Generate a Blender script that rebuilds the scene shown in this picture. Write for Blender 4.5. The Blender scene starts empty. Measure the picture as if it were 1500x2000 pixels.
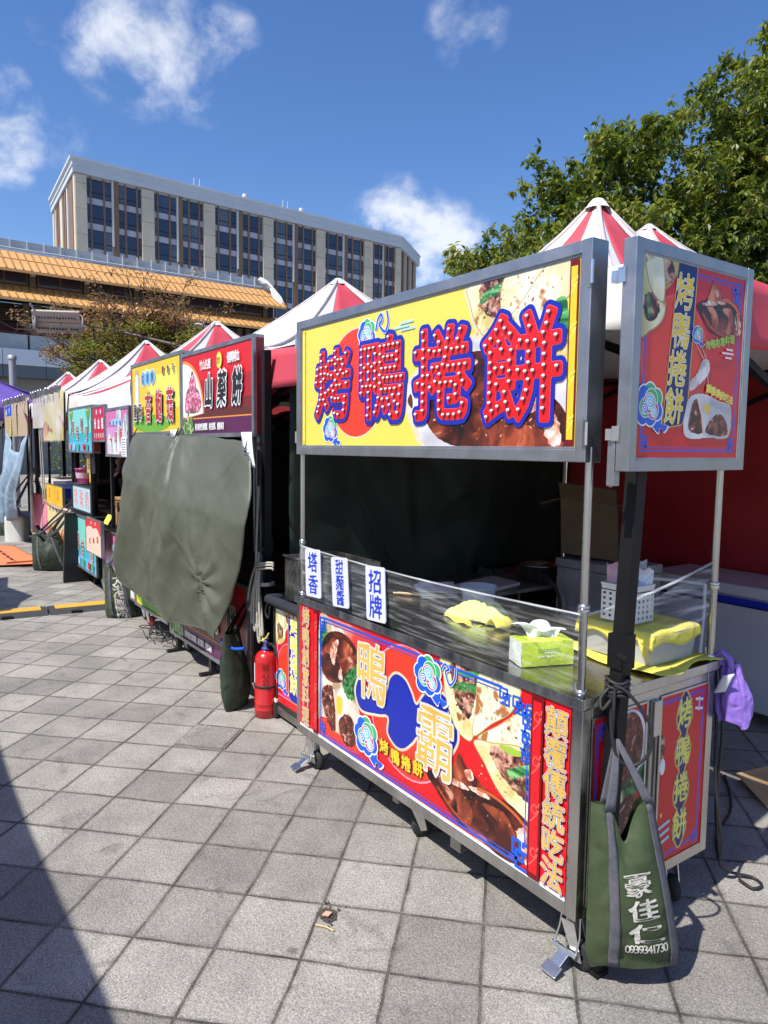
import bpy, math, random
import numpy as np
from mathutils import Vector, Matrix

SC = bpy.context.scene
COL = SC.collection
R = math.radians
rnd = random.Random(7)

# ------------------------------------------------------------------ camera
def make_camera():
    yaw, pitch, roll = 0.614, 0.0895, 0.0115
    cy, sy = math.cos(yaw), math.sin(yaw)
    f = Vector((-cy, sy, 0)); r = Vector((sy, cy, 0)); u = Vector((0, 0, 1))
    f2 = f * math.cos(pitch) - u * math.sin(pitch)
    u2 = u * math.cos(pitch) + f * math.sin(pitch)
    r3 = r * math.cos(roll) + u2 * math.sin(roll)
    u3 = -r * math.sin(roll) + u2 * math.cos(roll)
    cam = bpy.data.cameras.new('camera')
    cam.sensor_fit = 'VERTICAL'; cam.sensor_height = 36.0
    cam.lens = 36.0 * 1387.0 / 2000.0
    cam.clip_start = 0.05; cam.clip_end = 3000
    o = bpy.data.objects.new('camera', cam); COL.objects.link(o)
    m = Matrix((r3, u3, -f2)).transposed().to_4x4()
    m.translation = Vector((1.40548, -1.76269, 1.7086))
    o.matrix_world = m
    SC.camera = o
make_camera()
SC.render.resolution_x = 768; SC.render.resolution_y = 1024
SC.view_settings.view_transform = 'Standard'
SC.view_settings.look = 'None'
SC.view_settings.exposure = 0.36
SC.view_settings.gamma = 1.0

# ------------------------------------------------------------------ sun and sky
TO_SUN = Vector((0.07, -0.68, 1.0)).normalized()
ELEV = math.asin(TO_SUN.z)
AZ = math.atan2(TO_SUN.x, TO_SUN.y)
sun = bpy.data.lights.new('sun', 'SUN')
sun.energy = 5.0; sun.angle = R(0.53); sun.color = (1.0, 0.955, 0.88)
so = bpy.data.objects.new('sun', sun); COL.objects.link(so)
so.rotation_euler = TO_SUN.to_track_quat('Z', 'Y').to_euler()
so.location = (0, -10, 20)

def make_world():
    w = bpy.data.worlds.new('World'); SC.world = w; w.use_nodes = True
    nt = w.node_tree; N = nt.nodes; L = nt.links
    bg = N['Background']
    sky = N.new('ShaderNodeTexSky'); sky.sky_type = 'NISHITA'; sky.sun_disc = False
    sky.sun_elevation = ELEV; sky.sun_rotation = AZ
    sky.air_density = 1.0; sky.dust_density = 0.6; sky.ozone_density = 2.5
    tc = N.new('ShaderNodeTexCoord')
    # cumulus patches: a soft mask round each patch's bearing, broken up by noise
    patches = [  # direction, cos half width, strength
        ((-0.8595, 0.2262, 0.4583), 0.99804, 0.60),
        ((-0.8602, 0.2625, 0.4373), 0.99829, 0.60),
        ((-0.8728, 0.2208, 0.4352), 0.99894, 0.60),
        ((-0.8304, 0.2828, 0.4801), 0.99895, 0.50),
        ((-0.8481, 0.3182, 0.4236), 0.99911, 0.55),
        ((-0.8179, 0.3411, 0.4634), 0.99902, 0.55),
        ((-0.8493, 0.3373, 0.4062), 0.99953, 0.40),
        ((-0.9097, 0.1318, 0.3938), 0.99968, 0.55),
        ((-0.9237, 0.1427, 0.3556), 0.99893, 0.60),
        ((-0.9188, 0.1791, 0.3519), 0.99937, 0.52),
        ((-0.9377, 0.1280, 0.3231), 0.99939, 0.60),
        ((-0.8805, 0.1568, 0.4475), 0.99986, 0.42),
        ((-0.7731, 0.5729, 0.2722), 0.99726, 0.90),
        ((-0.7533, 0.6093, 0.2477), 0.99722, 0.95),
        ((-0.7907, 0.5440, 0.2810), 0.99919, 0.80),
        ((-0.6694, 0.5502, 0.4992), 0.99957, 0.45),
        ((-0.6475, 0.5859, 0.4872), 0.99937, 0.45),
        ((-0.6752, 0.5715, 0.4664), 0.99971, 0.36),
        ((-0.9418, 0.1333, 0.3087), 0.99972, 0.45),
    ]
    acc = None
    for d, c, s in patches:
        dp = N.new('ShaderNodeVectorMath'); dp.operation = 'DOT_PRODUCT'
        L.new(tc.outputs['Generated'], dp.inputs[0]); dp.inputs[1].default_value = Vector(d).normalized()
        mr = N.new('ShaderNodeMapRange'); mr.interpolation_type = 'SMOOTHSTEP'
        mr.inputs['From Min'].default_value = c - (1 - c) * 0.9; mr.inputs['From Max'].default_value = 1.0
        mr.inputs['To Max'].default_value = s
        L.new(dp.outputs['Value'], mr.inputs['Value'])
        if acc is None:
            acc = mr.outputs[0]
        else:
            mx = N.new('ShaderNodeMath'); mx.operation = 'MAXIMUM'
            L.new(acc, mx.inputs[0]); L.new(mr.outputs[0], mx.inputs[1]); acc = mx.outputs[0]
    n1 = N.new('ShaderNodeTexNoise'); n1.inputs['Scale'].default_value = 10.5; n1.inputs['Detail'].default_value = 14
    n1.inputs['Roughness'].default_value = 0.60; n1.inputs['Distortion'].default_value = 0.15
    cm = N.new('ShaderNodeMapping'); cm.inputs['Rotation'].default_value = (0.3, 0.5, 0.2); cm.inputs['Scale'].default_value = (1.0, 1.15, 1.45); cm.inputs['Location'].default_value = (2.74, 1.42, 4.6)
    L.new(tc.outputs['Generated'], cm.inputs['Vector']); L.new(cm.outputs[0], n1.inputs['Vector'])
    nn = N.new('ShaderNodeMath'); nn.operation = 'MULTIPLY_ADD'; nn.inputs[1].default_value = 3.6; nn.inputs[2].default_value = -1.15
    L.new(n1.outputs['Fac'], nn.inputs[0])
    ad = N.new('ShaderNodeMath'); ad.operation = 'MULTIPLY'
    L.new(acc, ad.inputs[0]); L.new(nn.outputs[0], ad.inputs[1])
    mr = N.new('ShaderNodeMapRange'); mr.interpolation_type = 'SMOOTHSTEP'
    mr.inputs['From Min'].default_value = 0.14; mr.inputs['From Max'].default_value = 0.95
    mr.inputs['To Max'].default_value = 0.78
    L.new(ad.outputs[0], mr.inputs['Value'])
    hs = N.new('ShaderNodeHueSaturation'); hs.inputs['Saturation'].default_value = SKY_SAT; hs.inputs['Value'].default_value = 1.0; hs.inputs['Hue'].default_value = 0.510
    L.new(sky.outputs[0], hs.inputs['Color'])
    mix = N.new('ShaderNodeMix'); mix.data_type = 'RGBA'
    L.new(mr.outputs[0], mix.inputs[0]); L.new(hs.outputs[0], mix.inputs[6])
    mix.inputs[7].default_value = CLOUD
    L.new(mix.outputs[2], bg.inputs['Color'])
    bg.inputs['Strength'].default_value = 0.135
SKY_SAT = 1.24
CLOUD = (6.2, 6.35, 6.6, 1)
make_world()

# ------------------------------------------------------------------ materials
MATS = {}
def _new(name):
    m = bpy.data.materials.new(name); m.use_nodes = True
    nt = m.node_tree
    return m, nt, nt.nodes, nt.links, nt.nodes['Principled BSDF']

def mat(name, col, rough=0.5, metal=0.0, var=0.0, scale=6.0, bump=0.0, bscale=40.0, spec=0.5, stretch=None,
        spots=None, subsurface=0.0, coat=0.0, transmission=0.0, alpha=1.0, rvar=0.0):
    """principled surface; var = uneven tone, bump = fine relief, spots = (colour, scale, threshold)"""
    if name in MATS: return MATS[name]
    m, nt, N, L, b = _new(name)
    c4 = (*col, 1)
    b.inputs['Base Color'].default_value = c4
    b.inputs['Roughness'].default_value = rough; b.inputs['Metallic'].default_value = metal
    b.inputs['Specular IOR Level'].default_value = spec
    b.inputs['Coat Weight'].default_value = coat
    b.inputs['Transmission Weight'].default_value = transmission
    b.inputs['Alpha'].default_value = alpha
    if var or bump or spots or rvar:
        tc = N.new('ShaderNodeTexCoord'); vec = tc.outputs['Object']
        if stretch:
            mp = N.new('ShaderNodeMapping'); mp.inputs['Scale'].default_value = stretch
            L.new(vec, mp.inputs['Vector']); vec = mp.outputs['Vector']
    colour = None
    if var or rvar:
        nz = N.new('ShaderNodeTexNoise'); nz.inputs['Scale'].default_value = scale; nz.inputs['Detail'].default_value = 6
        nz.inputs['Roughness'].default_value = 0.62
        L.new(vec, nz.inputs['Vector'])
    if var:
        mr = N.new('ShaderNodeMapRange'); mr.inputs['From Min'].default_value = 0.25; mr.inputs['From Max'].default_value = 0.75
        mr.inputs['To Min'].default_value = 1 - var; mr.inputs['To Max'].default_value = 1 + var * 0.55
        L.new(nz.outputs['Fac'], mr.inputs['Value'])
        mx = N.new('ShaderNodeMix'); mx.data_type = 'RGBA'; mx.blend_type = 'MULTIPLY'; mx.inputs[0].default_value = 1
        mx.inputs[6].default_value = c4; L.new(mr.outputs[0], mx.inputs[7]); colour = mx.outputs[2]
    if rvar:
        mr2 = N.new('ShaderNodeMapRange'); mr2.inputs['To Min'].default_value = max(0.02, rough - rvar); mr2.inputs['To Max'].default_value = min(1, rough + rvar)
        mr2.inputs['From Min'].default_value = 0.3; mr2.inputs['From Max'].default_value = 0.7
        L.new(nz.outputs['Fac'], mr2.inputs['Value']); L.new(mr2.outputs[0], b.inputs['Roughness'])
    if spots:
        sc, ss, th = spots
        n2 = N.new('ShaderNodeTexNoise'); n2.inputs['Scale'].default_value = ss; n2.inputs['Detail'].default_value = 3
        L.new(vec, n2.inputs['Vector'])
        mr3 = N.new('ShaderNodeMapRange'); mr3.inputs['From Min'].default_value = th; mr3.inputs['From Max'].default_value = th + 0.06
        L.new(n2.outputs['Fac'], mr3.inputs['Value'])
        mx2 = N.new('ShaderNodeMix'); mx2.data_type = 'RGBA'
        L.new(mr3.outputs[0], mx2.inputs[0])
        if colour is not None: L.new(colour, mx2.inputs[6])
        else: mx2.inputs[6].default_value = c4
        mx2.inputs[7].default_value = (*sc, 1); colour = mx2.outputs[2]
    if colour is not None: L.new(colour, b.inputs['Base Color'])
    if bump:
        n3 = N.new('ShaderNodeTexNoise'); n3.inputs['Scale'].default_value = bscale; n3.inputs['Detail'].default_value = 4
        L.new(vec, n3.inputs['Vector'])
        bp = N.new('ShaderNodeBump'); bp.inputs['Strength'].default_value = bump; bp.inputs['Distance'].default_value = 0.02
        L.new(n3.outputs['Fac'], bp.inputs['Height']); L.new(bp.outputs[0], b.inputs['Normal'])
    MATS[name] = m
    return m

def ramp_mat(name, stops, scale=10, detail=6, rough=0.35, distort=0.6, stretch=None, spots=None):
    """a printed picture's mottled tone: noise through a colour ramp"""
    if name in MATS: return MATS[name]
    m, nt, N, L, b = _new(name)
    tc = N.new('ShaderNodeTexCoord'); vec = tc.outputs['Object']
    if stretch:
        mp = N.new('ShaderNodeMapping'); mp.inputs['Scale'].default_value = stretch
        L.new(vec, mp.inputs['Vector']); vec = mp.outputs['Vector']
    nz = N.new('ShaderNodeTexNoise'); nz.inputs['Scale'].default_value = scale; nz.inputs['Detail'].default_value = detail
    nz.inputs['Distortion'].default_value = distort
    L.new(vec, nz.inputs['Vector'])
    rp = N.new('ShaderNodeValToRGB'); cr = rp.color_ramp
    while len(cr.elements) < len(stops): cr.elements.new(0.5)
    for e, (p, c) in zip(cr.elements, stops): e.position = p; e.color = (*c, 1)
    L.new(nz.outputs['Fac'], rp.inputs['Fac'])
    colour = rp.outputs[0]
    if spots:
        sc, ss, th = spots
        n2 = N.new('ShaderNodeTexNoise'); n2.inputs['Scale'].default_value = ss; n2.inputs['Detail'].default_value = 2
        L.new(vec, n2.inputs['Vector'])
        mr3 = N.new('ShaderNodeMapRange'); mr3.inputs['From Min'].default_value = th; mr3.inputs['From Max'].default_value = th + 0.08
        L.new(n2.outputs['Fac'], mr3.inputs['Value'])
        mx2 = N.new('ShaderNodeMix'); mx2.data_type = 'RGBA'
        L.new(mr3.outputs[0], mx2.inputs[0]); L.new(colour, mx2.inputs[6]); mx2.inputs[7].default_value = (*sc, 1); colour = mx2.outputs[2]
    L.new(colour, b.inputs['Base Color'])
    b.inputs['Roughness'].default_value = rough
    MATS[name] = m
    return m

def film_mat(name, tint=(0.9, 0.92, 0.95), haze=0.10, streak=0.35, stretch=(1, 1, 14), scale=5):
    """clear stretched plastic: mostly see-through, streaked with milky folds and a glossy skin"""
    if name in MATS: return MATS[name]
    m, nt, N, L, b = _new(name)
    out = N['Material Output']
    tr = N.new('ShaderNodeBsdfTransparent'); tr.inputs[0].default_value = (0.97, 0.975, 0.98, 1)
    b.inputs['Base Color'].default_value = (*tint, 1); b.inputs['Roughness'].default_value = 0.12
    tc = N.new('ShaderNodeTexCoord'); mp = N.new('ShaderNodeMapping'); mp.inputs['Scale'].default_value = stretch
    L.new(tc.outputs['Object'], mp.inputs['Vector'])
    nz = N.new('ShaderNodeTexNoise'); nz.inputs['Scale'].default_value = scale; nz.inputs['Detail'].default_value = 5
    L.new(mp.outputs[0], nz.inputs['Vector'])
    mr = N.new('ShaderNodeMapRange'); mr.inputs['From Min'].default_value = 0.48; mr.inputs['From Max'].default_value = 0.78
    mr.inputs['To Min'].default_value = haze; mr.inputs['To Max'].default_value = haze + streak
    L.new(nz.outputs['Fac'], mr.inputs['Value'])
    bp = N.new('ShaderNodeBump'); bp.inputs['Strength'].default_value = 0.4; bp.inputs['Distance'].default_value = 0.01
    L.new(nz.outputs['Fac'], bp.inputs['Height']); L.new(bp.outputs[0], b.inputs['Normal'])
    mx = N.new('ShaderNodeMixShader')
    L.new(mr.outputs[0], mx.inputs[0]); L.new(tr.outputs[0], mx.inputs[1]); L.new(b.outputs[0], mx.inputs[2])
    L.new(mx.outputs[0], out.inputs['Surface'])
    MATS[name] = m
    return m

def paving_mat():
    m, nt, N, L, b = _new('granite_paving')
    tc = N.new('ShaderNodeTexCoord')
    mp = N.new('ShaderNodeMapping'); mp.inputs['Rotation'].default_value = (0, 0, R(-45)); mp.inputs['Location'].default_value = (-0.018, 0.075, 0)
    L.new(tc.outputs['Object'], mp.inputs['Vector'])
    # joints wander a little
    wn = N.new('ShaderNodeTexNoise'); wn.inputs['Scale'].default_value = 3.0; wn.inputs['Detail'].default_value = 3
    L.new(tc.outputs['Object'], wn.inputs['Vector'])
    wv = N.new('ShaderNodeVectorMath'); wv.operation = 'MULTIPLY_ADD'; wv.inputs[1].default_value = (0.024, 0.024, 0); 
    L.new(wn.outputs['Color'], wv.inputs[0]); L.new(mp.outputs[0], wv.inputs[2])
    br = N.new('ShaderNodeTexBrick'); br.offset = 0.0; br.squash = 1.0
    br.inputs['Scale'].default_value = 1.0; br.inputs['Brick Width'].default_value = 0.3; br.inputs['Row Height'].default_value = 0.3
    br.inputs['Mortar Size'].default_value = 0.0058; br.inputs['Mortar Smooth'].default_value = 0.35; br.inputs['Bias'].default_value = 0.25
    br.inputs['Color1'].default_value = (0.180, 0.170, 0.155, 1); br.inputs['Color2'].default_value = (0.300, 0.285, 0.258, 1)
    br.inputs['Mortar'].default_value = (0.115, 0.102, 0.084, 1)
    L.new(wv.outputs[0], br.inputs['Vector'])
    # crystals
    sp = N.new('ShaderNodeTexNoise'); sp.inputs['Scale'].default_value = 150; sp.inputs['Detail'].default_value = 3; sp.inputs['Roughness'].default_value = 0.75
    L.new(tc.outputs['Object'], sp.inputs['Vector'])
    mr = N.new('ShaderNodeMapRange'); mr.inputs['From Min'].default_value = 0.3; mr.inputs['From Max'].default_value = 0.7
    mr.inputs['To Min'].default_value = 0.36; mr.inputs['To Max'].default_value = 1.62
    L.new(sp.outputs['Fac'], mr.inputs['Value'])
    # traffic grime
    st = N.new('ShaderNodeTexNoise'); st.inputs['Scale'].default_value = 2.6; st.inputs['Detail'].default_value = 8; st.inputs['Roughness'].default_value = 0.7
    L.new(tc.outputs['Object'], st.inputs['Vector'])
    mr2 = N.new('ShaderNodeMapRange'); mr2.inputs['From Min'].default_value = 0.3; mr2.inputs['From Max'].default_value = 0.68
    mr2.inputs['To Min'].default_value = 0.74; mr2.inputs['To Max'].default_value = 1.22
    L.new(st.outputs['Fac'], mr2.inputs['Value'])
    # gum and drips
    gm = N.new('ShaderNodeTexVoronoi'); gm.inputs['Scale'].default_value = 1.9; gm.inputs['Randomness'].default_value = 1
    L.new(wv.outputs[0], gm.inputs['Vector'])
    mr3 = N.new('ShaderNodeMapRange'); mr3.inputs['From Min'].default_value = 0.03; mr3.inputs['From Max'].default_value = 0.055
    mr3.inputs['To Min'].default_value = 0.52; mr3.inputs['To Max'].default_value = 1.0
    L.new(gm.outputs['Distance'], mr3.inputs['Value'])
    def mul(a, f):
        mx = N.new('ShaderNodeMix'); mx.data_type = 'RGBA'; mx.blend_type = 'MULTIPLY'; mx.inputs[0].default_value = 1
        L.new(a, mx.inputs[6]); L.new(f, mx.inputs[7]); return mx.outputs[2]
    # soft dirt creeping in from the joints, broken up by noise
    b2 = N.new('ShaderNodeTexBrick'); b2.offset = 0.0; b2.squash = 1.0
    for k, v in (('Scale', 1.0), ('Brick Width', 0.3), ('Row Height', 0.3), ('Mortar Size', 0.030), ('Mortar Smooth', 1.0)): b2.inputs[k].default_value = v
    L.new(wv.outputs[0], b2.inputs['Vector'])
    en = N.new('ShaderNodeTexNoise'); en.inputs['Scale'].default_value = 17; en.inputs['Detail'].default_value = 5; en.inputs['Roughness'].default_value = 0.7
    L.new(tc.outputs['Object'], en.inputs['Vector'])
    em = N.new('ShaderNodeMath'); em.operation = 'MULTIPLY'; L.new(b2.outputs['Fac'], em.inputs[0]); L.new(en.outputs['Fac'], em.inputs[1])
    er = N.new('ShaderNodeMapRange'); er.inputs['From Min'].default_value = 0.18; er.inputs['From Max'].default_value = 0.62; er.inputs['To Min'].default_value = 1.0; er.inputs['To Max'].default_value = 0.62
    L.new(em.outputs[0], er.inputs['Value'])
    # greasy blotches
    gb = N.new('ShaderNodeTexNoise'); gb.inputs['Scale'].default_value = 5.5; gb.inputs['Detail'].default_value = 7; gb.inputs['Roughness'].default_value = 0.72; gb.inputs['Distortion'].default_value = 0.8
    L.new(tc.outputs['Object'], gb.inputs['Vector'])
    gr = N.new('ShaderNodeMapRange'); gr.inputs['From Min'].default_value = 0.56; gr.inputs['From Max'].default_value = 0.74; gr.inputs['To Min'].default_value = 1.0; gr.inputs['To Max'].default_value = 0.52
    L.new(gb.outputs['Fac'], gr.inputs['Value'])
    # joints fade in and out where sand has filled them flush
    jn = N.new('ShaderNodeTexNoise'); jn.inputs['Scale'].default_value = 4.2; jn.inputs['Detail'].default_value = 6; jn.inputs['Roughness'].default_value = 0.65
    L.new(tc.outputs['Object'], jn.inputs['Vector'])
    jr = N.new('ShaderNodeMapRange'); jr.inputs['From Min'].default_value = 0.40; jr.inputs['From Max'].default_value = 0.60; jr.inputs['To Min'].default_value = 0.30; jr.inputs['To Max'].default_value = 1.0
    L.new(jn.outputs['Fac'], jr.inputs['Value'])
    jm = N.new('ShaderNodeMix'); jm.data_type = 'RGBA'; jm.inputs[6].default_value = (0.235, 0.218, 0.188, 1); jm.inputs[7].default_value = (0.085, 0.074, 0.060, 1)
    L.new(jr.outputs[0], jm.inputs[0]); L.new(jm.outputs[2], br.inputs['Mortar'])
    # coarse chips in the stone
    cg = N.new('ShaderNodeTexNoise'); cg.inputs['Scale'].default_value = 62; cg.inputs['Detail'].default_value = 5; cg.inputs['Roughness'].default_value = 0.8
    L.new(tc.outputs['Object'], cg.inputs['Vector'])
    cr2 = N.new('ShaderNodeMapRange'); cr2.inputs['From Min'].default_value = 0.3; cr2.inputs['From Max'].default_value = 0.7; cr2.inputs['To Min'].default_value = 0.72; cr2.inputs['To Max'].default_value = 1.28
    L.new(cg.outputs['Fac'], cr2.inputs['Value'])
    c = mul(mul(mul(mul(mul(mul(br.outputs['Color'], mr.outputs[0]), mr2.outputs[0]), mr3.outputs[0]), er.outputs[0]), gr.outputs[0]), cr2.outputs[0])
    L.new(c, b.inputs['Base Color'])
    b.inputs['Roughness'].default_value = 0.72; b.inputs['Specular IOR Level'].default_value = 0.35
    inv = N.new('ShaderNodeMath'); inv.operation = 'MULTIPLY_ADD'; inv.inputs[1].default_value = -3.0; 
    L.new(br.outputs['Fac'], inv.inputs[0]); L.new(sp.outputs['Fac'], inv.inputs[2])
    bp = N.new('ShaderNodeBump'); bp.inputs['Strength'].default_value = 0.55; bp.inputs['Distance'].default_value = 0.004
    L.new(inv.outputs[0], bp.inputs['Height']); L.new(bp.outputs[0], b.inputs['Normal'])
    return m

def crease_mat(name, col, rough, scale, strength, var=.2, dist=.03, spec=.4, weave=0):
    """cloth or sheet: uneven tone and a ridged web of fine creases"""
    m = mat(name, col, rough, var=var, scale=scale * .6, spec=spec)
    nt = m.node_tree; N = nt.nodes; L = nt.links; b = N['Principled BSDF']
    tc = N.new('ShaderNodeTexCoord'); nz = N.new('ShaderNodeTexNoise'); nz.noise_type = 'RIDGED_MULTIFRACTAL'
    nz.inputs['Scale'].default_value = scale; nz.inputs['Detail'].default_value = 3; nz.inputs['Roughness'].default_value = .5; nz.inputs['Distortion'].default_value = .6
    L.new(tc.outputs['Object'], nz.inputs['Vector'])
    n2 = N.new('ShaderNodeTexNoise'); n2.inputs['Scale'].default_value = 240; L.new(tc.outputs['Object'], n2.inputs['Vector'])
    ad = N.new('ShaderNodeMath'); ad.operation = 'MULTIPLY_ADD'; ad.inputs[1].default_value = .06; L.new(n2.outputs['Fac'], ad.inputs[0]); L.new(nz.outputs['Fac'], ad.inputs[2])
    bp = N.new('ShaderNodeBump'); bp.inputs['Strength'].default_value = strength; bp.inputs['Distance'].default_value = dist
    L.new(ad.outputs[0], bp.inputs['Height']); L.new(bp.outputs[0], b.inputs['Normal'])
    return m
def leaf_mat(name, col, glow=.4):
    """leaf: glossy skin over a translucent blade"""
    m = mat(name, col, .42, var=.35, scale=3)
    nt = m.node_tree; N = nt.nodes; L = nt.links; b = N['Principled BSDF']; out = N['Material Output']
    t = N.new('ShaderNodeBsdfTranslucent'); t.inputs[0].default_value = (min(1, col[0] * 1.6), min(1, col[1] * 1.5), col[2] * .8, 1)
    mx = N.new('ShaderNodeMixShader'); mx.inputs[0].default_value = glow
    L.new(b.outputs[0], mx.inputs[1]); L.new(t.outputs[0], mx.inputs[2]); L.new(mx.outputs[0], out.inputs['Surface'])
    return m
STEEL = mat('brushed_steel', (0.56, 0.55, 0.53), 0.30, 1.0, var=0.28, scale=9, stretch=(1, 1, 0.25), bump=0.05, bscale=60, rvar=0.14)
STEEL_TOP = mat('worn_steel_top', (0.42, 0.41, 0.39), 0.22, 1.0, var=0.4, scale=14, stretch=(0.15, 2.2, 1), bump=0.04, bscale=30, rvar=0.12)
STEEL_DULL = mat('dull_steel', (0.33, 0.32, 0.30), 0.42, 1.0, var=0.35, scale=7, rvar=0.15)
ALU = mat('grey_aluminium', (0.36, 0.37, 0.39), 0.42, 0.85, var=0.22, scale=8, rvar=0.12)
BLACK = mat('black_painted_steel', (0.009, 0.009, 0.010), 0.5, var=0.4, scale=9, spec=.25)
RUBBER = mat('black_rubber', (0.02, 0.02, 0.02), 0.75, var=0.3)
CHROME = mat('zinc_plated', (0.72, 0.72, 0.72), 0.28, 1.0, var=0.2, scale=30)
WHITE_PLASTIC = mat('white_plastic', (0.72, 0.72, 0.70), 0.42, var=0.12, scale=5)
GREY_PLASTIC = mat('grey_plastic', (0.40, 0.41, 0.44), 0.4, var=0.12, scale=7)
CARDBOARD = mat('cardboard', (0.36, 0.23, 0.11), 0.85, var=0.2, scale=5, bump=0.1, bscale=90)
CANVAS_GREEN = crease_mat('green_canvas', (0.052, 0.075, 0.032), 0.68, 11, .45, var=.35)
CANVAS_DARK = crease_mat('dark_green_canvas', (0.028, 0.043, 0.024), 0.6, 9, .5, var=.4)
STRAP = mat('grey_webbing', (0.105, 0.105, 0.125), 0.8, var=0.3, scale=40, bump=0.3, bscale=300)
CLOTH_YELLOW = crease_mat('yellow_cloth', (0.75, 0.66, 0.10), 0.85, 14, .4, var=.2, dist=.02)
CLOTH_LIME = crease_mat('lime_cloth', (0.62, 0.74, 0.25), 0.9, 18, .6, var=.2, dist=.02)
TENT_WHITE = crease_mat('white_tent_fabric', (0.70, 0.70, 0.69), 0.6, 2.2, .22, var=.14)
TENT_RED = crease_mat('red_tent_fabric', (0.55, 0.065, 0.09), 0.6, 2.2, .25, var=.22)
TENT_PURPLE = mat('purple_tent_fabric', (0.125, 0.070, 0.34), 0.6, var=0.22, scale=3, bump=0.15, bscale=6)
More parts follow.
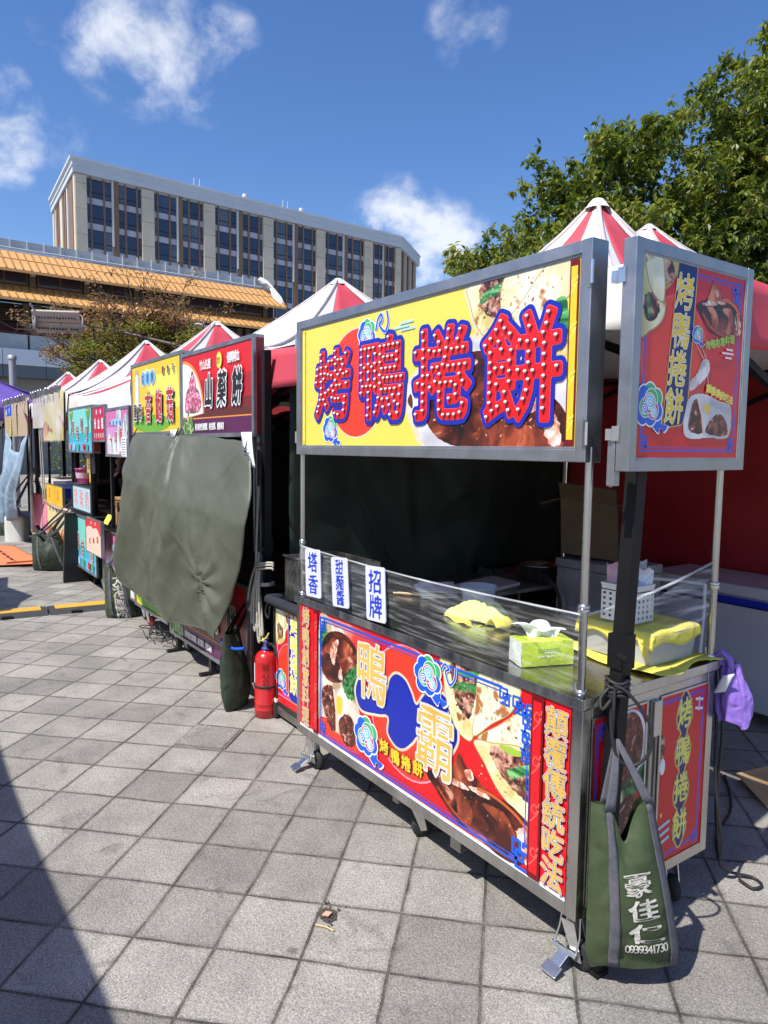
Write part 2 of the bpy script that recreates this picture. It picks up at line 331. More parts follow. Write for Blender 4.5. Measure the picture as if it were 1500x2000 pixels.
# ------------------------------------------------------------------ mesh builder
ORG = {}
class MB:
    def __init__(s): s.v = []; s.f = []; s.mi = []; s.sm = []; s.mats = []
    def m(s, mt):
        if mt not in s.mats: s.mats.append(mt)
        return s.mats.index(mt)
    def add(s, verts, faces, mt, smooth=False):
        o = len(s.v); k = s.m(mt)
        s.v.extend([tuple(p) for p in verts])
        for f in faces:
            s.f.append(tuple(o + i for i in f)); s.mi.append(k); s.sm.append(smooth)
    def face(s, pts, mt, smooth=False): s.add(pts, [tuple(range(len(pts)))], mt, smooth)
    def hexa(s, p, mt):   # 8 corners: bottom 4 ccw, top 4 ccw
        s.add(p, [(3, 2, 1, 0), (4, 5, 6, 7), (0, 1, 5, 4), (1, 2, 6, 5), (2, 3, 7, 6), (3, 0, 4, 7)], mt)
    def box(s, x0, y0, z0, x1, y1, z1, mt):
        s.hexa([(x0, y0, z0), (x1, y0, z0), (x1, y1, z0), (x0, y1, z0), (x0, y0, z1), (x1, y0, z1), (x1, y1, z1), (x0, y1, z1)], mt)
    def obox(s, c, ex, ey, ez, mt):
        c, ex, ey, ez = Vector(c), Vector(ex), Vector(ey), Vector(ez)
        s.hexa([c - ex - ey - ez, c + ex - ey - ez, c + ex + ey - ez, c - ex + ey - ez,
                c - ex - ey + ez, c + ex - ey + ez, c + ex + ey + ez, c - ex + ey + ez], mt)
    def beam(s, p, q, w, h, mt, up=(0, 0, 1)):
        p, q = Vector(p), Vector(q); d = (q - p); L = d.length; d.normalize()
        a = d.cross(Vector(up))
        if a.length < 1e-4: a = d.cross(Vector((1, 0, 0)))
        a.normalize(); b = a.cross(d)
        s.obox((p + q) / 2, d * L / 2, a * w / 2, b * h / 2, mt)
    def tube(s, pts, r, mt, n=8, cap=True, smooth=True, flat=1.0):
        P = [Vector(p) for p in pts]; k = len(P); o = len(s.v); V = []
        prev = None
        for i in range(k):
            t = (P[min(i + 1, k - 1)] - P[max(i - 1, 0)])
            if t.length < 1e-9: t = Vector((0, 0, 1))
            t.normalize()
            if prev is None:
                a = t.cross(Vector((0, 0, 1)))
                if a.length < 1e-3: a = t.cross(Vector((1, 0, 0)))
            else:
                a = prev - t * prev.dot(t)
                if a.length < 1e-6: a = t.cross(Vector((0, 0, 1)))
            a.normalize(); prev = a; b = t.cross(a)
            rr = r[i] if isinstance(r, (list, tuple)) else r
            for j in range(n):
                an = 2 * math.pi * j / n
                V.append(P[i] + a * math.cos(an) * rr + b * math.sin(an) * rr * flat)
        F = []
        for i in range(k - 1):
            for j in range(n):
                j2 = (j + 1) % n
                F.append((i * n + j, i * n + j2, (i + 1) * n + j2, (i + 1) * n + j))
        s.add(V, F, mt, smooth)
        if cap:
            s.add(V[:n], [tuple(reversed(range(n)))], mt); s.add(V[-n:], [tuple(range(n))], mt)
    def lathe(s, prof, c, mt, n=24, axis='Z', smooth=True):
        V = []; F = []
        for (r, z) in prof:
            for j in range(n):
                a = 2 * math.pi * j / n; x, y = r * math.cos(a), r * math.sin(a)
                if axis == 'Z': V.append((c[0] + x, c[1] + y, c[2] + z))
                elif axis == 'X': V.append((c[0] + z, c[1] + x, c[2] + y))
                else: V.append((c[0] + x, c[1] + z, c[2] + y))
        for i in range(len(prof) - 1):
            for j in range(n):
                j2 = (j + 1) % n; F.append((i * n + j, i * n + j2, (i + 1) * n + j2, (i + 1) * n + j))
        s.add(V, F, mt, smooth)
    def grid(s, fn, nu, nv, mt, smooth=True):
        V = [fn(i / nu, j / nv) for j in range(nv + 1) for i in range(nu + 1)]
        F = [(j * (nu + 1) + i, j * (nu + 1) + i + 1, (j + 1) * (nu + 1) + i + 1, (j + 1) * (nu + 1) + i) for j in range(nv) for i in range(nu)]
        s.add(V, F, mt, smooth)
    def slab(s, pts, d, mt, smooth=False):   # closed polygon pushed along vector d
        P = [Vector(p) for p in pts]; d = Vector(d); n = len(P)
        F = [tuple(range(n)), tuple(n + i for i in reversed(range(n)))] + [(i, n + i, n + (i + 1) % n, (i + 1) % n) for i in range(n)]
        s.add(P + [p + d for p in P], F, mt, smooth)
    def build(s, name, parent=None, origin=None, bevel=0.0, segs=2, solid=0.0, sub=0):
        if origin is None: origin = ORG[parent] if parent is not None else (0, 0, 0)
        ox, oy, oz = origin
        me = bpy.data.meshes.new(name)
        me.from_pydata([(x - ox, y - oy, z - oz) for x, y, z in s.v], [], s.f)
        for mt in s.mats: me.materials.append(mt)
        me.polygons.foreach_set('material_index', s.mi)
        me.polygons.foreach_set('use_smooth', s.sm)
        me.update()
        o = bpy.data.objects.new(name, me); COL.objects.link(o)
        if parent is not None: o.parent = parent
        else: o.location = origin
        ORG[o] = tuple(origin)
        if solid:
            md = o.modifiers.new('thick', 'SOLIDIFY'); md.thickness = solid; md.offset = 0
        if bevel:
            md = o.modifiers.new('bevel', 'BEVEL'); md.width = bevel; md.segments = segs; md.limit_method = 'ANGLE'; md.angle_limit = R(40)
        if sub:
            md = o.modifiers.new('sub', 'SUBSURF'); md.levels = sub; md.render_levels = sub
        return o

def tag(o, label=None, cat=None, group=None, kind=None):
    if label: o['label'] = label
    if cat: o['category'] = cat
    if group: o['group'] = group
    if kind: o['kind'] = kind
    return o
def thing(name, label, cat, loc, group=None):
    o = bpy.data.objects.new(name, None); COL.objects.link(o); o.location = loc
    o.empty_display_size = 0.1
    ORG[o] = tuple(loc)
    return tag(o, label, cat, group)
def dup(root, loc, label=None, group=None):
    r = root.copy(); COL.objects.link(r); r.location = loc; ORG[r] = tuple(loc)
    if label: r['label'] = label
    if group: r['group'] = group
    for ch in list(root.children):
        c = ch.copy(); COL.objects.link(c); c.parent = r
        for g in list(ch.children):
            d = g.copy(); COL.objects.link(d); d.parent = c
    return r

# ------------------------------------------------------------------ lettering
_G = {}
def glyph_edges(ch):
    """outline segments of one character, centred on its cell, em = 1"""
    if ch in _G: return _G[ch]
    cu = bpy.data.curves.new('glyph', 'FONT'); cu.body = ch; cu.resolution_u = 3; cu.fill_mode = 'FRONT'
    o = bpy.data.objects.new('glyph', cu); COL.objects.link(o)
    dg = bpy.context.evaluated_depsgraph_get(); ev = o.evaluated_get(dg)
    me = bpy.data.meshes.new_from_object(ev)
    cnt = {}
    for p in me.polygons:
        vs = list(p.vertices)
        for a, b in zip(vs, vs[1:] + vs[:1]):
            k = (min(a, b), max(a, b)); cnt[k] = cnt.get(k, 0) + 1
    V = np.array([(v.co.x, v.co.y) for v in me.vertices]) if len(me.vertices) else np.zeros((0, 2))
    wide = ord(ch) > 0x2000
    cx = 0.5 if wide else (V[:, 0].min() + V[:, 0].max()) / 2
    cy = 0.3825 if wide else 0.36
    S = np.array([(V[a] - (cx, cy), V[b] - (cx, cy)) for (a, b), c in cnt.items() if c == 1])
    bpy.data.objects.remove(o); bpy.data.curves.remove(cu); bpy.data.meshes.remove(me)
    _G[ch] = S
    return S
_F = {}
def glyph_field(ch, N):
    if (ch, N) in _F: return _F[(ch, N)]
    S = glyph_edges(ch)
    xs = np.linspace(-0.64, 0.64, N)
    X, Y = np.meshgrid(xs, xs)
    P = np.stack([X.ravel(), Y.ravel()], 1)
    A = S[:, 0]; B = S[:, 1]; D = B - A
    L2 = (D ** 2).sum(1) + 1e-12
    best = np.full(len(P), 9.0); inside = np.zeros(len(P), bool)
    for a, d, l2, b in zip(A, D, L2, B):
        w = P - a
        t = np.clip((w @ d) / l2, 0, 1)
        q = w - t[:, None] * d
        np.minimum(best, (q ** 2).sum(1), out=best)
        c = (a[1] > P[:, 1]) != (b[1] > P[:, 1])
        if d[1] != 0:
            xi = a[0] + (P[:, 1] - a[1]) * d[0] / d[1]
            inside ^= c & (P[:, 0] < xi)
    sd = np.sqrt(best) * np.where(inside, 1, -1)
    _F[(ch, N)] = (xs, sd.reshape(N, N))
    return _F[(ch, N)]
_GP = {}
def glyph_polys(ch, iso, N=48, brush=0.0):
    """convex pieces covering the character grown by iso (marching squares)"""
    key = (ch, round(iso, 4), N, brush)
    if key in _GP: return _GP[key]
    xs, sd = glyph_field(ch, N)
    f = sd + iso
    if brush:
        X, Y = np.meshgrid(xs, xs)
        f = f + brush * (np.sin(11 * X + 5 * Y + ord(ch)) + 0.7 * np.sin(-7 * X + 13 * Y + 2 * ord(ch)))
    out = []
    n = N
    pos = f > 0
    for j in range(n - 1):
        run = None
        for i in range(n - 1):
            c = (pos[j, i], pos[j, i + 1], pos[j + 1, i + 1], pos[j + 1, i])
            if all(c):
                if run is None: run = i
                continue
            if run is not None:
                out.append([(xs[run], xs[j]), (xs[i], xs[j]), (xs[i], xs[j + 1]), (xs[run], xs[j + 1])]); run = None
            if not any(c): continue
            P = [(xs[i], xs[j], f[j, i]), (xs[i + 1], xs[j], f[j, i + 1]), (xs[i + 1], xs[j + 1], f[j + 1, i + 1]), (xs[i], xs[j + 1], f[j + 1, i])]
            poly = []
            for a, b in zip(P, P[1:] + P[:1]):
                if a[2] > 0: poly.append(a[:2])
                if (a[2] > 0) != (b[2] > 0):
                    t = a[2] / (a[2] - b[2]); poly.append((a[0] + (b[0] - a[0]) * t, a[1] + (b[1] - a[1]) * t))
            if len(poly) >= 3: out.append(poly)
        if run is not None:
            out.append([(xs[run], xs[j]), (xs[n - 1], xs[j]), (xs[n - 1], xs[j + 1]), (xs[run], xs[j + 1])])
    _GP[key] = out
    return out
def glyph_spine(ch, gap, N=72):
    """points along the middle of the strokes, about gap apart (for the bulbs)"""
    xs, sd = glyph_field(ch, N)
    pts = []
    cand = []
    for j in range(1, N - 1):
        for i in range(1, N - 1):
            v = sd[j, i]
            if v > 0.012:
                nb = sd[j - 1:j + 2, i - 1:i + 2]
                k = int((nb > v + 1e-6).sum())
                if k <= 2: cand.append((k, -v, xs[i], xs[j]))
    cand.sort(key=lambda c: (round(-c[3] / 0.02), c[2]))
    for k, v, x, y in cand:
        if all((x - a) ** 2 + (y - b) ** 2 > gap * gap for a, b in pts): pts.append((x, y))
    return pts

def ccurve(pts, n=8, closed=True):
    """Catmull-Rom through points"""
    out = []; k = len(pts)
    rng = range(k) if closed else range(k - 1)
    for i in rng:
        if closed: p = [pts[(i + d - 1) % k] for d in range(4)]
        else: p = [pts[max(0, min(k - 1, i + d - 1))] for d in range(4)]
        for j in range(n):
            t = j / n
            out.append(tuple(0.5 * ((2 * p[1][c]) + (-p[0][c] + p[2][c]) * t + (2 * p[0][c] - 5 * p[1][c] + 4 * p[2][c] - p[3][c]) * t * t
                                    + (-p[0][c] + 3 * p[1][c] - 3 * p[2][c] + p[3][c]) * t ** 3) for c in range(len(p[0]))))
    if not closed: out.append(tuple(pts[-1]))
    return out

EDGES = {}
class Art:
    """a printed sheet: flat shapes laid one over another on a plane"""
    STEP = 0.00005
    def __init__(s, origin, eu, ev, en, mirror=1):
        s.o, s.eu, s.ev, s.en = Vector(origin), Vector(eu), Vector(ev), Vector(en); s.k = 0; s.mb = MB(); s.clip = None
    def P(s, u, v, k): return s.o + s.eu * u + s.ev * v + s.en * (s.STEP * k)
    def up(s): s.k += 1; return s.k
    def poly(s, pts, mt, k=None):
        if k is None: k = s.up()
        if s.clip:
            u0, v0, u1, v1 = s.clip
            pts = [(min(max(u, u0), u1), min(max(v, v0), v1)) for u, v in pts]
        s.mb.face([s.P(u, v, k) for u, v in pts], mt)
    def rect(s, u0, v0, u1, v1, mt, k=None): s.poly([(u0, v0), (u1, v0), (u1, v1), (u0, v1)], mt, k)
    def ell(s, u, v, a, b, mt, k=None, n=40, rot=0.0, a0=0, a1=360):
        c, sn = math.cos(rot), math.sin(rot); P = []
        full = abs(a1 - a0) >= 360
        for i in range(n if full else n + 1):
            t = R(a0 + (a1 - a0) * i / n); x, y = a * math.cos(t), b * math.sin(t)
            P.append((u + x * c - y * sn, v + x * sn + y * c))
        s.poly(P, mt, k)
    def blob(s, pts, mt, k=None, jag=0.0, seed=1, n=8):
        q = ccurve(pts, n); r = random.Random(seed)
        if not jag and mt.name.startswith('picture') and mt.name not in EDGES: jag = .0016
        if jag: q = [(u + r.uniform(-jag, jag), v + r.uniform(-jag, jag)) for u, v in q]
        s.poly(q, mt, k)
        if mt.name in EDGES: s.line(q, EDGES[mt.name][0], EDGES[mt.name][1], closed=True, k=s.k + .5)
    def specks(s, u, v, ru, rv, n, mats, smin, smax, seed=1, rot=0.0, aspect=1.6):
        """small printed flecks (grill marks, herbs, highlights), none overlapping"""
        r = random.Random(seed); done = []; k = s.up(); t = 0
        while len(done) < n and t < n * 12:
            t += 1; a = r.uniform(0, 6.283); q = math.sqrt(r.random()); x, y = ru * q * math.cos(a), rv * q * math.sin(a)
            x, y = u + x * math.cos(rot) - y * math.sin(rot), v + x * math.sin(rot) + y * math.cos(rot); z = r.uniform(smin, smax)
            if s.clip and not (s.clip[0] + z < x < s.clip[2] - z and s.clip[1] + z < y < s.clip[3] - z): continue
            if any((x - p[0]) ** 2 + (y - p[1]) ** 2 < (z + p[2]) ** 2 * 1.2 for p in done): continue
            done.append((x, y, z)); an = r.uniform(0, 3.14); c, sn = math.cos(an), math.sin(an); P = []
            for i in range(8):
                g = i * .785; rr = z * r.uniform(.6, 1.0); e, f = rr * math.cos(g), rr / aspect * math.sin(g); P.append((x + e * c - f * sn, y + e * sn + f * c))
            s.poly(P, r.choice(mats), k)
    def line(s, pts, w, mt, closed=False, k=None):
        if k is None: k = s.up()
        P = [Vector((a, b)) for a, b in pts]; n = len(P); Lf = []; Rt = []
        for i in range(n):
            if closed: a, b, c = P[i - 1], P[i], P[(i + 1) % n]
            else: a, b, c = P[max(i - 1, 0)], P[i], P[min(i + 1, n - 1)]
            d1 = (b - a); d2 = (c - b)
            if d1.length < 1e-9: d1 = d2
            if d2.length < 1e-9: d2 = d1
            d1 = d1.normalized(); d2 = d2.normalized(); t = d1 + d2
            if t.length < 1e-6: t = d1
            t.normalize(); nn = Vector((-t.y, t.x)); sc = 1 / max(0.45, abs(nn.dot(Vector((-d1.y, d1.x)))))
            Lf.append(b + nn * w / 2 * sc); Rt.append(b - nn * w / 2 * sc)
        for i in range(n if closed else n - 1):
            j = (i + 1) % n
            s.mb.face([s.P(*Rt[i], k), s.P(*Rt[j], k), s.P(*Lf[j], k), s.P(*Lf[i], k)], mt)
    def char(s, ch, u, v, size, layers, sx=1.0, sy=1.0, N=44, shear=0.0, rot=0.0, brush=0.0, k=None):
        if k is None: k = s.k + 1; s.k += len(layers)
        c, sn = math.cos(rot), math.sin(rot)
        for li, (mt, iso) in enumerate(layers):
            for poly in glyph_polys(ch, iso, N, brush):
                q = []
                for x, y in poly:
                    x, y = x * size * sx + y * size * shear, y * size * sy
                    q.append(s.P(u + x * c - y * sn, v + x * sn + y * c, k + li))
                s.mb.face(q, mt)
    def text(s, txt, u, v, size, layers, du=None, dv=0.0, **kw):
        """first character centred at u,v; step du,dv"""
        if du is None: du = size
        k = s.k + 1; s.k += len(layers)
        for i, ch in enumerate(txt):
            if ch != ' ': s.char(ch, u + du * i, v + dv * i, size, layers, k=k, **kw)
    def bars(s, u0, v0, u1, v1, n, mt, seed=3, frac=0.55):
        """rows of print too fine to read"""
        r = random.Random(seed); k = s.up(); h = (v1 - v0) / n
        for i in range(n):
            u = u0
            while u < u1 - 0.002:
                w = min(r.uniform(0.006, 0.02), u1 - u)
                s.rect(u, v1 - h * (i + frac), u + w, v1 - h * i, mt, k); u += w + 0.004
    def build(s, name, parent=None, origin=None): return s.mb.build(name, parent, origin)
# ================================================================== SETTING
PAVING = paving_mat()
mb = MB(); mb.face([(-260, -220, 0), (160, -220, 0), (160, 240, 0), (-260, 240, 0)], PAVING)
tag(mb.build('ground'), kind='structure')
# one slab near the extinguisher stands a finger proud of the rest
mb = MB()
def slab_corner(u, v):
    s2 = math.sqrt(2); return ((u - v) / s2, (u + v) / s2)
def uvslab(i, j, lift):
    u0 = 0.018 + 0.3 * i; v0 = -0.075 + 0.3 * j
    P = [slab_corner(u0 + a, v0 + b) for a, b in ((.003, .003), (.297, .003), (.297, .297), (.003, .297))]
    return [(x, y, l) for (x, y), l in zip(P, lift)]
top = uvslab(-7, 5, (0.016, 0.008, 0.010, 0.018))
mb.slab([(x, y, z) for x, y, z in top], (0, 0, -0.04), PAVING)
tag(mb.build('paving_slab'), kind='structure')
# litter in the broken corner and on the joints
DIRT = mat('dirt', (0.075, 0.062, 0.05), 0.95, var=0.5, scale=40)
mb = MB(); r = random.Random(4)
mb.face([(-0.715 + 0.05 * math.cos(a) * r.uniform(.7, 1.2), -0.50 + 0.036 * math.sin(a) * r.uniform(.7, 1.2), 0.004) for a in [i * .52 for i in range(12)]], DIRT)
for i in range(26):
    x, y, q = -0.715 + r.gauss(0, .03), -0.50 + r.gauss(0, .022), r.uniform(.002, .006)
    mb.obox((x, y, .006), (q, 0, r.uniform(-.002, .002)), (0, q * .7, 0), (0, 0, .002), DIRT)
tag(mb.build('dirt_patch'), kind='stuff')
LITTER = mat('dry_stalk', (0.55, 0.42, 0.22), 0.8)
mb = MB()
mb.tube([(-0.69, -0.565, .006), (-0.655, -0.54, .007), (-0.625, -0.528, .006)], .0035, LITTER, 5)
tag(mb.build('dry_stalk', origin=(-.66, -.54, 0)), 'short dry straw lying in a paving joint near the dirt patch', 'straw')
mb = MB(); mb.obox((-0.71, -0.505, .012), (.013, .006, .003), (-.005, .011, 0), (0, 0, .002), mat('pink_paper', (.62, .33, .25), .8))
tag(mb.build('paper_scrap', origin=(-.71, -.505, 0)), 'tiny pinkish paper scrap in the dirt patch on the paving', 'litter')

# ------------------------------------------------------------------ hotel far behind
H_STONE = mat('pale_stone_cladding', (0.60, 0.53, 0.42), 0.8, var=0.12, scale=.6)
H_GREY = mat('grey_parapet', (0.55, 0.59, 0.64), 0.6, var=0.08, scale=.4)
H_BROWN = mat('brown_cladding', (0.23, 0.130, 0.075), 0.55, var=0.15, scale=.7)
H_SPAN = mat('spandrel_panel', (0.46, 0.47, 0.54), 0.35, var=0.2, scale=.8)
H_GLASS = mat('dark_window_glass', (0.020, 0.030, 0.062), 0.05, 0.0, spec=0.9, rvar=0.03, scale=.3)
H_GLASS2 = mat('curtained_glass', (0.10, 0.12, 0.15), 0.12, 0.0, spec=0.8, var=0.5, scale=.6)
H_GLASS3 = mat('blue_window_glass', (0.045, 0.065, 0.13), 0.10, spec=.8, var=.6, scale=.5)
H_DARK = mat('window_frame_dark', (0.012, 0.011, 0.012), 0.5)
H_FIN = mat('white_fin', (0.62, 0.62, 0.60), 0.5)
def hotel():
    A = Vector((-106.42, 21.48, 0)); B = Vector((-109.06, 79.24, 0)); Cc = Vector((-117.65, 90.18, 0)); Lf = Vector((-127.15, 22.49, 0))
    D = Vector((-131.5, 90.5, 0))
    root = thing('hotel_building', 'long modern hotel block with stone piers, brown fins and dark windows behind the orange roof', 'building', tuple(A))
    d = (B - A).normalized(); n = Vector((d.y, -d.x, 0)); L = (B - A).length
    if n.x < 0: n = -n
    def P(s, o, z): return A + d * s + n * o + Vector((0, 0, z))
    ZT = 39.1
    w = MB()
    poly = [A - n * .34 + d * .4, B - n * .34 - d * .2, Cc - n * 1.0, D, Lf - n * .2 + d * .6]
    w.slab([p for p in poly], (0, 0, ZT), H_SPAN)
    w.build('wall', root)
    # cornice ring
    c = MB()
    ring = [A + n * .25 - d * .35, B + n * .35, Cc + n * .3, D, Lf - d * .35]
    def prof(a, b, z0, z1, out):
        c.slab([Vector((p.x, p.y, z0)) for p in ring], (0, 0, z1 - z0), H_GREY)
    ctr = sum(ring, Vector()) / len(ring)
    for z0, z1, k in ((39.1, 39.9, 1.0), (39.9, 40.0, 1.004), (40.0, 40.85, 1.001), (40.85, 41.2, 1.008)):
        c.slab([Vector((ctr.x + (p.x - ctr.x) * k, ctr.y + (p.y - ctr.y) * k, z0)) for p in ring], (0, 0, z1 - z0 - .002), H_GREY)
    c.build('cornice', root)
    # stone piers
    piers = [(0.0, 1.5), (9.2, 11.0), (18.75, 20.6), (29.0, 30.85), (39.2, 41.0), (49.4, 51.3), (56.6, 57.8)]
    for k, (a, b) in enumerate(piers):
        m = MB()
        z = 0.0
        while z < 39:
            h = min(3.44, 39.05 - z)
            m.hexa([P(a, -.9, z), P(a, .12, z), P(b, .12, z), P(b, -.9, z), P(a, -.9, z + h - .05), P(a, .12, z + h - .05), P(b, .12, z + h - .05), P(b, -.9, z + h - .05)], H_STONE); z += h
        m.build('stone_pier', root)
    # windows: every bay carries two columns of openings per floor
    lay_l = [(0.00, .07, 'g'), (.095, .30, 'g'), (.33, .45, 'g')]
    lay_r = [(.57, .685, 'g'), (.72, .905, 'g'), (.935, 1.0, 'g')]
    pitch = 3.44
    rr = random.Random(11)
    mull = MB()
    for k in range(len(piers) - 1):
        s0, s1 = piers[k][1], piers[k + 1][0]; W = s1 - s0
        for lay in (lay_l, lay_r):
            for fl in range(6):
                zt = 38.75 - fl * pitch
                m = MB()
                for f0, f1, _ in lay:
                    a, b = s0 + W * f0 + .03, s0 + W * f1 - .03
                    g = rr.choices([H_GLASS, H_GLASS2, H_GLASS3], [.62, .2, .18])[0]
                    m.face([P(a, -.30, zt - 2.45), P(b, -.30, zt - 2.45), P(b, -.30, zt), P(a, -.30, zt)], g)
                    m.hexa([P(a, -.30, zt - 1.82), P(a, -.25, zt - 1.82), P(b, -.25, zt - 1.82), P(b, -.30, zt - 1.82), P(a, -.30, zt - 1.70), P(a, -.25, zt - 1.70), P(b, -.25, zt - 1.70), P(b, -.30, zt - 1.70)], H_DARK)
                    for e in (zt - 2.45, zt):
                        m.hexa([P(a, -.30, e - .04), P(a, -.26, e - .04), P(b, -.26, e - .04), P(b, -.30, e - .04), P(a, -.30, e + .04), P(a, -.26, e + .04), P(b, -.26, e + .04), P(b, -.30, e + .04)], H_DARK)
                m.build('window', root)
        def vert(f0, f1, o, mt, zb=8):
            a, b = s0 + W * f0, s0 + W * f1
            mull.hexa([P(a, -.74, zb), P(a, o, zb), P(b, o, zb), P(b, -.74, zb), P(a, -.74, 39.0), P(a, o, 39.0), P(b, o, 39.0), P(b, -.74, 39.0)], mt)
        for f0, f1 in ((.07, .095), (.30, .33), (.685, .72), (.905, .935)): vert(f0, f1, -.16, H_BROWN)
        vert(.48, .57, -.02, H_BROWN); vert(.45, .478, .06, H_FIN, 30 - (k % 2) * .5)
    mull.build('brown_fins', root)
    # bay past the last pier and the turned end
    e = (Cc - B).normalized(); en = Vector((e.y, -e.x, 0))
    if en.x < 0: en = -en
    m = MB()
    def Q(s, o, z): return B + e * s + en * o + Vector((0, 0, z))
    LE = (Cc - B).length
    for i in range(7):
        a = .4 + i * (LE - .6) / 7; b = a + .5
        m.hexa([Q(a, -1.2, 5), Q(a, -.1, 5), Q(b, -.1, 5), Q(b, -1.2, 5), Q(a, -1.2, 39), Q(a, -.1, 39), Q(b, -.1, 39), Q(b, -1.2, 39)], (H_STONE, H_BROWN)[i % 2])
    for fl in range(6):
        zt = 38.75 - fl * pitch
        m.face([Q(.2, -.85, zt - 2.45), Q(LE - .3, -.85, zt - 2.45), Q(LE - .3, -.85, zt), Q(.2, -.85, zt)], H_GLASS)
    m.build('end_bay', root)
    # left end: close-set brown fins and stone
    le = (Lf - A).normalized(); ln = Vector((le.y, -le.x, 0))
    if ln.y > 0: ln = -ln
    m = MB()
    def S(s, o, z): return A + le * s + ln * o + Vector((0, 0, z))
    for i, (a, b, mt) in enumerate([(0, 1.2, H_STONE), (1.8, 5.2, H_BROWN), (6.2, 7.0, H_FIN), (8.0, 9.0, H_BROWN), (9.6, 10.4, H_BROWN), (11.2, 13.4, H_STONE), (14.4, 15.2, H_BROWN), (16.0, 16.8, H_BROWN), (17.6, 18.4, H_STONE), (19.6, 20.8, H_STONE)]):
        m.hexa([S(a, -1.0, 5), S(a, .1, 5), S(b, .1, 5), S(b, -1.0, 5), S(a, -1.0, 39), S(a, .1, 39), S(b, .1, 39), S(b, -1.0, 39)], mt)
    m.build('end_fins', root)
    # roof gear
    for s in (17.5, 33.0, 52.0):
        m = MB()
        for q in (0, .9): m.tube([P(s + q, -.6, 41.2), P(s + q, -.6, 42.6)], .05, H_FIN, 6)
        m.tube([P(s - .5, -.6, 41.55), P(s + 1.4, -.6, 41.55)], .04, H_FIN, 6)
        m.build('roof_aerial', root)
    for s in (26.0, 36.5):
        m = MB(); m.lathe([(.02, .9), (.3, .8), (.36, .5), (.3, .2), (.1, 0)], tuple(P(s, -.6, 41.2)), H_FIN, 12); m.build('roof_vent', root)
hotel()

# ------------------------------------------------------------------ elevated station with the orange tiled roofs
S_ORANGE = mat('orange_roof_metal', (0.62, 0.35, 0.125), 0.5, var=0.10, scale=.8)
S_RIB = mat('shaded_roof_seam', (0.36, 0.175, 0.055), 0.55, var=0.1, scale=.8)  # rib shading put into the colour, darker than the roof sheets
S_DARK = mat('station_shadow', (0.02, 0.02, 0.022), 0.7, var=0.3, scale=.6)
S_FRAME = mat('bronze_frame', (0.12, 0.085, 0.055), 0.6)
S_GREY = mat('pale_fascia', (0.60, 0.64, 0.70), 0.5, var=0.07, scale=.5)
S_BAND = mat('dark_fascia', (0.11, 0.125, 0.15), 0.5, var=0.1, scale=.5)
S_WALL = mat('concrete_wall', (0.24, 0.23, 0.215), 0.85, var=0.2, scale=.5)
S_GLASS = mat('screen_glass', (0.38, 0.42, 0.45), 0.2, spec=.6, var=.25, scale=1.2)
S_RED = mat('dark_red_panel', (0.09, 0.012, 0.016), 0.6, var=.2, scale=.7)
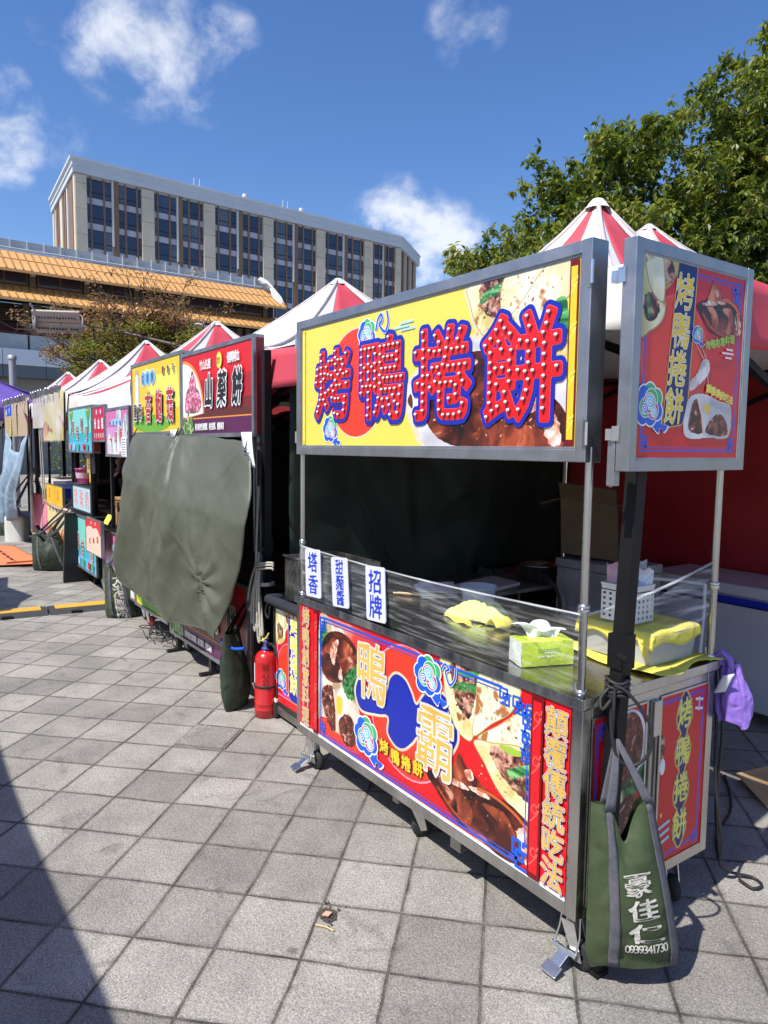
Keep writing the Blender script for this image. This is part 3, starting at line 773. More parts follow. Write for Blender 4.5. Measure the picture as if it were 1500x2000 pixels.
def station():
    O = Vector((-43.30, 3.89, 0)); t = Vector((-0.0173, 0.99985, 0)); n = Vector((0.99985, 0.0173, 0))
    root = thing('station_building', 'elevated station hall with two tiers of orange ribbed roof and a pale deck fascia', 'building', tuple(O))
    def P(s, o, z): return O + t * s + n * o + Vector((0, 0, z))
    S0, S1 = -22.0, 17.6
    def bx(m, s0, s1, o0, o1, z0, z1, mt):
        m.hexa([P(s0, o0, z0), P(s0, o1, z0), P(s1, o1, z0), P(s1, o0, z0), P(s0, o0, z1), P(s0, o1, z1), P(s1, o1, z1), P(s1, o0, z1)], mt)
    def roof(name, s0, s1, oe, ze, ot, zt, e0=0.0, e1=0.0):
        m = MB()
        q = [P(s0, oe, ze), P(s1, oe, ze), P(s1 - e1, ot, zt), P(s0 + e0, ot, zt)]
        m.slab(q, (0, 0, -.16), S_ORANGE)
        sl = (P(0, ot, zt) - P(0, oe, ze)).normalized()
        k = int((s1 - s0) / .42)
        for i in range(k + 1):
            s = s0 + (s1 - s0) * i / k; f = 1.0
            s_top = min(max(s, s0 + e0), s1 - e1)
            m.beam(P(s, oe + .02, ze + .02), P(s_top, ot, zt + .02), .075, .06, S_RIB)
        m.beam(P(s0, oe + .03, ze - .08), P(s1, oe + .03, ze - .08), .06, .14, S_ORANGE)
        return m.build(name, root)
    roof('upper_roof', S0, S1, 0, 11.35, -2.5, 12.85)
    roof('lower_roof', S0, S1 + 1.6, 1.0, 9.62, -1.25, 10.72, 0, 1.2)
    m = MB()   # hip end of lower roof + lower wing roof past it
    m.slab([P(S1 + 1.6, 1.0, 9.62), P(S1 + 1.6, -4.5, 9.62), P(S1 + .4, -4.5, 10.72), P(S1 + .4, -1.25, 10.72)], (0, 0, -.12), S_ORANGE)
    for i in range(10):
        o = .8 - i * .5; m.beam(P(S1 + 1.6, o, 9.67), P(S1 + .4, max(min(o, -1.25), -4.4), 10.77), .07, .1, S_ORANGE)
    m.build('hip_roof', root)
    m = MB(); m.slab([P(S1 + .2, -1.8, 10.2), P(S1 + 9, -1.8, 10.2), P(S1 + 9, -3.8, 11.2), P(S1 + .2, -3.8, 11.2)], (0, 0, -.15), S_ORANGE)
    for i in range(20): m.beam(P(S1 + .3 + i * .44, -1.8, 10.25), P(S1 + .3 + i * .44, -3.8, 11.25), .07, .1, S_ORANGE)
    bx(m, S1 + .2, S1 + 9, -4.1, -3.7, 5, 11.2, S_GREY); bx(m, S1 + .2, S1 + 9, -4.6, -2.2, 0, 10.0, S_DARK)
    m.build('wing_roof', root)
    # roof-edge screens
    m = MB()
    for i in range(int((S1 - S0) / .92)):
        s = S0 + i * .92
        m.hexa([P(s, -2.95, 13.05), P(s, -2.9, 13.05), P(s + .88, -2.9, 13.05), P(s + .88, -2.95, 13.05), P(s, -2.95, 13.62), P(s, -2.9, 13.62), P(s + .88, -2.9, 13.62), P(s + .88, -2.95, 13.62)], S_GLASS)
        m.beam(P(s - .02, -2.85, 12.8), P(s - .02, -2.85, 13.75), .06, .06, S_GREY)
    m.build('roof_screen', root)
    m = MB()
    for z in (12.92, 13.02, 13.1): m.tube([P(S0, -2.7, z), P(S1, -2.7, z)], .035, S_GREY, 6)
    bx(m, S0, S1, -3.4, -2.55, 12.35, 12.86, S_FRAME)
    m.build('roof_pipes', root)
    m = MB()  # white scroll gable at the end
    sc = [(0, 11.45), (.1, 12.2), (-.12, 12.9), (-.35, 13.5), (-.75, 13.75), (-1.0, 13.5), (-.85, 13.2), (-.55, 13.25), (-.35, 12.9), (-.45, 12.2), (-.6, 11.45)]
    m.slab([P(S1 + a + .1, -2.5 + (13.75 - z) * .95, z) for a, z in sc], tuple(n * -.3), H_FIN)
    m.build('gable_scroll', root)
    # clerestory
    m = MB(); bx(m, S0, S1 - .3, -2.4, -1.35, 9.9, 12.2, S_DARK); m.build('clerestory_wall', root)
    k = 0; s = S0 + .5
    while s < S1 - 2.6:
        m = MB()
        bx(m, s, s + 2.45, -1.35, -1.27, 10.78, 10.86, S_FRAME); bx(m, s, s + 2.45, -1.35, -1.27, 11.62, 11.70, S_FRAME)
        for a in (0, 1.19, 2.37): bx(m, s + a, s + a + .08, -1.35, -1.28, 10.86, 11.62, S_FRAME)
        m.face([P(s, -1.33, 10.8), P(s + 2.4, -1.33, 10.8), P(s + 2.4, -1.33, 11.66), P(s, -1.33, 11.66)], H_GLASS)
        m.build('window', root)
        m = MB(); bx(m, s + 2.52, s + 2.85, -1.35, -1.15, 10.7, 11.6, S_FRAME); bx(m, s + 2.55, s + 2.8, -1.15, -.9, 11.28, 11.5, S_GREY); m.build('bracket', root)
        s += 2.95
    # platform level
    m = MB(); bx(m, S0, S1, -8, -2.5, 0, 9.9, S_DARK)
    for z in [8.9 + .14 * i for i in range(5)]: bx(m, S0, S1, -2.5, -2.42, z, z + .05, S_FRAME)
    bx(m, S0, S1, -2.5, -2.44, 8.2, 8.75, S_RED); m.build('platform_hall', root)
    for s in (-19.6, -11.2, -3.4, 1.3, 8.0, 14.5):
        m = MB()
        for q in (0, .62):
            bx(m, s + q, s + q + .34, -1.6, -1.2, 7.0, 9.75, S_FRAME)
        m.tube([P(s + .48, -1.4, 6.9), P(s + .48, -1.4, 8.6)], .34, S_BAND, 14)
        m.build('column', root)
    m = MB()
    s = S0
    while s < S1:
        bx(m, s + .04, s + 1.5, -.42, -.38, 7.05, 7.86, S_GLASS); bx(m, s - .03, s + .03, -.46, -.34, 6.95, 7.95, S_DARK); s += 1.56
    m.tube([P(S0, -.4, 7.95), P(S1, -.4, 7.95)], .05, S_RED, 8)
    m.build('railing', root)
    m = MB(); s = S0
    while s < S1: bx(m, s, s + 2.17, -3, 0, 6.12, 7.0, S_GREY); s += 2.2
    m.build('deck_fascia', root)
    m = MB(); s = S0
    while s < S1: bx(m, s, s + 2.17, -3, -.06, 5.44, 6.117, S_BAND); s += 2.2
    m.build('deck_band', root)
    m = MB(); s = S0
    while s < S1: bx(m, s, s + 4.37, -3, -1.0, 0, 5.437, S_WALL); s += 4.4
    m.build('base_wall', root)
station()

# ------------------------------------------------------------------ trees
LEAF = [leaf_mat('leaf_%s' % n, c) for n, c in (('deep', (0.058, 0.100, 0.018)), ('mid', (0.130, 0.180, 0.030)), ('light', (0.24, 0.27, 0.055)), ('yellow', (0.28, 0.24, 0.035)))]
BARK = mat('bark', (0.075, 0.055, 0.042), 0.9, var=.4, scale=7, bump=.5, bscale=30)
DRYLEAF = [leaf_mat('dry_leaf_%s' % n, c, .3) for n, c in (('brown', (0.24, 0.13, 0.075)), ('rust', (0.36, 0.20, 0.12)), ('olive', (0.14, 0.16, 0.025)), ('fresh', (0.27, 0.32, 0.035)))]
def in_poly(x, y, P):
    c = False; n = len(P)
    for i in range(n):
        (x1, y1), (x2, y2) = P[i], P[i - 1]
        if (y1 > y) != (y2 > y) and x < (x2 - x1) * (y - y1) / (y2 - y1) + x1: c = not c
    return c
def add_leaf(mb, p, d, L, w, up, mt):
    d = d.normalized(); s = d.cross(up)
    if s.length < 1e-3: s = d.cross(Vector((1, 0, 0)))
    s.normalize(); nn = s.cross(d)
    mid = p + d * L * .5 - nn * L * .04; tip = p + d * L - nn * L * .14
    mb.face([p, mid + s * w + nn * w * .35, tip, mid - s * w + nn * w * .35], mt)
def whorl(mb, p, axis, r, n, L, mats, weights, droop=.75):
    for i in range(n):
        a = 2 * math.pi * (i + r.random() * .7) / n
        u = axis.orthogonal().normalized(); v = axis.cross(u).normalized()
        d = (u * math.cos(a) + v * math.sin(a)) * r.uniform(.6, 1) + axis * r.uniform(.1, .7) + Vector((0, 0, -droop * r.uniform(.4, 1.4)))
        l = L * r.uniform(.65, 1.15)
        add_leaf(mb, p + axis * r.uniform(-.05, .03), d, l, l * .24, Vector((r.uniform(-.3, .3), r.uniform(-.3, .3), 1)), r.choices(mats, weights)[0])
def big_tree():
    c = Vector((-6.39, 9.71, 0)); rt = Vector((.5753, .8179, 0)); fw = Vector((-.8179, .5753, 0))
    root = thing('leafy_tree', 'tall broad tree with drooping glossy green leaves rising behind the striped tents', 'tree', (-5.2, 12.0, 0))
    poly = [(4.6, 10.2), (3.0, 9.9), (2.2, 9.35), (1.66, 8.95), (1.3, 8.76), (1.29, 8.42), (.91, 8.44), (.62, 8.41), (.6, 8.2), (.27, 8.12), (.19, 7.77), (.04, 7.63), (-.26, 7.62), (-.52, 7.59), (-.84, 7.44), (-1.06, 7.37), (-1.44, 7.36), (-1.36, 6.98), (-1.56, 6.69), (-1.86, 6.76), (-2.19, 6.79), (-2.49, 6.8), (-2.44, 6.5), (-2.14, 6.4), (-2.32, 6.14), (-2.21, 5.89), (-2.42, 5.81), (-2.27, 5.6), (-2.53, 5.55), (-2.87, 5.55), (-2.94, 5.34), (-3.31, 5.51), (-3.69, 5.18), (-3.75, 4.77), (-2.65, 4.2), (0, 3.6), (5, 3.8)]
    gaps = [(.42, 7.5, .17), (.28, 7.1, .16), (.12, 6.72, .15), (-.02, 6.45, .15), (1.15, 7.95, .17), (1.62, 8.42, .14), (-.9, 6.3, .10), (2.2, 5.2, .18)]
    r = random.Random(21)
    def at(a, z, dep): return c + rt * a + fw * dep + Vector((0, 0, z))
    crown = MB(); clumps = []
    tries = 0
    while len(clumps) < 1700 and tries < 60000:
        tries += 1
        a, z = r.uniform(-3.8, 4.8), r.uniform(3.7, 10.2)
        if not in_poly(a, z, poly): continue
        if any((a - g[0]) ** 2 + (z - g[1]) ** 2 < (g[2] + .14) ** 2 for g in gaps): continue
        # keep the clump inside the outline
        if not all(in_poly(a + .17 * math.cos(q), z + .15 * math.sin(q) + .02, poly) for q in (0, 1.57, 2.6, 3.6, 5.2)): 
            if r.random() < .82: continue
        clumps.append((a, z, r.gauss(0, .95)))
    for a, z, dep in clumps:
        # lit and duller boughs put into the leaf colours, bough by bough
        tone = r.random()
        wts = (.55, .35, .1, .0) if tone < .30 else ((.22, .5, .26, .02) if tone < .72 else (.1, .35, .5, .05))
        k = r.randint(8, 12); rad = r.uniform(.17, .30)
        for _ in range(k):
            p = at(a + r.gauss(0, rad * .5), z + r.gauss(0, rad * .42), dep + r.gauss(0, rad * .6))
            ax = Vector((r.gauss(0, .6), r.gauss(0, .6) - .2, r.uniform(.1, 1))).normalized()
            whorl(crown, p, ax, r, r.randint(6, 9), .145, LEAF, wts)
    crown.build('crown', root)
    t = MB()
    base = Vector((-5.2, 12.0, 0)); fork = base + Vector((-.15, -.1, 2.6))
    t.tube([base + Vector((0, 0, -.1)), base + Vector((.02, 0, .5)), base + Vector((-.06, -.03, 1.5)), fork], [.30, .23, .19, .17], BARK, 12)
    t.build('trunk', root)
    b = MB()
    for k in range(46):
        a, z, dep = clumps[(k * 9) % len(clumps)]
        e = at(a, z, dep); m1 = fork.lerp(e, .45) + Vector((r.gauss(0, .2), r.gauss(0, .2), r.uniform(.0, .35)))
        pts = ccurve([tuple(fork), tuple(m1), tuple(fork.lerp(e, .75) + Vector((r.gauss(0, .12), r.gauss(0, .12), .1))), tuple(e)], 4, False)
        n = len(pts); b.tube(pts, [.085 * (1 - i / n) ** 1.2 + .012 for i in range(n)], BARK, 6)
    b.build('branches', root)
big_tree()
def dry_tree():
    c = Vector((-19.09, 4.5, 0)); rt = Vector((.5753, .8179, 0)); fw = Vector((-.8179, .5753, 0))
    root = thing('dry_tree', 'twiggy half-bare tree with brown seed heads and yellow-green sprays in front of the station', 'tree', tuple(c + rt * .6))
    poly = [(-2.7, 4.25), (-2.7, 4.7), (-2.3, 5.0), (-1.8, 5.25), (-.84, 5.45), (.16, 5.4), (.88, 5.3), (1.59, 5.05), (2.16, 4.85), (2.74, 4.33), (3.02, 3.91), (3.3, 3.2), (1.0, 2.9), (-.46, 3.2), (-1.33, 3.4), (-2.2, 3.7)]
    r = random.Random(5)
    def at(a, z, dep): return c + rt * a + fw * dep + Vector((0, 0, z))
    fork = at(.7, 1.9, 0)
    t = MB(); t.tube([at(.6, -.1, 0), at(.62, .6, 0), at(.68, 1.4, .02), fork], [.17, .13, .11, .1], BARK, 10); t.build('trunk', root)
    b = MB(); lf = MB(); tips = []
    def limb(p, e, r0, depth):
        m1 = p.lerp(e, .5) + Vector((r.gauss(0, .1), r.gauss(0, .1), r.uniform(-.05, .22))) * (e - p).length * .5
        pts = ccurve([tuple(p), tuple(m1), tuple(e)], 5, False); n = len(pts)
        b.tube(pts, [r0 * (1 - .75 * i / n) for i in range(n)], BARK, 5)
        if depth > 0:
            for i in range(4 if depth > 1 else 4):
                q = Vector(pts[min(n - 1, int(n * r.uniform(.4, 1)))])
                d = (e - p).normalized() + Vector((r.gauss(0, .6), r.gauss(0, .6), r.gauss(.1, .5)))
                limb(q, q + d.normalized() * (e - p).length * r.uniform(.28, .5), r0 * .42, depth - 1)
        else: tips.append((e, (e - p).normalized()))
    k = 0
    while k < 70:
        a, z = r.uniform(-2.9, 3.0), r.uniform(3.2, 5.7)
        if in_poly(a, z, poly): limb(fork, at(a * .9, z - .15, r.uniform(-.7, .7)), .05, 2); k += 1
    b.build('branches', root)
    for e, d in tips:
        rel = e - c; a = rel.dot(rt); z = e.z
        if not in_poly(a, z, poly) and r.random() < .75: continue
        h = z - (4.4 + .25 * math.sin(a * 2))
        x = r.random()
        if z > 4.95 or a < -2.2: wts, n = (.5, .42, .08, 0), r.randint(4, 7)
        elif x < .6: wts, n = (.03, .03, .34, .6), r.randint(10, 15)
        elif x < .8: wts, n = (.3, .2, .4, .1), r.randint(5, 9)
        else: wts, n = (.55, .4, .05, 0), r.randint(4, 7)
        for _ in range(n * 4):
            p = e + Vector((r.gauss(0, .13), r.gauss(0, .13), r.gauss(0, .10)))
            dd = Vector((r.gauss(0, 1), r.gauss(0, 1), r.gauss(-.1, .6)))
            l = r.uniform(.06, .11) * (1.25 if wts[0] > .2 else 1); add_leaf(lf, p, dd, l, l * .30, Vector((r.gauss(0, .3), r.gauss(0, .3), 1)), r.choices(DRYLEAF, wts)[0])
    lf.build('crown', root)
dry_tree()
# two darker bushes under it that close the view between tents and station
def bush(name, label, x, y, w, h, seed):
    root = thing(name, label, 'bush', (x, y, 0)); r = random.Random(seed); m = MB()
    for i in range(int(240 * w)):
        a = r.uniform(0, 6.28); q = math.sqrt(r.random()) * w; z = r.uniform(.2, 1) * h * (1 - .45 * (q / w) ** 2)
        p = Vector((x + q * math.cos(a), y + q * math.sin(a), z))
        whorl(m, p, Vector((r.gauss(0, .5), r.gauss(0, .5), 1)).normalized(), r, 6, .13, LEAF, (.6, .3, .1, 0))
    m.build('foliage', root)
    t = MB()
    for k in range(7):
        a = k * .9; t.tube([(x + .05 * k, y, -.05), (x + .4 * w * math.cos(a), y + .4 * w * math.sin(a), h * .45), (x + .7 * w * math.cos(a), y + .7 * w * math.sin(a), h * .75)], [.04, .025, .01], BARK, 5)
    t.build('stem', root)
bush('green_bush', 'dark green bush behind the far striped tents, below the dry tree', -22.5, 3.9, 1.5, 3.9, 3)
bush('green_bush', 'large dark shrub behind the yellow and red stall signs, right of the dry tree', -21.0, 8.6, 2.4, 4.6, 9)

# ------------------------------------------------------------------ tents
SEAM = mat('tent_seam', (.50, .46, .45), .7, var=.2)
def roof_z(t, c=.62): return t ** (1.75 + (c - .62) * 3) * c + t * (1 - c)
def tent(label, X0, X1, Y0, Y1, zp, ze, val=.26, seed=1, posts=True, group='red and white striped tents', mats=None, colours=True, lean=None, vcut=0.0, conc=.66, fred=(.5, .5)):
    cx, cy = (X0 + X1) / 2, (Y0 + Y1) / 2
    root = thing('market_tent', label, 'tent', (cx, cy, 0), group)
    W, Rd = mats or (TENT_WHITE, TENT_RED)
    r = random.Random(seed)
    c = [(X0, Y0), (X1, Y0), (X1, Y1), (X0, Y1)]
    m = MB(); nu, nv = 20, 12
    v = MB()
    for side in range(4):
        a, b = Vector(c[side]), Vector(c[(side + 1) % 4])
        def P(f, t):
            e = a.lerp(b, f); p = e.lerp(Vector((cx, cy)), t)
            sag = -.07 * math.sin(math.pi * f) * (1 - t) * t * 3 - (.05 * math.sin(math.pi * f) * (1 - t) ** 2)
            wr = .008 * math.sin(f * 23 + t * 9 + seed) * (1 - t)
            return (p.x, p.y, ze + (zp - ze) * roof_z(t, conc) + sag + wr)
        lo, hi = (fred if side == 0 else (.44, .56)) if side in (0, 2) else (.14, .80)
        for g0, g1, mt, k in ((0, lo, W, 8), (lo, hi, Rd, 6), (hi, 1, W, 8)):
            if g1 - g0 < .005: continue
            m.grid(lambda f, t: P(g0 + f * (g1 - g0), t * .985), k, nv, mt)
        dx, dy = (b - a).normalized(); nx, ny = dy, -dx
        def V(f, t):
            e = a.lerp(b, f); o = .02 + .035 * math.sin(f * 15 + side * 2 + seed) * t + .02 * t
            z = ze - .05 * math.sin(math.pi * f) - val * t * (1 + .05 * math.sin(f * 17 + seed))
            return (e.x + nx * o, e.y + ny * o, z)
        cut = vcut if side == 0 else (1.0 if side in (1, 3) else 0.0)
        for g0, g1, mt in ((0.0, cut, Rd), (cut, 1.0, W)):
            if g1 - g0 > .01: v.grid(lambda f, t: V(g0 + f * (g1 - g0), t), 36, 5, mt)
    for i in range(4):   # taped seams down the four hips
        a = Vector(c[i]); pts = []
        for j in range(13):
            t = j / 12 * .985; p = a.lerp(Vector((cx, cy)), t); pts.append((p.x, p.y, ze + (zp - ze) * roof_z(t, conc) + .004))
        m.tube(pts, .011, SEAM, 6)
    m.build('roof', root, solid=.006)
    v.build('valance', root, solid=.005)
    cap = MB(); cap.lathe([(.0, .012), (.03, .008), (.05, -.012), (.075, -.05)], (cx, cy, zp - .01), W, 16); cap.build('peak_cap', root)
    if posts:
        for k, (x, y) in enumerate(c):
            p = MB()
            xx, yy = x + (.05 if x < cx else -.05), y + (.05 if y < cy else -.05)
            x2, y2 = xx, yy
            if lean and k in lean: (xx, yy), (x2, y2) = lean[k]
            p.beam((xx, yy, .02), (x2, y2, ze - .03), .046, .046, BLACK, up=(1, 0, 0))
            e = .045 if not (lean and k in lean) else .026
            p.box(xx - e, yy - e, 0, xx + e, yy + e, .02, BLACK)
            zc = 1.02; q = Vector((xx, yy)).lerp(Vector((x2, y2)), zc / ze)
            p.box(q.x - .030, q.y - .030, zc, q.x + .030, q.y + .030, zc + .11, BLACK)
            p.tube([(q.x + .03, q.y - .045, zc + .05), (q.x + .07, q.y - .06, zc + .05)], .012, BLACK, 8)
            p.build('post', root)
        fr = MB()
        for a, b in zip(c, c[1:] + c[:1]):
            a, b = Vector((*a, ze - .06)), Vector((*b, ze - .06)); mid = (a + b) / 2
            s = (Vector((cx, cy, 0)) - Vector((mid.x, mid.y, 0))).normalized() * .05
            for k in range(4):
                p, q = a.lerp(b, k / 4) + s, a.lerp(b, (k + 1) / 4) + s
                fr.beam(p, q - Vector((0, 0, .3 if k % 2 == 0 else 0)) + (Vector((0, 0, .0))), .025, .03, BLACK)
                fr.beam(p - Vector((0, 0, .3)), q, .025, .03, BLACK) if k % 2 == 0 else fr.beam(p, q - Vector((0, 0, .3)), .025, .03, BLACK)
        fr.tube([(cx, cy, zp - .08), (cx, cy, zp - .55)], .03, BLACK, 8)
        for x, y in c: fr.beam((cx, cy, zp - .5), (x, y, ze - .02), .03, .03, BLACK)
        fr.build('truss_frame', root)
    return root
tent('striped tent over the roast duck cart, nearest of the row', -2.95, .05, .28, 3.28, 3.2, 2.33, .24, 1, lean={0: ((-2.77, .25), (-2.64, .19)), 1: ((.026, .085), (.040, .205))}, vcut=.62, conc=.95, fred=(.28, .62))
tent('striped tent over the yam cake stall, second of the row', -6.05, -3.05, .37, 3.37, 3.32, 2.37, .33, 2)
tent('striped tent behind the yellow mushroom sign, over the teal drink stall', -9.02, -6.12, .36, 3.36, 3.33, 2.36, .28, 3, fred=(.12, .85))
tent('striped tent over the skewer banner stall, fourth of the row', -12.05, -9.1, .36, 3.36, 3.43, 2.4, .28, 4)
tent('striped tent over the stall of the pale blue cloth, fifth of the row', -15.1, -12.1, .36, 3.36, 3.40, 2.4, .28, 5)
tent('small striped peak furthest along the row of tents', -18.1, -15.15, .36, 3.36, 3.40, 2.4, .28, 6)
tent('tall striped tent in the row behind the roast duck cart, only its peak showing', -4.72, -1.72, 3.3, 6.3, 4.04, 3.05, .26, 7)
# across the walkway, just outside the picture: the row whose eaves throw the long shadow on the paving
for k, (x0, x1, lab) in enumerate([(-.6, 2.4, 'striped tent across the walkway beside the camera'), (-3.6, -.6, 'striped tent across the walkway opposite the roast duck cart'), (-6.6, -3.6, 'striped tent across the walkway opposite the yam cake stall'), (-9.6, -6.6, 'striped tent across the walkway opposite the teal drink stall')]):
    tent(lab, x0, x1, -5.93, -2.93, 3.25, 2.42, .22, 20 + k, group='striped tents across the walkway')
mb = MB()  # invented cloth out of view, shaped for the ragged shadow down the walkway
BLOCKER_GREY = mat('blocker_grey', (.2, .2, .19), .7, var=.2)
mb.slab([(-8.6, -2.8, 2.40), (-6.3, -2.8, 2.38), (-6.35, -2.25, 2.22), (-6.9, -2.1, 2.2), (-7.2, -1.90, 2.15), (-7.9, -2.1, 2.2), (-8.6, -2.0, 2.2)], (0, 0, -.01), BLOCKER_GREY)
blocker = mb.build('sun_blocker', origin=(-7.4, -2.3, 0)); tag(blocker, 'unseen grey cloth added across the walkway to throw a jagged far shadow', 'sun blocker')
# purple canopy at the far end
def purple():
    root = thing('purple_tent', 'purple fabric canopy at the far left behind the hanging banners', 'tent', (-16.6, -.9, 0))
    X0, X1, Y0, Y1, zp, ze = -18.6, -14.2, -3.4, 1.25, 3.75, 2.52
    cx, cy = (X0 + X1) / 2, (Y0 + Y1) / 2; m = MB()
    c = [(X0, Y0), (X1, Y0), (X1, Y1), (X0, Y1)]
    for s in range(4):
        a, b = Vector(c[s]), Vector(c[(s + 1) % 4])
        m.grid(lambda f, t: (lambda p: (p.x, p.y, ze + (zp - ze) * (t ** 1.2) + .035 * math.sin(f * 16 + t * 5) * (1 - t) - .1 * math.sin(math.pi * f) * (1 - t)))(a.lerp(b, f).lerp(Vector((cx, cy)), t * .98)), 24, 10, TENT_PURPLE)
    m.build('roof', root, solid=.006)
    v = MB()
    for s in range(4):
        a, b = Vector(c[s]), Vector(c[(s + 1) % 4]); d = (b - a).normalized()
        v.grid(lambda f, t: (lambda p: (p.x + d.y * (.02 + .05 * math.sin(f * 14) * t), p.y - d.x * (.02 + .05 * math.sin(f * 14) * t), ze - .1 * math.sin(math.pi * f) - .3 * t))(a.lerp(b, f)), 30, 4, TENT_PURPLE)
    v.build('valance', root, solid=.005)
    for x, y in c:
        p = MB(); p.beam((x, y, 0), (x, y, ze), .06, .06, BLACK, up=(1, 0, 0)); p.build('post', root)
purple()
# ================================================================== PRINT INKS
def ink(name, col, rough=0.32, var=0.05): return mat('ink_' + name, col, rough, var=var, scale=5, spec=.45)
I_RED = ink('red', (0.66, 0.010, 0.016)); I_ORED = ink('orange_red', (0.80, 0.045, 0.022)); I_DRED = ink('dark_red', (0.16, 0.004, 0.008))
I_YEL = ink('yellow', (0.83, 0.64, 0.10), var=.04); I_YEL2 = ink('deep_yellow', (0.80, 0.55, 0.03)); I_LYEL = ink('lemon', (0.85, 0.75, 0.12))
I_GOLD = ink('gold', (0.74, 0.46, 0.10), var=.22); I_BLUE = ink('blue', (0.008, 0.022, 0.36)); I_BLUE2 = ink('bright_blue', (0.012, 0.10, 0.62)); I_NAVY = ink('navy', (0.008, 0.01, 0.14))
I_WHITE = ink('white', (0.80, 0.80, 0.79)); I_GREY = ink('slate', (0.17, 0.19, 0.26)); I_CYAN = ink('cyan', (0.10, 0.55, 0.78)); I_LCYAN = ink('pale_cyan', (0.40, 0.66, 0.74))
I_GREEN = ink('green', (0.05, 0.42, 0.16)); I_MAG = ink('magenta', (0.55, 0.02, 0.16)); I_BLACK = ink('black', (0.012, 0.011, 0.011)); I_PINK = ink('pink', (0.72, 0.26, 0.36))
I_BUFF0 = ink('tan', (.46, .33, .12)); I_CREAM = ink('cream', (0.74, 0.64, 0.46), var=.25); I_LRED = ink('light_red', (0.78, 0.10, 0.09)); I_BROWN = ink('brown', (0.11, 0.028, 0.018)); I_PURPLE = ink('purple', (0.10, 0.014, 0.075)); I_ORANGE = ink('orange', (0.78, 0.28, 0.05))
I_LIME = ink('lime', (0.35, 0.52, 0.06)); I_TEAL = ink('teal', (0.22, 0.66, 0.58)); I_SKY = ink('sky_blue', (0.11, 0.46, 0.75)); I_LAV = ink('lavender', (0.62, 0.30, 0.55)); I_PEACH = ink('peach', (0.80, 0.58, 0.47)); I_PALE = ink('pale_blue', (0.36, 0.58, 0.76))
PIC_DUCK = ramp_mat('picture_roast_duck', [(0.36, (.010, .003, .003)), (0.46, (.050, .008, .005)), (0.55, (.13, .020, .009)), (0.63, (.27, .05, .018)), (0.70, (.6, .30, .2))], 7, 5, stretch=(1, 1, 1.6))
PIC_DUCK2 = ramp_mat('picture_duck_skin', [(0.370, (.06, .010, .006)), (0.500, (.20, .035, .015)), (0.594, (.38, .07, .028)), (0.677, (.66, .25, .12))], 11, 4, stretch=(1, 1, .6))
PIC_GLAZE = ramp_mat('picture_glaze', [(0.396, (.5, .16, .08)), (0.552, (.82, .55, .45)), (0.656, (.9, .82, .78))], 26, 5)
PIC_CAKE = ramp_mat('picture_pancake', [(0.370, (.60, .48, .17)), (0.500, (.78, .69, .36)), (0.630, (.85, .80, .55))], 9, 4, spots=((.34, .12, .03), 18, .62))
PIC_CAKE2 = ramp_mat('picture_pancake_fold', [(0.370, (.68, .62, .36)), (0.526, (.82, .79, .56)), (0.656, (.86, .85, .68))], 10, 4, spots=((.42, .16, .05), 15, .60))
PIC_MEAT = ramp_mat('picture_meat', [(0.370, (.035, .012, .012)), (0.474, (.16, .05, .035)), (0.552, (.42, .17, .12)), (0.630, (.66, .40, .30))], 28, 6)
PIC_CHAR = ramp_mat('picture_seared_meat', [(0.396, (.045, .008, .006)), (0.526, (.15, .03, .018)), (0.614, (.32, .08, .05)), (0.666, (.75, .5, .45))], 34, 5)
PIC_GREEN = ramp_mat('picture_greens', [(0.396, (.008, .045, .015)), (0.500, (.02, .15, .04)), (0.604, (.10, .36, .08))], 40, 6)
PIC_LEEK = ramp_mat('picture_leek', [(0.396, (.01, .10, .03)), (0.552, (.06, .32, .09)), (0.656, (.25, .55, .2))], 12, 3, stretch=(.3, 1, 3))
PIC_PLATE = ramp_mat('picture_plate', [(0.396, (.50, .48, .52)), (0.526, (.72, .70, .72)), (0.656, (.85, .84, .84))], 5, 3)
PIC_TABLE = ramp_mat('picture_tablecloth', [(0.396, (.42, .30, .18)), (0.500, (.70, .60, .48)), (0.604, (.84, .80, .74))], 8, 4)
PIC_HAND = ramp_mat('picture_glove', [(0.396, (.42, .36, .38)), (0.552, (.70, .62, .62)), (0.656, (.84, .80, .80))], 14, 3)
PIC_GLOW = ramp_mat('picture_red_glow', [(0.396, (.66, .012, .016)), (0.552, (.72, .06, .05)), (0.656, (.80, .25, .20))], 3, 2)

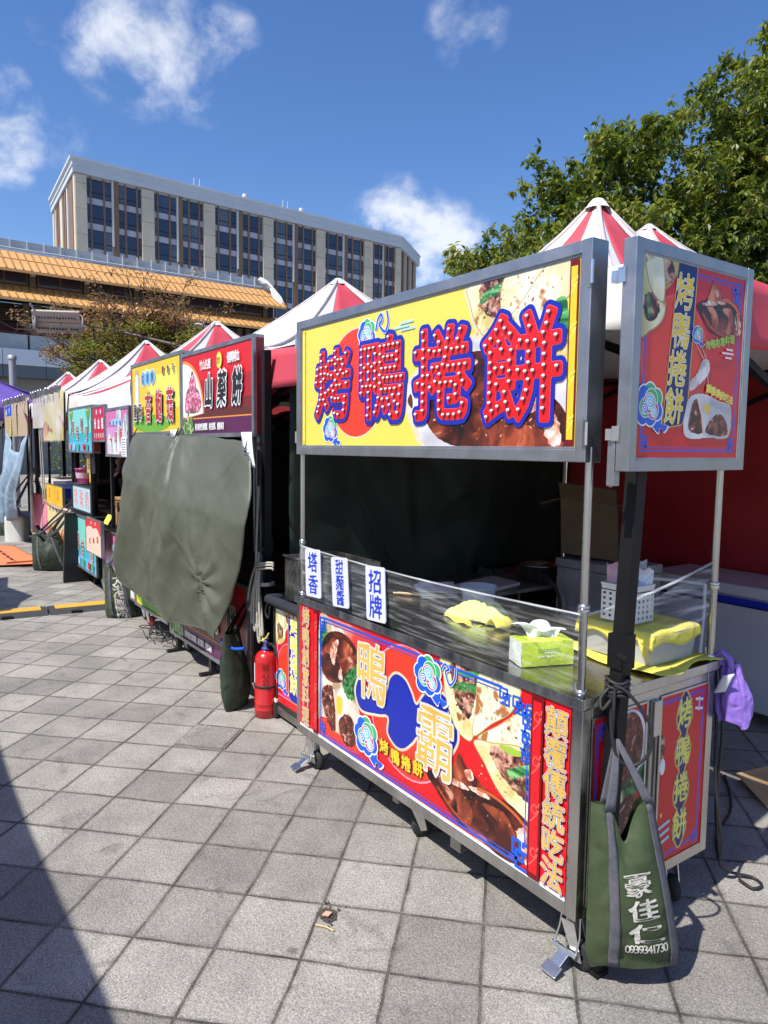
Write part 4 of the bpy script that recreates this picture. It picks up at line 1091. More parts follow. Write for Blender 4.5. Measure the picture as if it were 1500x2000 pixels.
EDGES.update({'picture_pancake': (.004, I_BUFF0), 'picture_pancake_fold': (.004, I_BUFF0)})
def cloud_scroll(a, u, v, r, flip=1):
    """the coloured auspicious cloud printed on every panel"""
    k = a.k + 1; a.k += 19
    lobes = [(0, .62, .46), (.55, .38, .44), (.62, -.25, .42), (.12, -.52, .44), (-.50, -.48, .44), (-.72, .08, .42), (-.45, .52, .42), (0, 0, .62)]
    tail = [(.35, -.45), (1.0, -.60), (1.05, -.85), (1.55, -.95), (1.25, -1.25), (.95, -1.05), (.80, -1.30), (.2, -.85)]
    for kk, g, mt in ((0, .085, I_WHITE), (1, 0, I_BLUE2)):
        a.poly(ccurve([(u + flip * r * (.8 + (x - .8) * (1 + g * 2)), v + r * (-.9 + (y + .9) * (1 + g * 2))) for x, y in tail], 5), mt, k + kk)
    for j, (x, y, q) in enumerate(lobes): a.ell(u + flip * r * x, v + r * y, r * (q + .085), r * (q + .085), I_WHITE, k + 2 + .3 * j, 24)
    for j, (x, y, q) in enumerate(lobes): a.ell(u + flip * r * x, v + r * y, r * q, r * q, I_BLUE2 if j != 1 and j != 0 else I_GREEN, k + 5 + .3 * j, 24)
    for j, (x, y, q, mt) in enumerate([(.12, .30, .50, I_GREEN), (-.30, -.10, .46, I_GREEN), (.30, -.22, .42, I_MAG), (.0, .12, .46, I_MAG)]): a.ell(u + flip * r * x, v + r * y, r * (q + .045), r * (q + .045), I_WHITE, k + 8 + j, 24); a.ell(u + flip * r * x, v + r * y, r * q, r * q, mt, k + 8.5 + j, 24)
    for j, (x, y, q) in enumerate([(.02, .16, .34), (-.38, -.16, .26), (.36, -.30, .24)]): a.ell(u + flip * r * x, v + r * y, r * (q + .04), r * (q + .04), I_WHITE, k + 13 + j, 20); a.ell(u + flip * r * x, v + r * y, r * q, r * q, (I_CYAN, I_BLUE2, I_CYAN)[j], k + 13.5 + j, 20)
    for x, y, g in ((.02, .16, 1.0), (-.38, -.16, .8), (.36, -.30, .75)):
        sp = [(u + flip * r * (x + g * (.03 + .024 * t) * math.cos(t * 1.1)), v + r * (y + g * (.03 + .024 * t) * math.sin(t * 1.1))) for t in [i * .45 for i in range(24)]]
        a.line(sp, r * .06, I_WHITE, k=k + 17)
def fret(a, u, v, s, fx, fz, mt, w=None):
    """key-fret corner"""
    w = w or s * .11
    for P in ([(0, 0), (.55, 0), (.55, .55), (.25, .55), (.25, .25), (.85, .25)], [(0, 0), (0, .55), (.4, .55)], [(.4, .4), (.4, .85), (.7, .85), (.7, .4), (.4, .4)], [(0, .85), (.25, .85), (.25, .7)]):
        a.line([(u + fx * s * x, v + fz * s * y) for x, y in P], w, mt)
def rod(a, u0, u1, v0, v1, base, dark, lite):
    w = u1 - u0
    k = a.k + 1; a.k += 5
    a.rect(u0, v0, u1, v1, dark, k); a.rect(u0 + w * .14, v0 + .02, u1 - w * .18, v1 - .02, base, k + 1)
    for q in (.12, .36, .62, .86):
        v = v0 + (v1 - v0) * q
        a.line(ccurve([(u0 + w * x, v + w * y) for x, y in ((.15, -.6), (.5, -.2), (.8, .3), (.45, .6), (.25, .2), (.6, .05), (.85, .8))], 4, False), w * .09, lite, k=k + 2)
BIG3 = lambda o, m, i: [(o, .085), (m, .072), (i, .040)]
GOLD3 = [(I_WHITE, .046), (I_GREY, .032), (I_GOLD, .010)]

def food_pancakes(a, pts_f):
    """rolled pancakes with duck and leek; pts_f maps a unit square into the sheet"""
    m = pts_f
    a.blob([m(*p) for p in ((0, 1.0), (.02, .55), (.12, .15), (.3, .0), (.42, .3), (.5, .75), (.5, 1.0))], PIC_CAKE)
    a.blob([m(*p) for p in ((.12, 1.0), (.14, .62), (.24, .38), (.36, .52), (.42, .80), (.40, 1.0))], PIC_MEAT, jag=.003)
    a.line([m(*p) for p in ((.13, .76), (.27, .80), (.42, .83))], .028, PIC_LEEK)
    a.blob([m(*p) for p in ((.42, 1.0), (.36, .55), (.34, .22), (.52, .50), (.72, .78), (.74, 1.0))], PIC_CAKE2)
    a.blob([m(*p) for p in ((.44, .30), (.66, .56), (.86, .78), (1.0, .80), (1.0, .42), (.78, .30))], PIC_CAKE2)
def food_duck(a, pts_f, neck=True):
    m = pts_f
    a.blob([m(*p) for p in ((0, .48), (.10, .30), (.30, .06), (.55, -.02), (.80, -.04), (.96, .14), (1.0, .42), (.86, .66), (.60, .72), (.40, .78), (.30, .66), (.18, .62))], PIC_DUCK, jag=.002)
    if neck: a.blob([m(*p) for p in ((.22, .60), (.28, .82), (.33, 1.0), (.40, .86), (.52, .76), (.42, .62))], PIC_DUCK2)
    a.blob([m(*p) for p in ((.10, .52), (.24, .60), (.38, .62), (.42, .56), (.28, .52))], PIC_GLAZE, jag=.003)
    a.blob([m(*p) for p in ((.42, .62), (.54, .68), (.62, .62), (.52, .58))], PIC_GLAZE, jag=.003)
    a.blob([m(*p) for p in ((.38, .80), (.44, .86), (.47, .76), (.42, .70))], PIC_GLAZE, jag=.002)
    a.blob([m(*p) for p in ((.84, .40), (.92, .54), (.97, .40), (.99, .12), (.92, .06), (.88, .22))], PIC_GLAZE, jag=.005)
    a.blob([m(*p) for p in ((.55, .50), (.74, .54), (.84, .30), (.78, .05), (.66, .08), (.70, .34))], PIC_DUCK2, jag=.002)
    a.blob([m(*p) for p in ((.20, .48), (.34, .50), (.46, .34), (.44, .10), (.34, .14), (.30, .36))], PIC_DUCK2, jag=.002)
    a.line(ccurve([m(*p) for p in ((.12, .36), (.30, .14), (.55, .03), (.78, .02), (.93, .16))], 6, False), .010, ink('skin_rim', (.42, .06, .015), var=.3))
    a.line(ccurve([m(*p) for p in ((.50, .66), (.66, .68), (.84, .60), (.95, .46))], 6, False), .012, ink('skin_lit', (.60, .12, .03), var=.3))
    c, d, e = Vector(m(.5, .34)), Vector(m(1, 0)) - Vector(m(0, 0)), Vector(m(0, 1)) - Vector(m(0, 0))
    a.specks(c.x, c.y, abs(d.x) * .36, abs(e.y) * .26, 34, [ink('skin_spark', (.62, .30, .18)), ink('skin_amber', (.34, .08, .02)), I_BROWN], d.length * .004, d.length * .013, 7, 0, 2.6)

# ================================================================== ROAST DUCK CART
def frame_box(mb, x0, x1, z0, z1, y0, y1, w, mt):
    """picture-frame of four bars in an XZ plane, mitre-free butt joints"""
    mb.box(x0, y0, z0, x0 + w, y1, z1, mt); mb.box(x1 - w, y0, z0, x1, y1, z1, mt)
    mb.box(x0 + w, y0 + .0012, z0, x1 - w, y1 - .0012, z0 + w, mt); mb.box(x0 + w, y0 + .0012, z1 - w, x1 - w, y1 - .0012, z1, mt)
def frame_box_x(mb, y0, y1, z0, z1, x0, x1, w, mt):
    mb.box(x0, y0, z0, x1, y0 + w, z1, mt); mb.box(x0, y1 - w, z0, x1, y1, z1, mt)
    mb.box(x0 + .0012, y0 + w, z0, x1 - .0012, y1 - w, z0 + w, mt); mb.box(x0 + .0012, y0 + w, z1 - w, x1 - .0012, y1 - w, z1, mt)

def caster(root, x, y, z, mt_fork=CHROME, wheel=RUBBER, brake=False, rad=.048, turn=0.4):
    c = MB()
    c.lathe([(.0, 0), (.034, 0), (.034, -.012), (.02, -.016), (.02, -.03), (0, -.03)], (x, y, z), mt_fork, 16)
    zc = rad
    ca, sa = math.cos(turn), math.sin(turn)
    def Q(a, b, h): return (x + ca * a - sa * b, y + sa * a + ca * b, h)
    for s in (-1, 1):
        c.slab([Q(-.03, s * .022, z - .03), Q(.02, s * .022, z - .03), Q(.05, s * .022, zc - .012), Q(.022, s * .022, zc - .012)], tuple(Vector(Q(0, s * .004, 0)) - Vector(Q(0, 0, 0))), mt_fork)
    o = c.build('caster', root)
    w = MB()
    V = []; n = 20
    for k, (rr, b) in enumerate([(rad * .35, -.016), (rad * .85, -.016), (rad, -.009), (rad, .009), (rad * .85, .016), (rad * .35, .016)]):
        for j in range(n):
            t = 2 * math.pi * j / n; V.append(Q(.034 + rr * math.cos(t), b, zc + rr * math.sin(t)))
    F = [(k * n + j, k * n + (j + 1) % n, (k + 1) * n + (j + 1) % n, (k + 1) * n + j) for k in range(5) for j in range(n)]
    w.add(V, F, wheel, True); w.build('wheel', o)
    if brake:
        b = MB()
        b.box(x - .017, y - .012, .045, x + .017, y - .006, z, CHROME)
        b.tube([(x - .05, y - .035, .062), (x + .05, y - .035, .062)], .009, CHROME, 10)
        for s in (-1, 1): b.tube([(x + s * .045, y - .035, .062), (x + s * .042, y - .012, .115), (x + s * .036, y - .004, z - .002)], .004, CHROME, 6)
        b.slab([(x - .02, y - .035, .058), (x + .02, y - .035, .058), (x + .02, y - .085, .030), (x - .02, y - .085, .030)], (0, 0, -.004), CHROME)
        b.slab([(x - .030, y - .08, .034), (x + .030, y - .08, .034), (x + .032, y - .118, .018), (x - .032, y - .118, .018)], (0, 0, -.005), CHROME)
        b.build('brake_pedal', o, bevel=.002)
    return o

def duck_cart():
    root = thing('food_cart', 'stainless food cart with red roast duck panels and a bulb-lettered yellow signboard', 'food cart', (-.94, .37, 0))
    X0, X1, Y0, Y1, ZB, ZT = -1.888, 0.0, 0.0, .756, .191, .93
    # carcass behind the panels
    m = MB()
    m.box(X0 + .02, Y0 + .012, ZB + .02, X1 - .02, Y1 - .01, ZT - .03, STEEL_DULL)
    for x in (X0, X1 - .045):
        for y in (Y0, Y1 - .045): m.box(x, y, ZB, x + .045, y + .045, ZT - .036, STEEL)
    m.box(X0 + .045, Y0, ZB, X1 - .045, Y0 + .04, ZB + .042, STEEL); m.box(X0 + .045, Y0, ZT - .075, X1 - .045, Y0 + .04, ZT - .036, STEEL)
    m.box(X1 - .04, Y0 + .045, ZB, X1, Y1 - .045, ZB + .042, STEEL); m.box(X1 - .04, Y0 + .045, ZT - .075, X1, Y1 - .045, ZT - .036, STEEL)
    m.box(X1 - .035, .335, ZB + .042, X1 - .001, .415, ZT - .075, STEEL); m.box(X1 - .03, .352, ZB + .042, X1 + .006, .362, ZT - .075, STEEL_DULL); m.box(X1 - .03, .386, ZB + .042, X1 + .006, .396, ZT - .075, STEEL_DULL)
    m.box(X1 - .001, .36, ZT - .20, X1 + .016, .40, ZT - .075, STEEL)
    m.box(-.62, Y0 + .002, ZB - .045, -.56, Y0 + .05, ZB, STEEL_DULL); m.box(-1.02, Y0 + .01, ZB - .03, -.98, Y0 + .06, ZB, STEEL_DULL)
    for x in (-1.45, -.97, -.5, -.12):   # rivets
        m.lathe([(.006, 0), (.006, .003), (0, .004)], (x, Y0 - .001, ZT - .056), CHROME, 10, 'Y')
    m.build('body', root, bevel=.003)
    # counter
    t = MB()
    t.box(X0 - .006, Y0 - .010, ZT - .036, X1 + .008, Y1 + .010, ZT, STEEL_TOP)
    t.box(X0 - .006, Y0 - .014, ZT - .030, X1 + .010, Y0 - .0102, ZT + .004, STEEL); t.box(X1 + .0082, Y0 - .0098, ZT - .030, X1 + .012, Y1 + .010, ZT + .004, STEEL)
    t.build('counter_top', root, bevel=.002)
    # printed front
    a = Art((0, Y0 - .0022, 0), (1, 0, 0), (0, 0, 1), (0, -1, 0)); a.clip = (-1.846, .238, -.043, .892)
    a.rect(-1.846, .234, -.043, .892, I_RED)
    a.rect(-1.846, .234, -.043, .2525, I_WHITE)
    a.blob([(-1.45, .88), (-1.2, .87), (-1.12, .80), (-1.30, .72), (-1.62, .86)], PIC_GLOW)
    # plate of braised duck
    a.blob([(-1.640, .86), (-1.50, .84), (-1.42, .84), (-1.28, .72), (-1.28, .52), (-1.25, .40), (-1.33, .31), (-1.50, .27), (-1.640, .28)], PIC_TABLE)
    a.blob([(-1.640, .34), (-1.56, .36), (-1.48, .32), (-1.34, .33), (-1.25, .34), (-1.30, .275), (-1.63, .262)], I_ORED)
    a.blob([(-1.645, .80), (-1.60, .82), (-1.54, .79), (-1.52, .73), (-1.58, .69), (-1.64, .70)], PIC_GREEN, jag=.010)
    a.blob([(-1.42, .62), (-1.34, .72), (-1.28, .68), (-1.28, .58), (-1.34, .52), (-1.42, .56)], PIC_GREEN, jag=.010)
    a.blob([(-1.635, .66), (-1.60, .76), (-1.52, .815), (-1.40, .825), (-1.30, .775), (-1.30, .70), (-1.37, .66), (-1.43, .585), (-1.54, .56), (-1.61, .59)], PIC_DUCK)
    a.blob([(-1.60, .70), (-1.52, .78), (-1.42, .80), (-1.33, .76), (-1.40, .71), (-1.50, .70)], PIC_DUCK2)
    a.blob([(-1.54, .70), (-1.51, .76), (-1.46, .785), (-1.48, .72), (-1.50, .65)], PIC_GLAZE, jag=.004); a.blob([(-1.46, .60), (-1.44, .66), (-1.42, .60)], PIC_GLAZE, jag=.004)
    a.blob([(-1.61, .50), (-1.56, .535), (-1.50, .53), (-1.47, .42), (-1.48, .33), (-1.53, .32), (-1.61, .42)], PIC_CHAR); a.line([(-1.50, .53), (-1.475, .43), (-1.47, .33)], .020, I_PEACH)
    a.blob([(-1.47, .50), (-1.42, .50), (-1.43, .43), (-1.47, .42)], I_YEL2)
    a.blob([(-1.455, .37), (-1.40, .435), (-1.33, .435), (-1.29, .38), (-1.31, .31), (-1.40, .29)], PIC_CHAR, jag=.003); a.line([(-1.33, .44), (-1.285, .39), (-1.29, .32)], .012, I_PEACH)
    # disc and the blue wave
    a.ell(-.90, .602, .288, .288, I_PINK); a.ell(-.90, .602, .280, .280, I_ORED)
    wave = [(-1.30, .62), (-1.305, .555), (-1.25, .50), (-1.12, .52), (-1.045, .535), (-1.045, .465), (-.985, .425), (-.925, .432), (-.865, .48), (-.835, .515), (-.79, .545), (-.74, .50), (-.66, .48), (-.615, .525), (-.578, .595), (-.595, .67), (-.655, .745), (-.745, .757), (-.80, .71), (-.843, .660), (-.875, .70), (-.92, .742), (-.985, .752), (-1.035, .715), (-1.055, .655), (-1.085, .612), (-1.16, .60), (-1.22, .625), (-1.26, .66)]
    cx, cz = -.94, .60
    k = a.k + 1; a.k += 3
    wv = ccurve(wave, 8)
    a.poly(wv, I_BLUE, k + 1); a.line(wv, .012, I_CREAM, closed=True, k=k + 2)
    # pancakes and duck, right
    a.clip = (-.70, .245, -.158, .892)
    a.blob([(-.68, .90), (-.672, .82), (-.655, .74), (-.60, .645), (-.53, .615), (-.495, .64), (-.46, .76), (-.43, .90)], PIC_CAKE)
    a.blob([(-.62, .90), (-.62, .80), (-.58, .73), (-.52, .70), (-.485, .80), (-.45, .90)], PIC_MEAT, jag=.004)
    a.line([(-.615, .80), (-.54, .815), (-.455, .835)], .034, PIC_LEEK); a.line([(-.60, .86), (-.52, .87), (-.43, .895)], .022, PIC_LEEK)
    a.blob([(-.46, .90), (-.485, .76), (-.495, .645), (-.40, .72), (-.30, .80), (-.27, .90)], PIC_CAKE2)
    a.blob([(-.47, .645), (-.36, .73), (-.26, .81), (-.17, .86), (-.165, .70), (-.24, .675), (-.36, .655)], PIC_CAKE2)
    a.blob([(-.49, .625), (-.43, .56), (-.36, .49), (-.27, .45), (-.19, .44), (-.165, .50), (-.17, .62), (-.24, .685), (-.38, .655)], PIC_CAKE)
    a.blob([(-.40, .635), (-.38, .58), (-.30, .53), (-.20, .50), (-.17, .55), (-.17, .66), (-.28, .665)], PIC_MEAT, jag=.005)
    a.line([(-.31, .565), (-.25, .60), (-.18, .635)], .036, PIC_LEEK); a.blob([(-.36, .655), (-.30, .67), (-.24, .66), (-.30, .64)], I_LIME)
    a.clip = (-.84, .245, -.158, .892)
    food_duck(a, lambda x, y: (-.768 + .60 * x, .262 + .285 * y))
    a.clip = (-1.846, .238, -.043, .892)
    FL1, FL2 = [ink('char', (.26, .09, .03)), ink('toast', (.52, .28, .09)), ink('crumb', (.72, .55, .24))], [ink('meat_dark', (.03, .01, .01)), ink('meat_pink', (.48, .20, .15)), ink('meat_tan', (.62, .42, .30)), ink('herb', (.04, .22, .05)), ink('carrot', (.70, .25, .08))]
    for u, v, ru, rv, n, ms, lo, hi, sd in ((-.60, .74, .05, .11, 12, FL1, .003, .008, 1), (-.42, .80, .06, .07, 12, FL1, .003, .010, 2), (-.30, .74, .10, .06, 14, FL1, .004, .012, 3), (-.35, .52, .12, .05, 12, FL1, .003, .008, 4), (-.54, .80, .06, .07, 36, FL2, .003, .009, 5), (-.28, .585, .09, .05, 34, FL2, .003, .009, 6), (-1.545, .43, .05, .09, 22, FL2[:3], .003, .007, 8), (-1.37, .36, .05, .055, 20, FL2[:3], .003, .007, 9)):
        a.clip = (-.70 if u > -1 else -1.64, .245, -.158 if u > -1 else -1.27, .885); a.specks(u, v, ru, rv, n, ms, lo, hi, sd)
    a.clip = (-1.846, .238, -.043, .892)
    # borders and frets
    for off, w, mt in ((0, .010, I_BLUE2), (.016, .004, I_BLUE2)):
        a.line([(-1.632 + off, .262 + off), (-1.632 + off, .866 - off)], w, mt); a.line([(-1.60, .866 - off), (-.35, .872 - off)], w, mt)
        a.line([(-1.60, .262 + off), (-.27, .268 + off)], w, mt); a.line([(-.207 - off, .34), (-.207 - off, .70)], w, mt)
    fret(a, -1.634, .864, .075, 1, -1, I_BLUE2); fret(a, -1.634, .262, .075, 1, 1, I_BLUE2); fret(a, -.20, .255, .11, -1, 1, I_BLUE2)
    for k2 in range(3): fret(a, -.36 + .065 * k2, .87 - .012 * k2, .065, 1, -1, I_BLUE2); 
    for k2 in range(3): fret(a, -.20, .83 - .065 * k2, .065, -1, -1, I_BLUE2)
    cloud_scroll(a, -.765, .797, .078); cloud_scroll(a, -1.205, .392, .086)
    a.line(ccurve([(-.68, .85), (-.66, .875), (-.635, .86), (-.655, .845), (-.63, .80), (-.60, .83), (-.595, .875)], 5, False), .014, I_WHITE); a.line(ccurve([(-.68, .85), (-.66, .875), (-.635, .86), (-.655, .845), (-.63, .80), (-.60, .83), (-.595, .875)], 5, False), .009, I_BLUE2)
    for ch, u, v, s, sy in (('鴨', -1.168, .708, .250, 1.14), ('霸', -.715, .548, .250, 1.20)):
        a.char(ch, u, v, s, [(I_WHITE, .036), (I_GREY, .027), (I_WHITE, .021), (I_GOLD, .004 if ch == '霸' else .008)], sy=sy, N=110, brush=.008, shear=.0)
    for ch, u, v in (('烤', -1.062, .398), ('鴨', -.978, .384), ('捲', -.900, .384), ('餅', -.820, .392)): a.char(ch, u, v, .068, [(I_BROWN, .07), (I_YEL2, .03)], N=40, brush=.006)
    # scroll rods and couplets
    rod(a, -1.695, -1.650, .250, .892, I_RED, I_DRED, I_LRED); rod(a, -.205, -.150, .250, .892, I_RED, I_DRED, I_LRED)
    for i, ch in enumerate('烤鴨創意料理'): a.char(ch, -1.772, .835 - .105 * i, .104, GOLD3, sx=.74, N=56, brush=.010)
    for i, ch in enumerate('顛覆傳統吃法'): a.char(ch, -.094, .826 - .103 * i, .106, GOLD3, sx=.92, N=56, brush=.010)
    a.build('front_panel', root)
    # printed end panels (facing +X)
    for (y0, y1, nm) in ((.052, .335, 0), (.415, .705, 1)):
        e = Art((X1 - .0385 + .040, 0, 0), (0, 1, 0), (0, 0, 1), (1, 0, 0)); e.clip = (y0, .236, y1, .856)
        e.rect(y0, .236, y1, .856, I_RED)
        if nm == 0:
            e.line([(y0 + .02, .26), (y0 + .02, .83), (y1 - .02, .83)], .006, I_BLUE2); e.line([(y0 + .03, .26), (y0 + .03, .82), (y1 - .02, .82)], .003, I_BLUE2); fret(e, y0 + .02, .83, .06, 1, -1, I_BLUE2)
            e.ell(.235, .70, .105, .15, PIC_PLATE, rot=-.1); e.ell(.237, .715, .085, .125, PIC_CHAR, rot=-.1); e.blob([(.19, .62), (.26, .60), (.33, .64), (.32, .56), (.22, .55)], PIC_GREEN, jag=.008)
            e.blob([(.11, .56), (.16, .60), (.22, .56), (.20, .48), (.12, .48)], PIC_CAKE); e.blob([(.18, .50), (.26, .55), (.32, .50), (.30, .40), (.20, .38)], PIC_CHAR); e.blob([(.10, .38), (.2, .42), (.3, .36), (.28, .26), (.12, .26)], PIC_DUCK2)
        else:
            e.line([(y0 + .01, .835), (y1 - .022, .835), (y1 - .022, .27), (y0 + .02, .258)], .006, I_BLUE2); e.line([(y0 + .01, .826), (y1 - .03, .826), (y1 - .03, .28), (y0 + .02, .267)], .003, I_BLUE2); fret(e, y1 - .02, .255, .05, -1, 1, I_BLUE2)
            g = [(.565, .855), (.605, .80), (.612, .745), (.585, .70), (.590, .685), (.612, .64), (.606, .59), (.582, .560), (.590, .54), (.612, .49), (.606, .44), (.583, .410), (.592, .385), (.606, .34), (.596, .30), (.565, .262), (.535, .30), (.524, .34), (.535, .385), (.545, .410), (.522, .44), (.518, .49), (.538, .54), (.547, .560), (.522, .59), (.518, .64), (.538, .685), (.545, .70), (.518, .745), (.524, .80)]
            gg = ccurve(g, 4); e.poly(gg, I_NAVY); e.line(gg, .008, I_GOLD, closed=True)
            for i, ch in enumerate('烤鴨捲餅'): e.char(ch, .565, .770 - .139 * i, .108, [(I_GREY, .045), (I_LYEL, .016)], sx=.85, sy=1.1, N=48, brush=.010)
            for dz in (0, .035): e.line([(.63, .81 - dz), (.68, .80 - dz)], .010, I_WHITE); 
            e.line([(.655, .815), (.655, .76)], .008, I_LCYAN)
            for dz in (0, .03, .06): e.line([(.43, .37 - dz), (.50, .385 - dz)], .012, I_LCYAN)
            e.ell(.43, .67, .02, .05, PIC_MEAT); e.ell(.44, .60, .016, .03, PIC_PLATE); e.ell(.445, .42, .006, .008, I_LYEL)
        e.build('end_panel', root)
    for y0, y1 in ((.046, .337), (.411, .712)):
        m = MB(); frame_box_x(m, y0, y1, .230, .862, X1 + .0016, X1 + .006, .008, STEEL); m.build('panel_trim', root)
    # corner posts carrying the sign boards
    for (x, y, zt) in ((-1.862, .022, 1.72), (-.028, .022, 1.72), (-.024, .758, 1.72)):
        p = MB(); p.tube([(x, y, ZT), (x, y, zt)], .0135, STEEL, 12)
        for z in (ZT + .004, ZT + .27, ZT + .28): p.lathe([(.0135, 0), (.019, .002), (.019, .016), (.0135, .018)], (x, y, z), CHROME, 12)
        p.tube([(x - .008, y - .018, ZT + .02), (x - .008, y - .022, ZT + .05)], .004, CHROME, 6)
        p.build('post', root)
    # signboard ------------------------------------------------------------
    sb = MB(); sx0, sx1, sz0, sz1 = -1.872, -.018, 1.672, 2.342
    frame_box(sb, sx0, sx1, sz0, sz1, -.012, .064, .040, ALU)
    sb.box(sx0 + .04, .004, sz0 + .04, sx1 - .04, .060, sz1 - .04, STEEL_DULL)
    frame_box(sb, sx0 + .036, sx1 - .036, sz0 + .036, sz1 - .036, -.006, .004, .012, ALU)
    board = sb.build('signboard', root, bevel=.0025)
    for z in (1.76, 2.24):
        hb = MB(); hb.box(sx1 - .012, -.0135, z - .045, sx1 + .003, -.0124, z + .04, STEEL_DULL); hb.tube([(sx1 + .003, -.014, z - .035), (sx1 + .003, -.014, z + .035)], .006, CHROME, 8); hb.build('hinge', board)
        hb = MB(); hb.tube([(sx0 - .004, -.010, z - .03), (sx0 - .004, -.010, z + .03)], .007, CHROME, 8); hb.box(sx0 - .015, -.008, z - .012, sx0 + .01, .01, z + .012, CHROME); hb.build('hinge', board)
    a = Art((0, -.0012, 0), (1, 0, 0), (0, 0, 1), (0, -1, 0)); a.clip = (-1.826, 1.718, -.064, 2.296)
    a.rect(-1.826, 1.718, -.064, 2.296, I_YEL)
    a.clip = (-1.74, 1.718, -.105, 2.296)
    a.ell(-1.325, 2.0, .247, .247, I_CREAM); a.ell(-1.325, 2.0, .241, .241, I_ORED)
    # pale plate and duck
    a.blob([(-.965, 1.96), (-.955, 1.88), (-.90, 1.79), (-.82, 1.715), (-.5, 1.70), (-.2, 1.70), (-.105, 1.72), (-.105, 2.02), (-.3, 2.10), (-.55, 2.12), (-.8, 2.06)], I_CREAM)
    a.blob([(-.935, 1.95), (-.925, 1.88), (-.87, 1.80), (-.80, 1.718), (-.5, 1.715), (-.2, 1.715), (-.105, 1.73), (-.105, 2.0), (-.3, 2.09), (-.55, 2.10), (-.8, 2.04)], PIC_PLATE)
    a.blob([(-.86, 1.94), (-.78, 1.96), (-.70, 2.03), (-.56, 2.06), (-.42, 2.04), (-.30, 1.96), (-.12, 1.84), (-.106, 1.72), (-.5, 1.716), (-.68, 1.73), (-.80, 1.80)], PIC_DUCK)
    a.blob([(-.60, 1.74), (-.40, 1.80), (-.22, 1.78), (-.12, 1.72), (-.5, 1.718)], PIC_DUCK2); a.blob([(-.32, 1.90), (-.24, 1.92), (-.20, 1.86), (-.28, 1.83)], PIC_GLAZE, jag=.006); a.blob([(-.20, 1.80), (-.15, 1.82), (-.12, 1.74), (-.17, 1.725)], PIC_GLAZE, jag=.006)
    a.blob([(-.66, 2.05), (-.60, 2.03), (-.52, 2.03), (-.56, 2.00), (-.64, 2.02)], PIC_GLAZE, jag=.004)
    a.blob([(-.935, 1.90), (-.915, 1.93), (-.90, 1.90), (-.905, 1.87)], I_BROWN)
    # pancakes at the top right
    a.blob([(-.585, 2.30), (-.575, 2.22), (-.54, 2.14), (-.48, 2.09), (-.40, 2.12), (-.36, 2.30)], I_CREAM)
    a.blob([(-.572, 2.30), (-.562, 2.22), (-.53, 2.15), (-.475, 2.105), (-.40, 2.14), (-.35, 2.30)], PIC_CAKE)
    a.blob([(-.52, 2.27), (-.49, 2.19), (-.42, 2.17), (-.38, 2.25), (-.36, 2.30), (-.48, 2.30)], PIC_MEAT, jag=.004); a.line([(-.515, 2.235), (-.46, 2.252), (-.37, 2.275)], .034, PIC_LEEK)
    a.blob([(-.405, 2.17), (-.385, 2.30), (-.20, 2.30), (-.28, 2.22), (-.34, 2.16)], PIC_CAKE2)
    a.blob([(-.385, 2.13), (-.30, 2.21), (-.20, 2.30), (-.10, 2.30), (-.10, 2.20), (-.16, 2.165), (-.26, 2.12)], PIC_CAKE2)
    a.blob([(-.17, 2.165), (-.12, 2.18), (-.105, 2.05), (-.14, 2.03)], PIC_LEEK); a.blob([(-.16, 2.03), (-.12, 2.06), (-.105, 1.98), (-.15, 1.98)], PIC_CAKE)
    a.clip = (-1.826, 1.718, -.064, 2.296)
    a.clip = (-.59, 1.72, -.108, 2.292)
    for u, v, ru, rv, n, ms, lo, hi, sd in ((-.50, 2.18, .06, .09, 14, FL1, .003, .009, 1), (-.32, 2.24, .07, .06, 12, FL1, .003, .010, 2), (-.24, 2.21, .13, .08, 18, FL1, .004, .012, 3), (-.45, 2.23, .06, .05, 30, FL2, .003, .009, 5)): a.specks(u, v, ru, rv, n, ms, lo, hi, sd)
    a.clip = (-.86, 1.72, -.108, 2.09); a.specks(-.45, 1.84, .34, .11, 50, [ink('skin_spark', (.62, .30, .18)), ink('skin_amber', (.34, .08, .02)), I_BROWN], .004, .014, 4, 0, 2.4)
    a.clip = (-1.826, 1.718, -.064, 2.296)
    cloud_scroll(a, -1.238, 2.205, .062); cloud_scroll(a, -1.545, 1.795, .060)
    sw = ccurve([(-1.165, 2.215), (-1.15, 2.26), (-1.125, 2.275), (-1.12, 2.25), (-1.14, 2.235), (-1.10, 2.20), (-1.075, 2.235), (-1.085, 2.285)], 5, False)
    a.line(sw, .018, I_WHITE); a.line(sw, .012, I_BLUE2)
    for v, u0, u1 in ((2.218, -.99, -.90), (2.203, -1.03, -.93), (2.19, -.985, -.89)): a.line([(u0, v), (u1, v + .002)], .009, I_LCYAN)
    rod(a, -1.818, -1.790, 1.722, 2.292, I_LYEL, I_YEL2, I_YEL); rod(a, -.106, -.070, 1.722, 2.292, I_YEL2, I_DRED, I_LYEL)
    a.build('sign_face', board)
    # raised bulb letters
    CH = [('烤', -1.522, 2.008, .330, 1.03), ('鴨', -1.120, 2.008, .352, 1.06), ('捲', -.716, 1.996, .352, 1.06), ('餅', -.305, 1.985, .372, 1.03)]
    L = Art((0, -.0060, 0), (1, 0, 0), (0, 0, 1), (0, -1, 0)); L.STEP = .0009
    bl = MB()
    BULB = mat('lamp_bulb', (.90, .895, .88), .6, spec=.4); SOCK = mat('bulb_socket', (.10, .012, .012), .6)
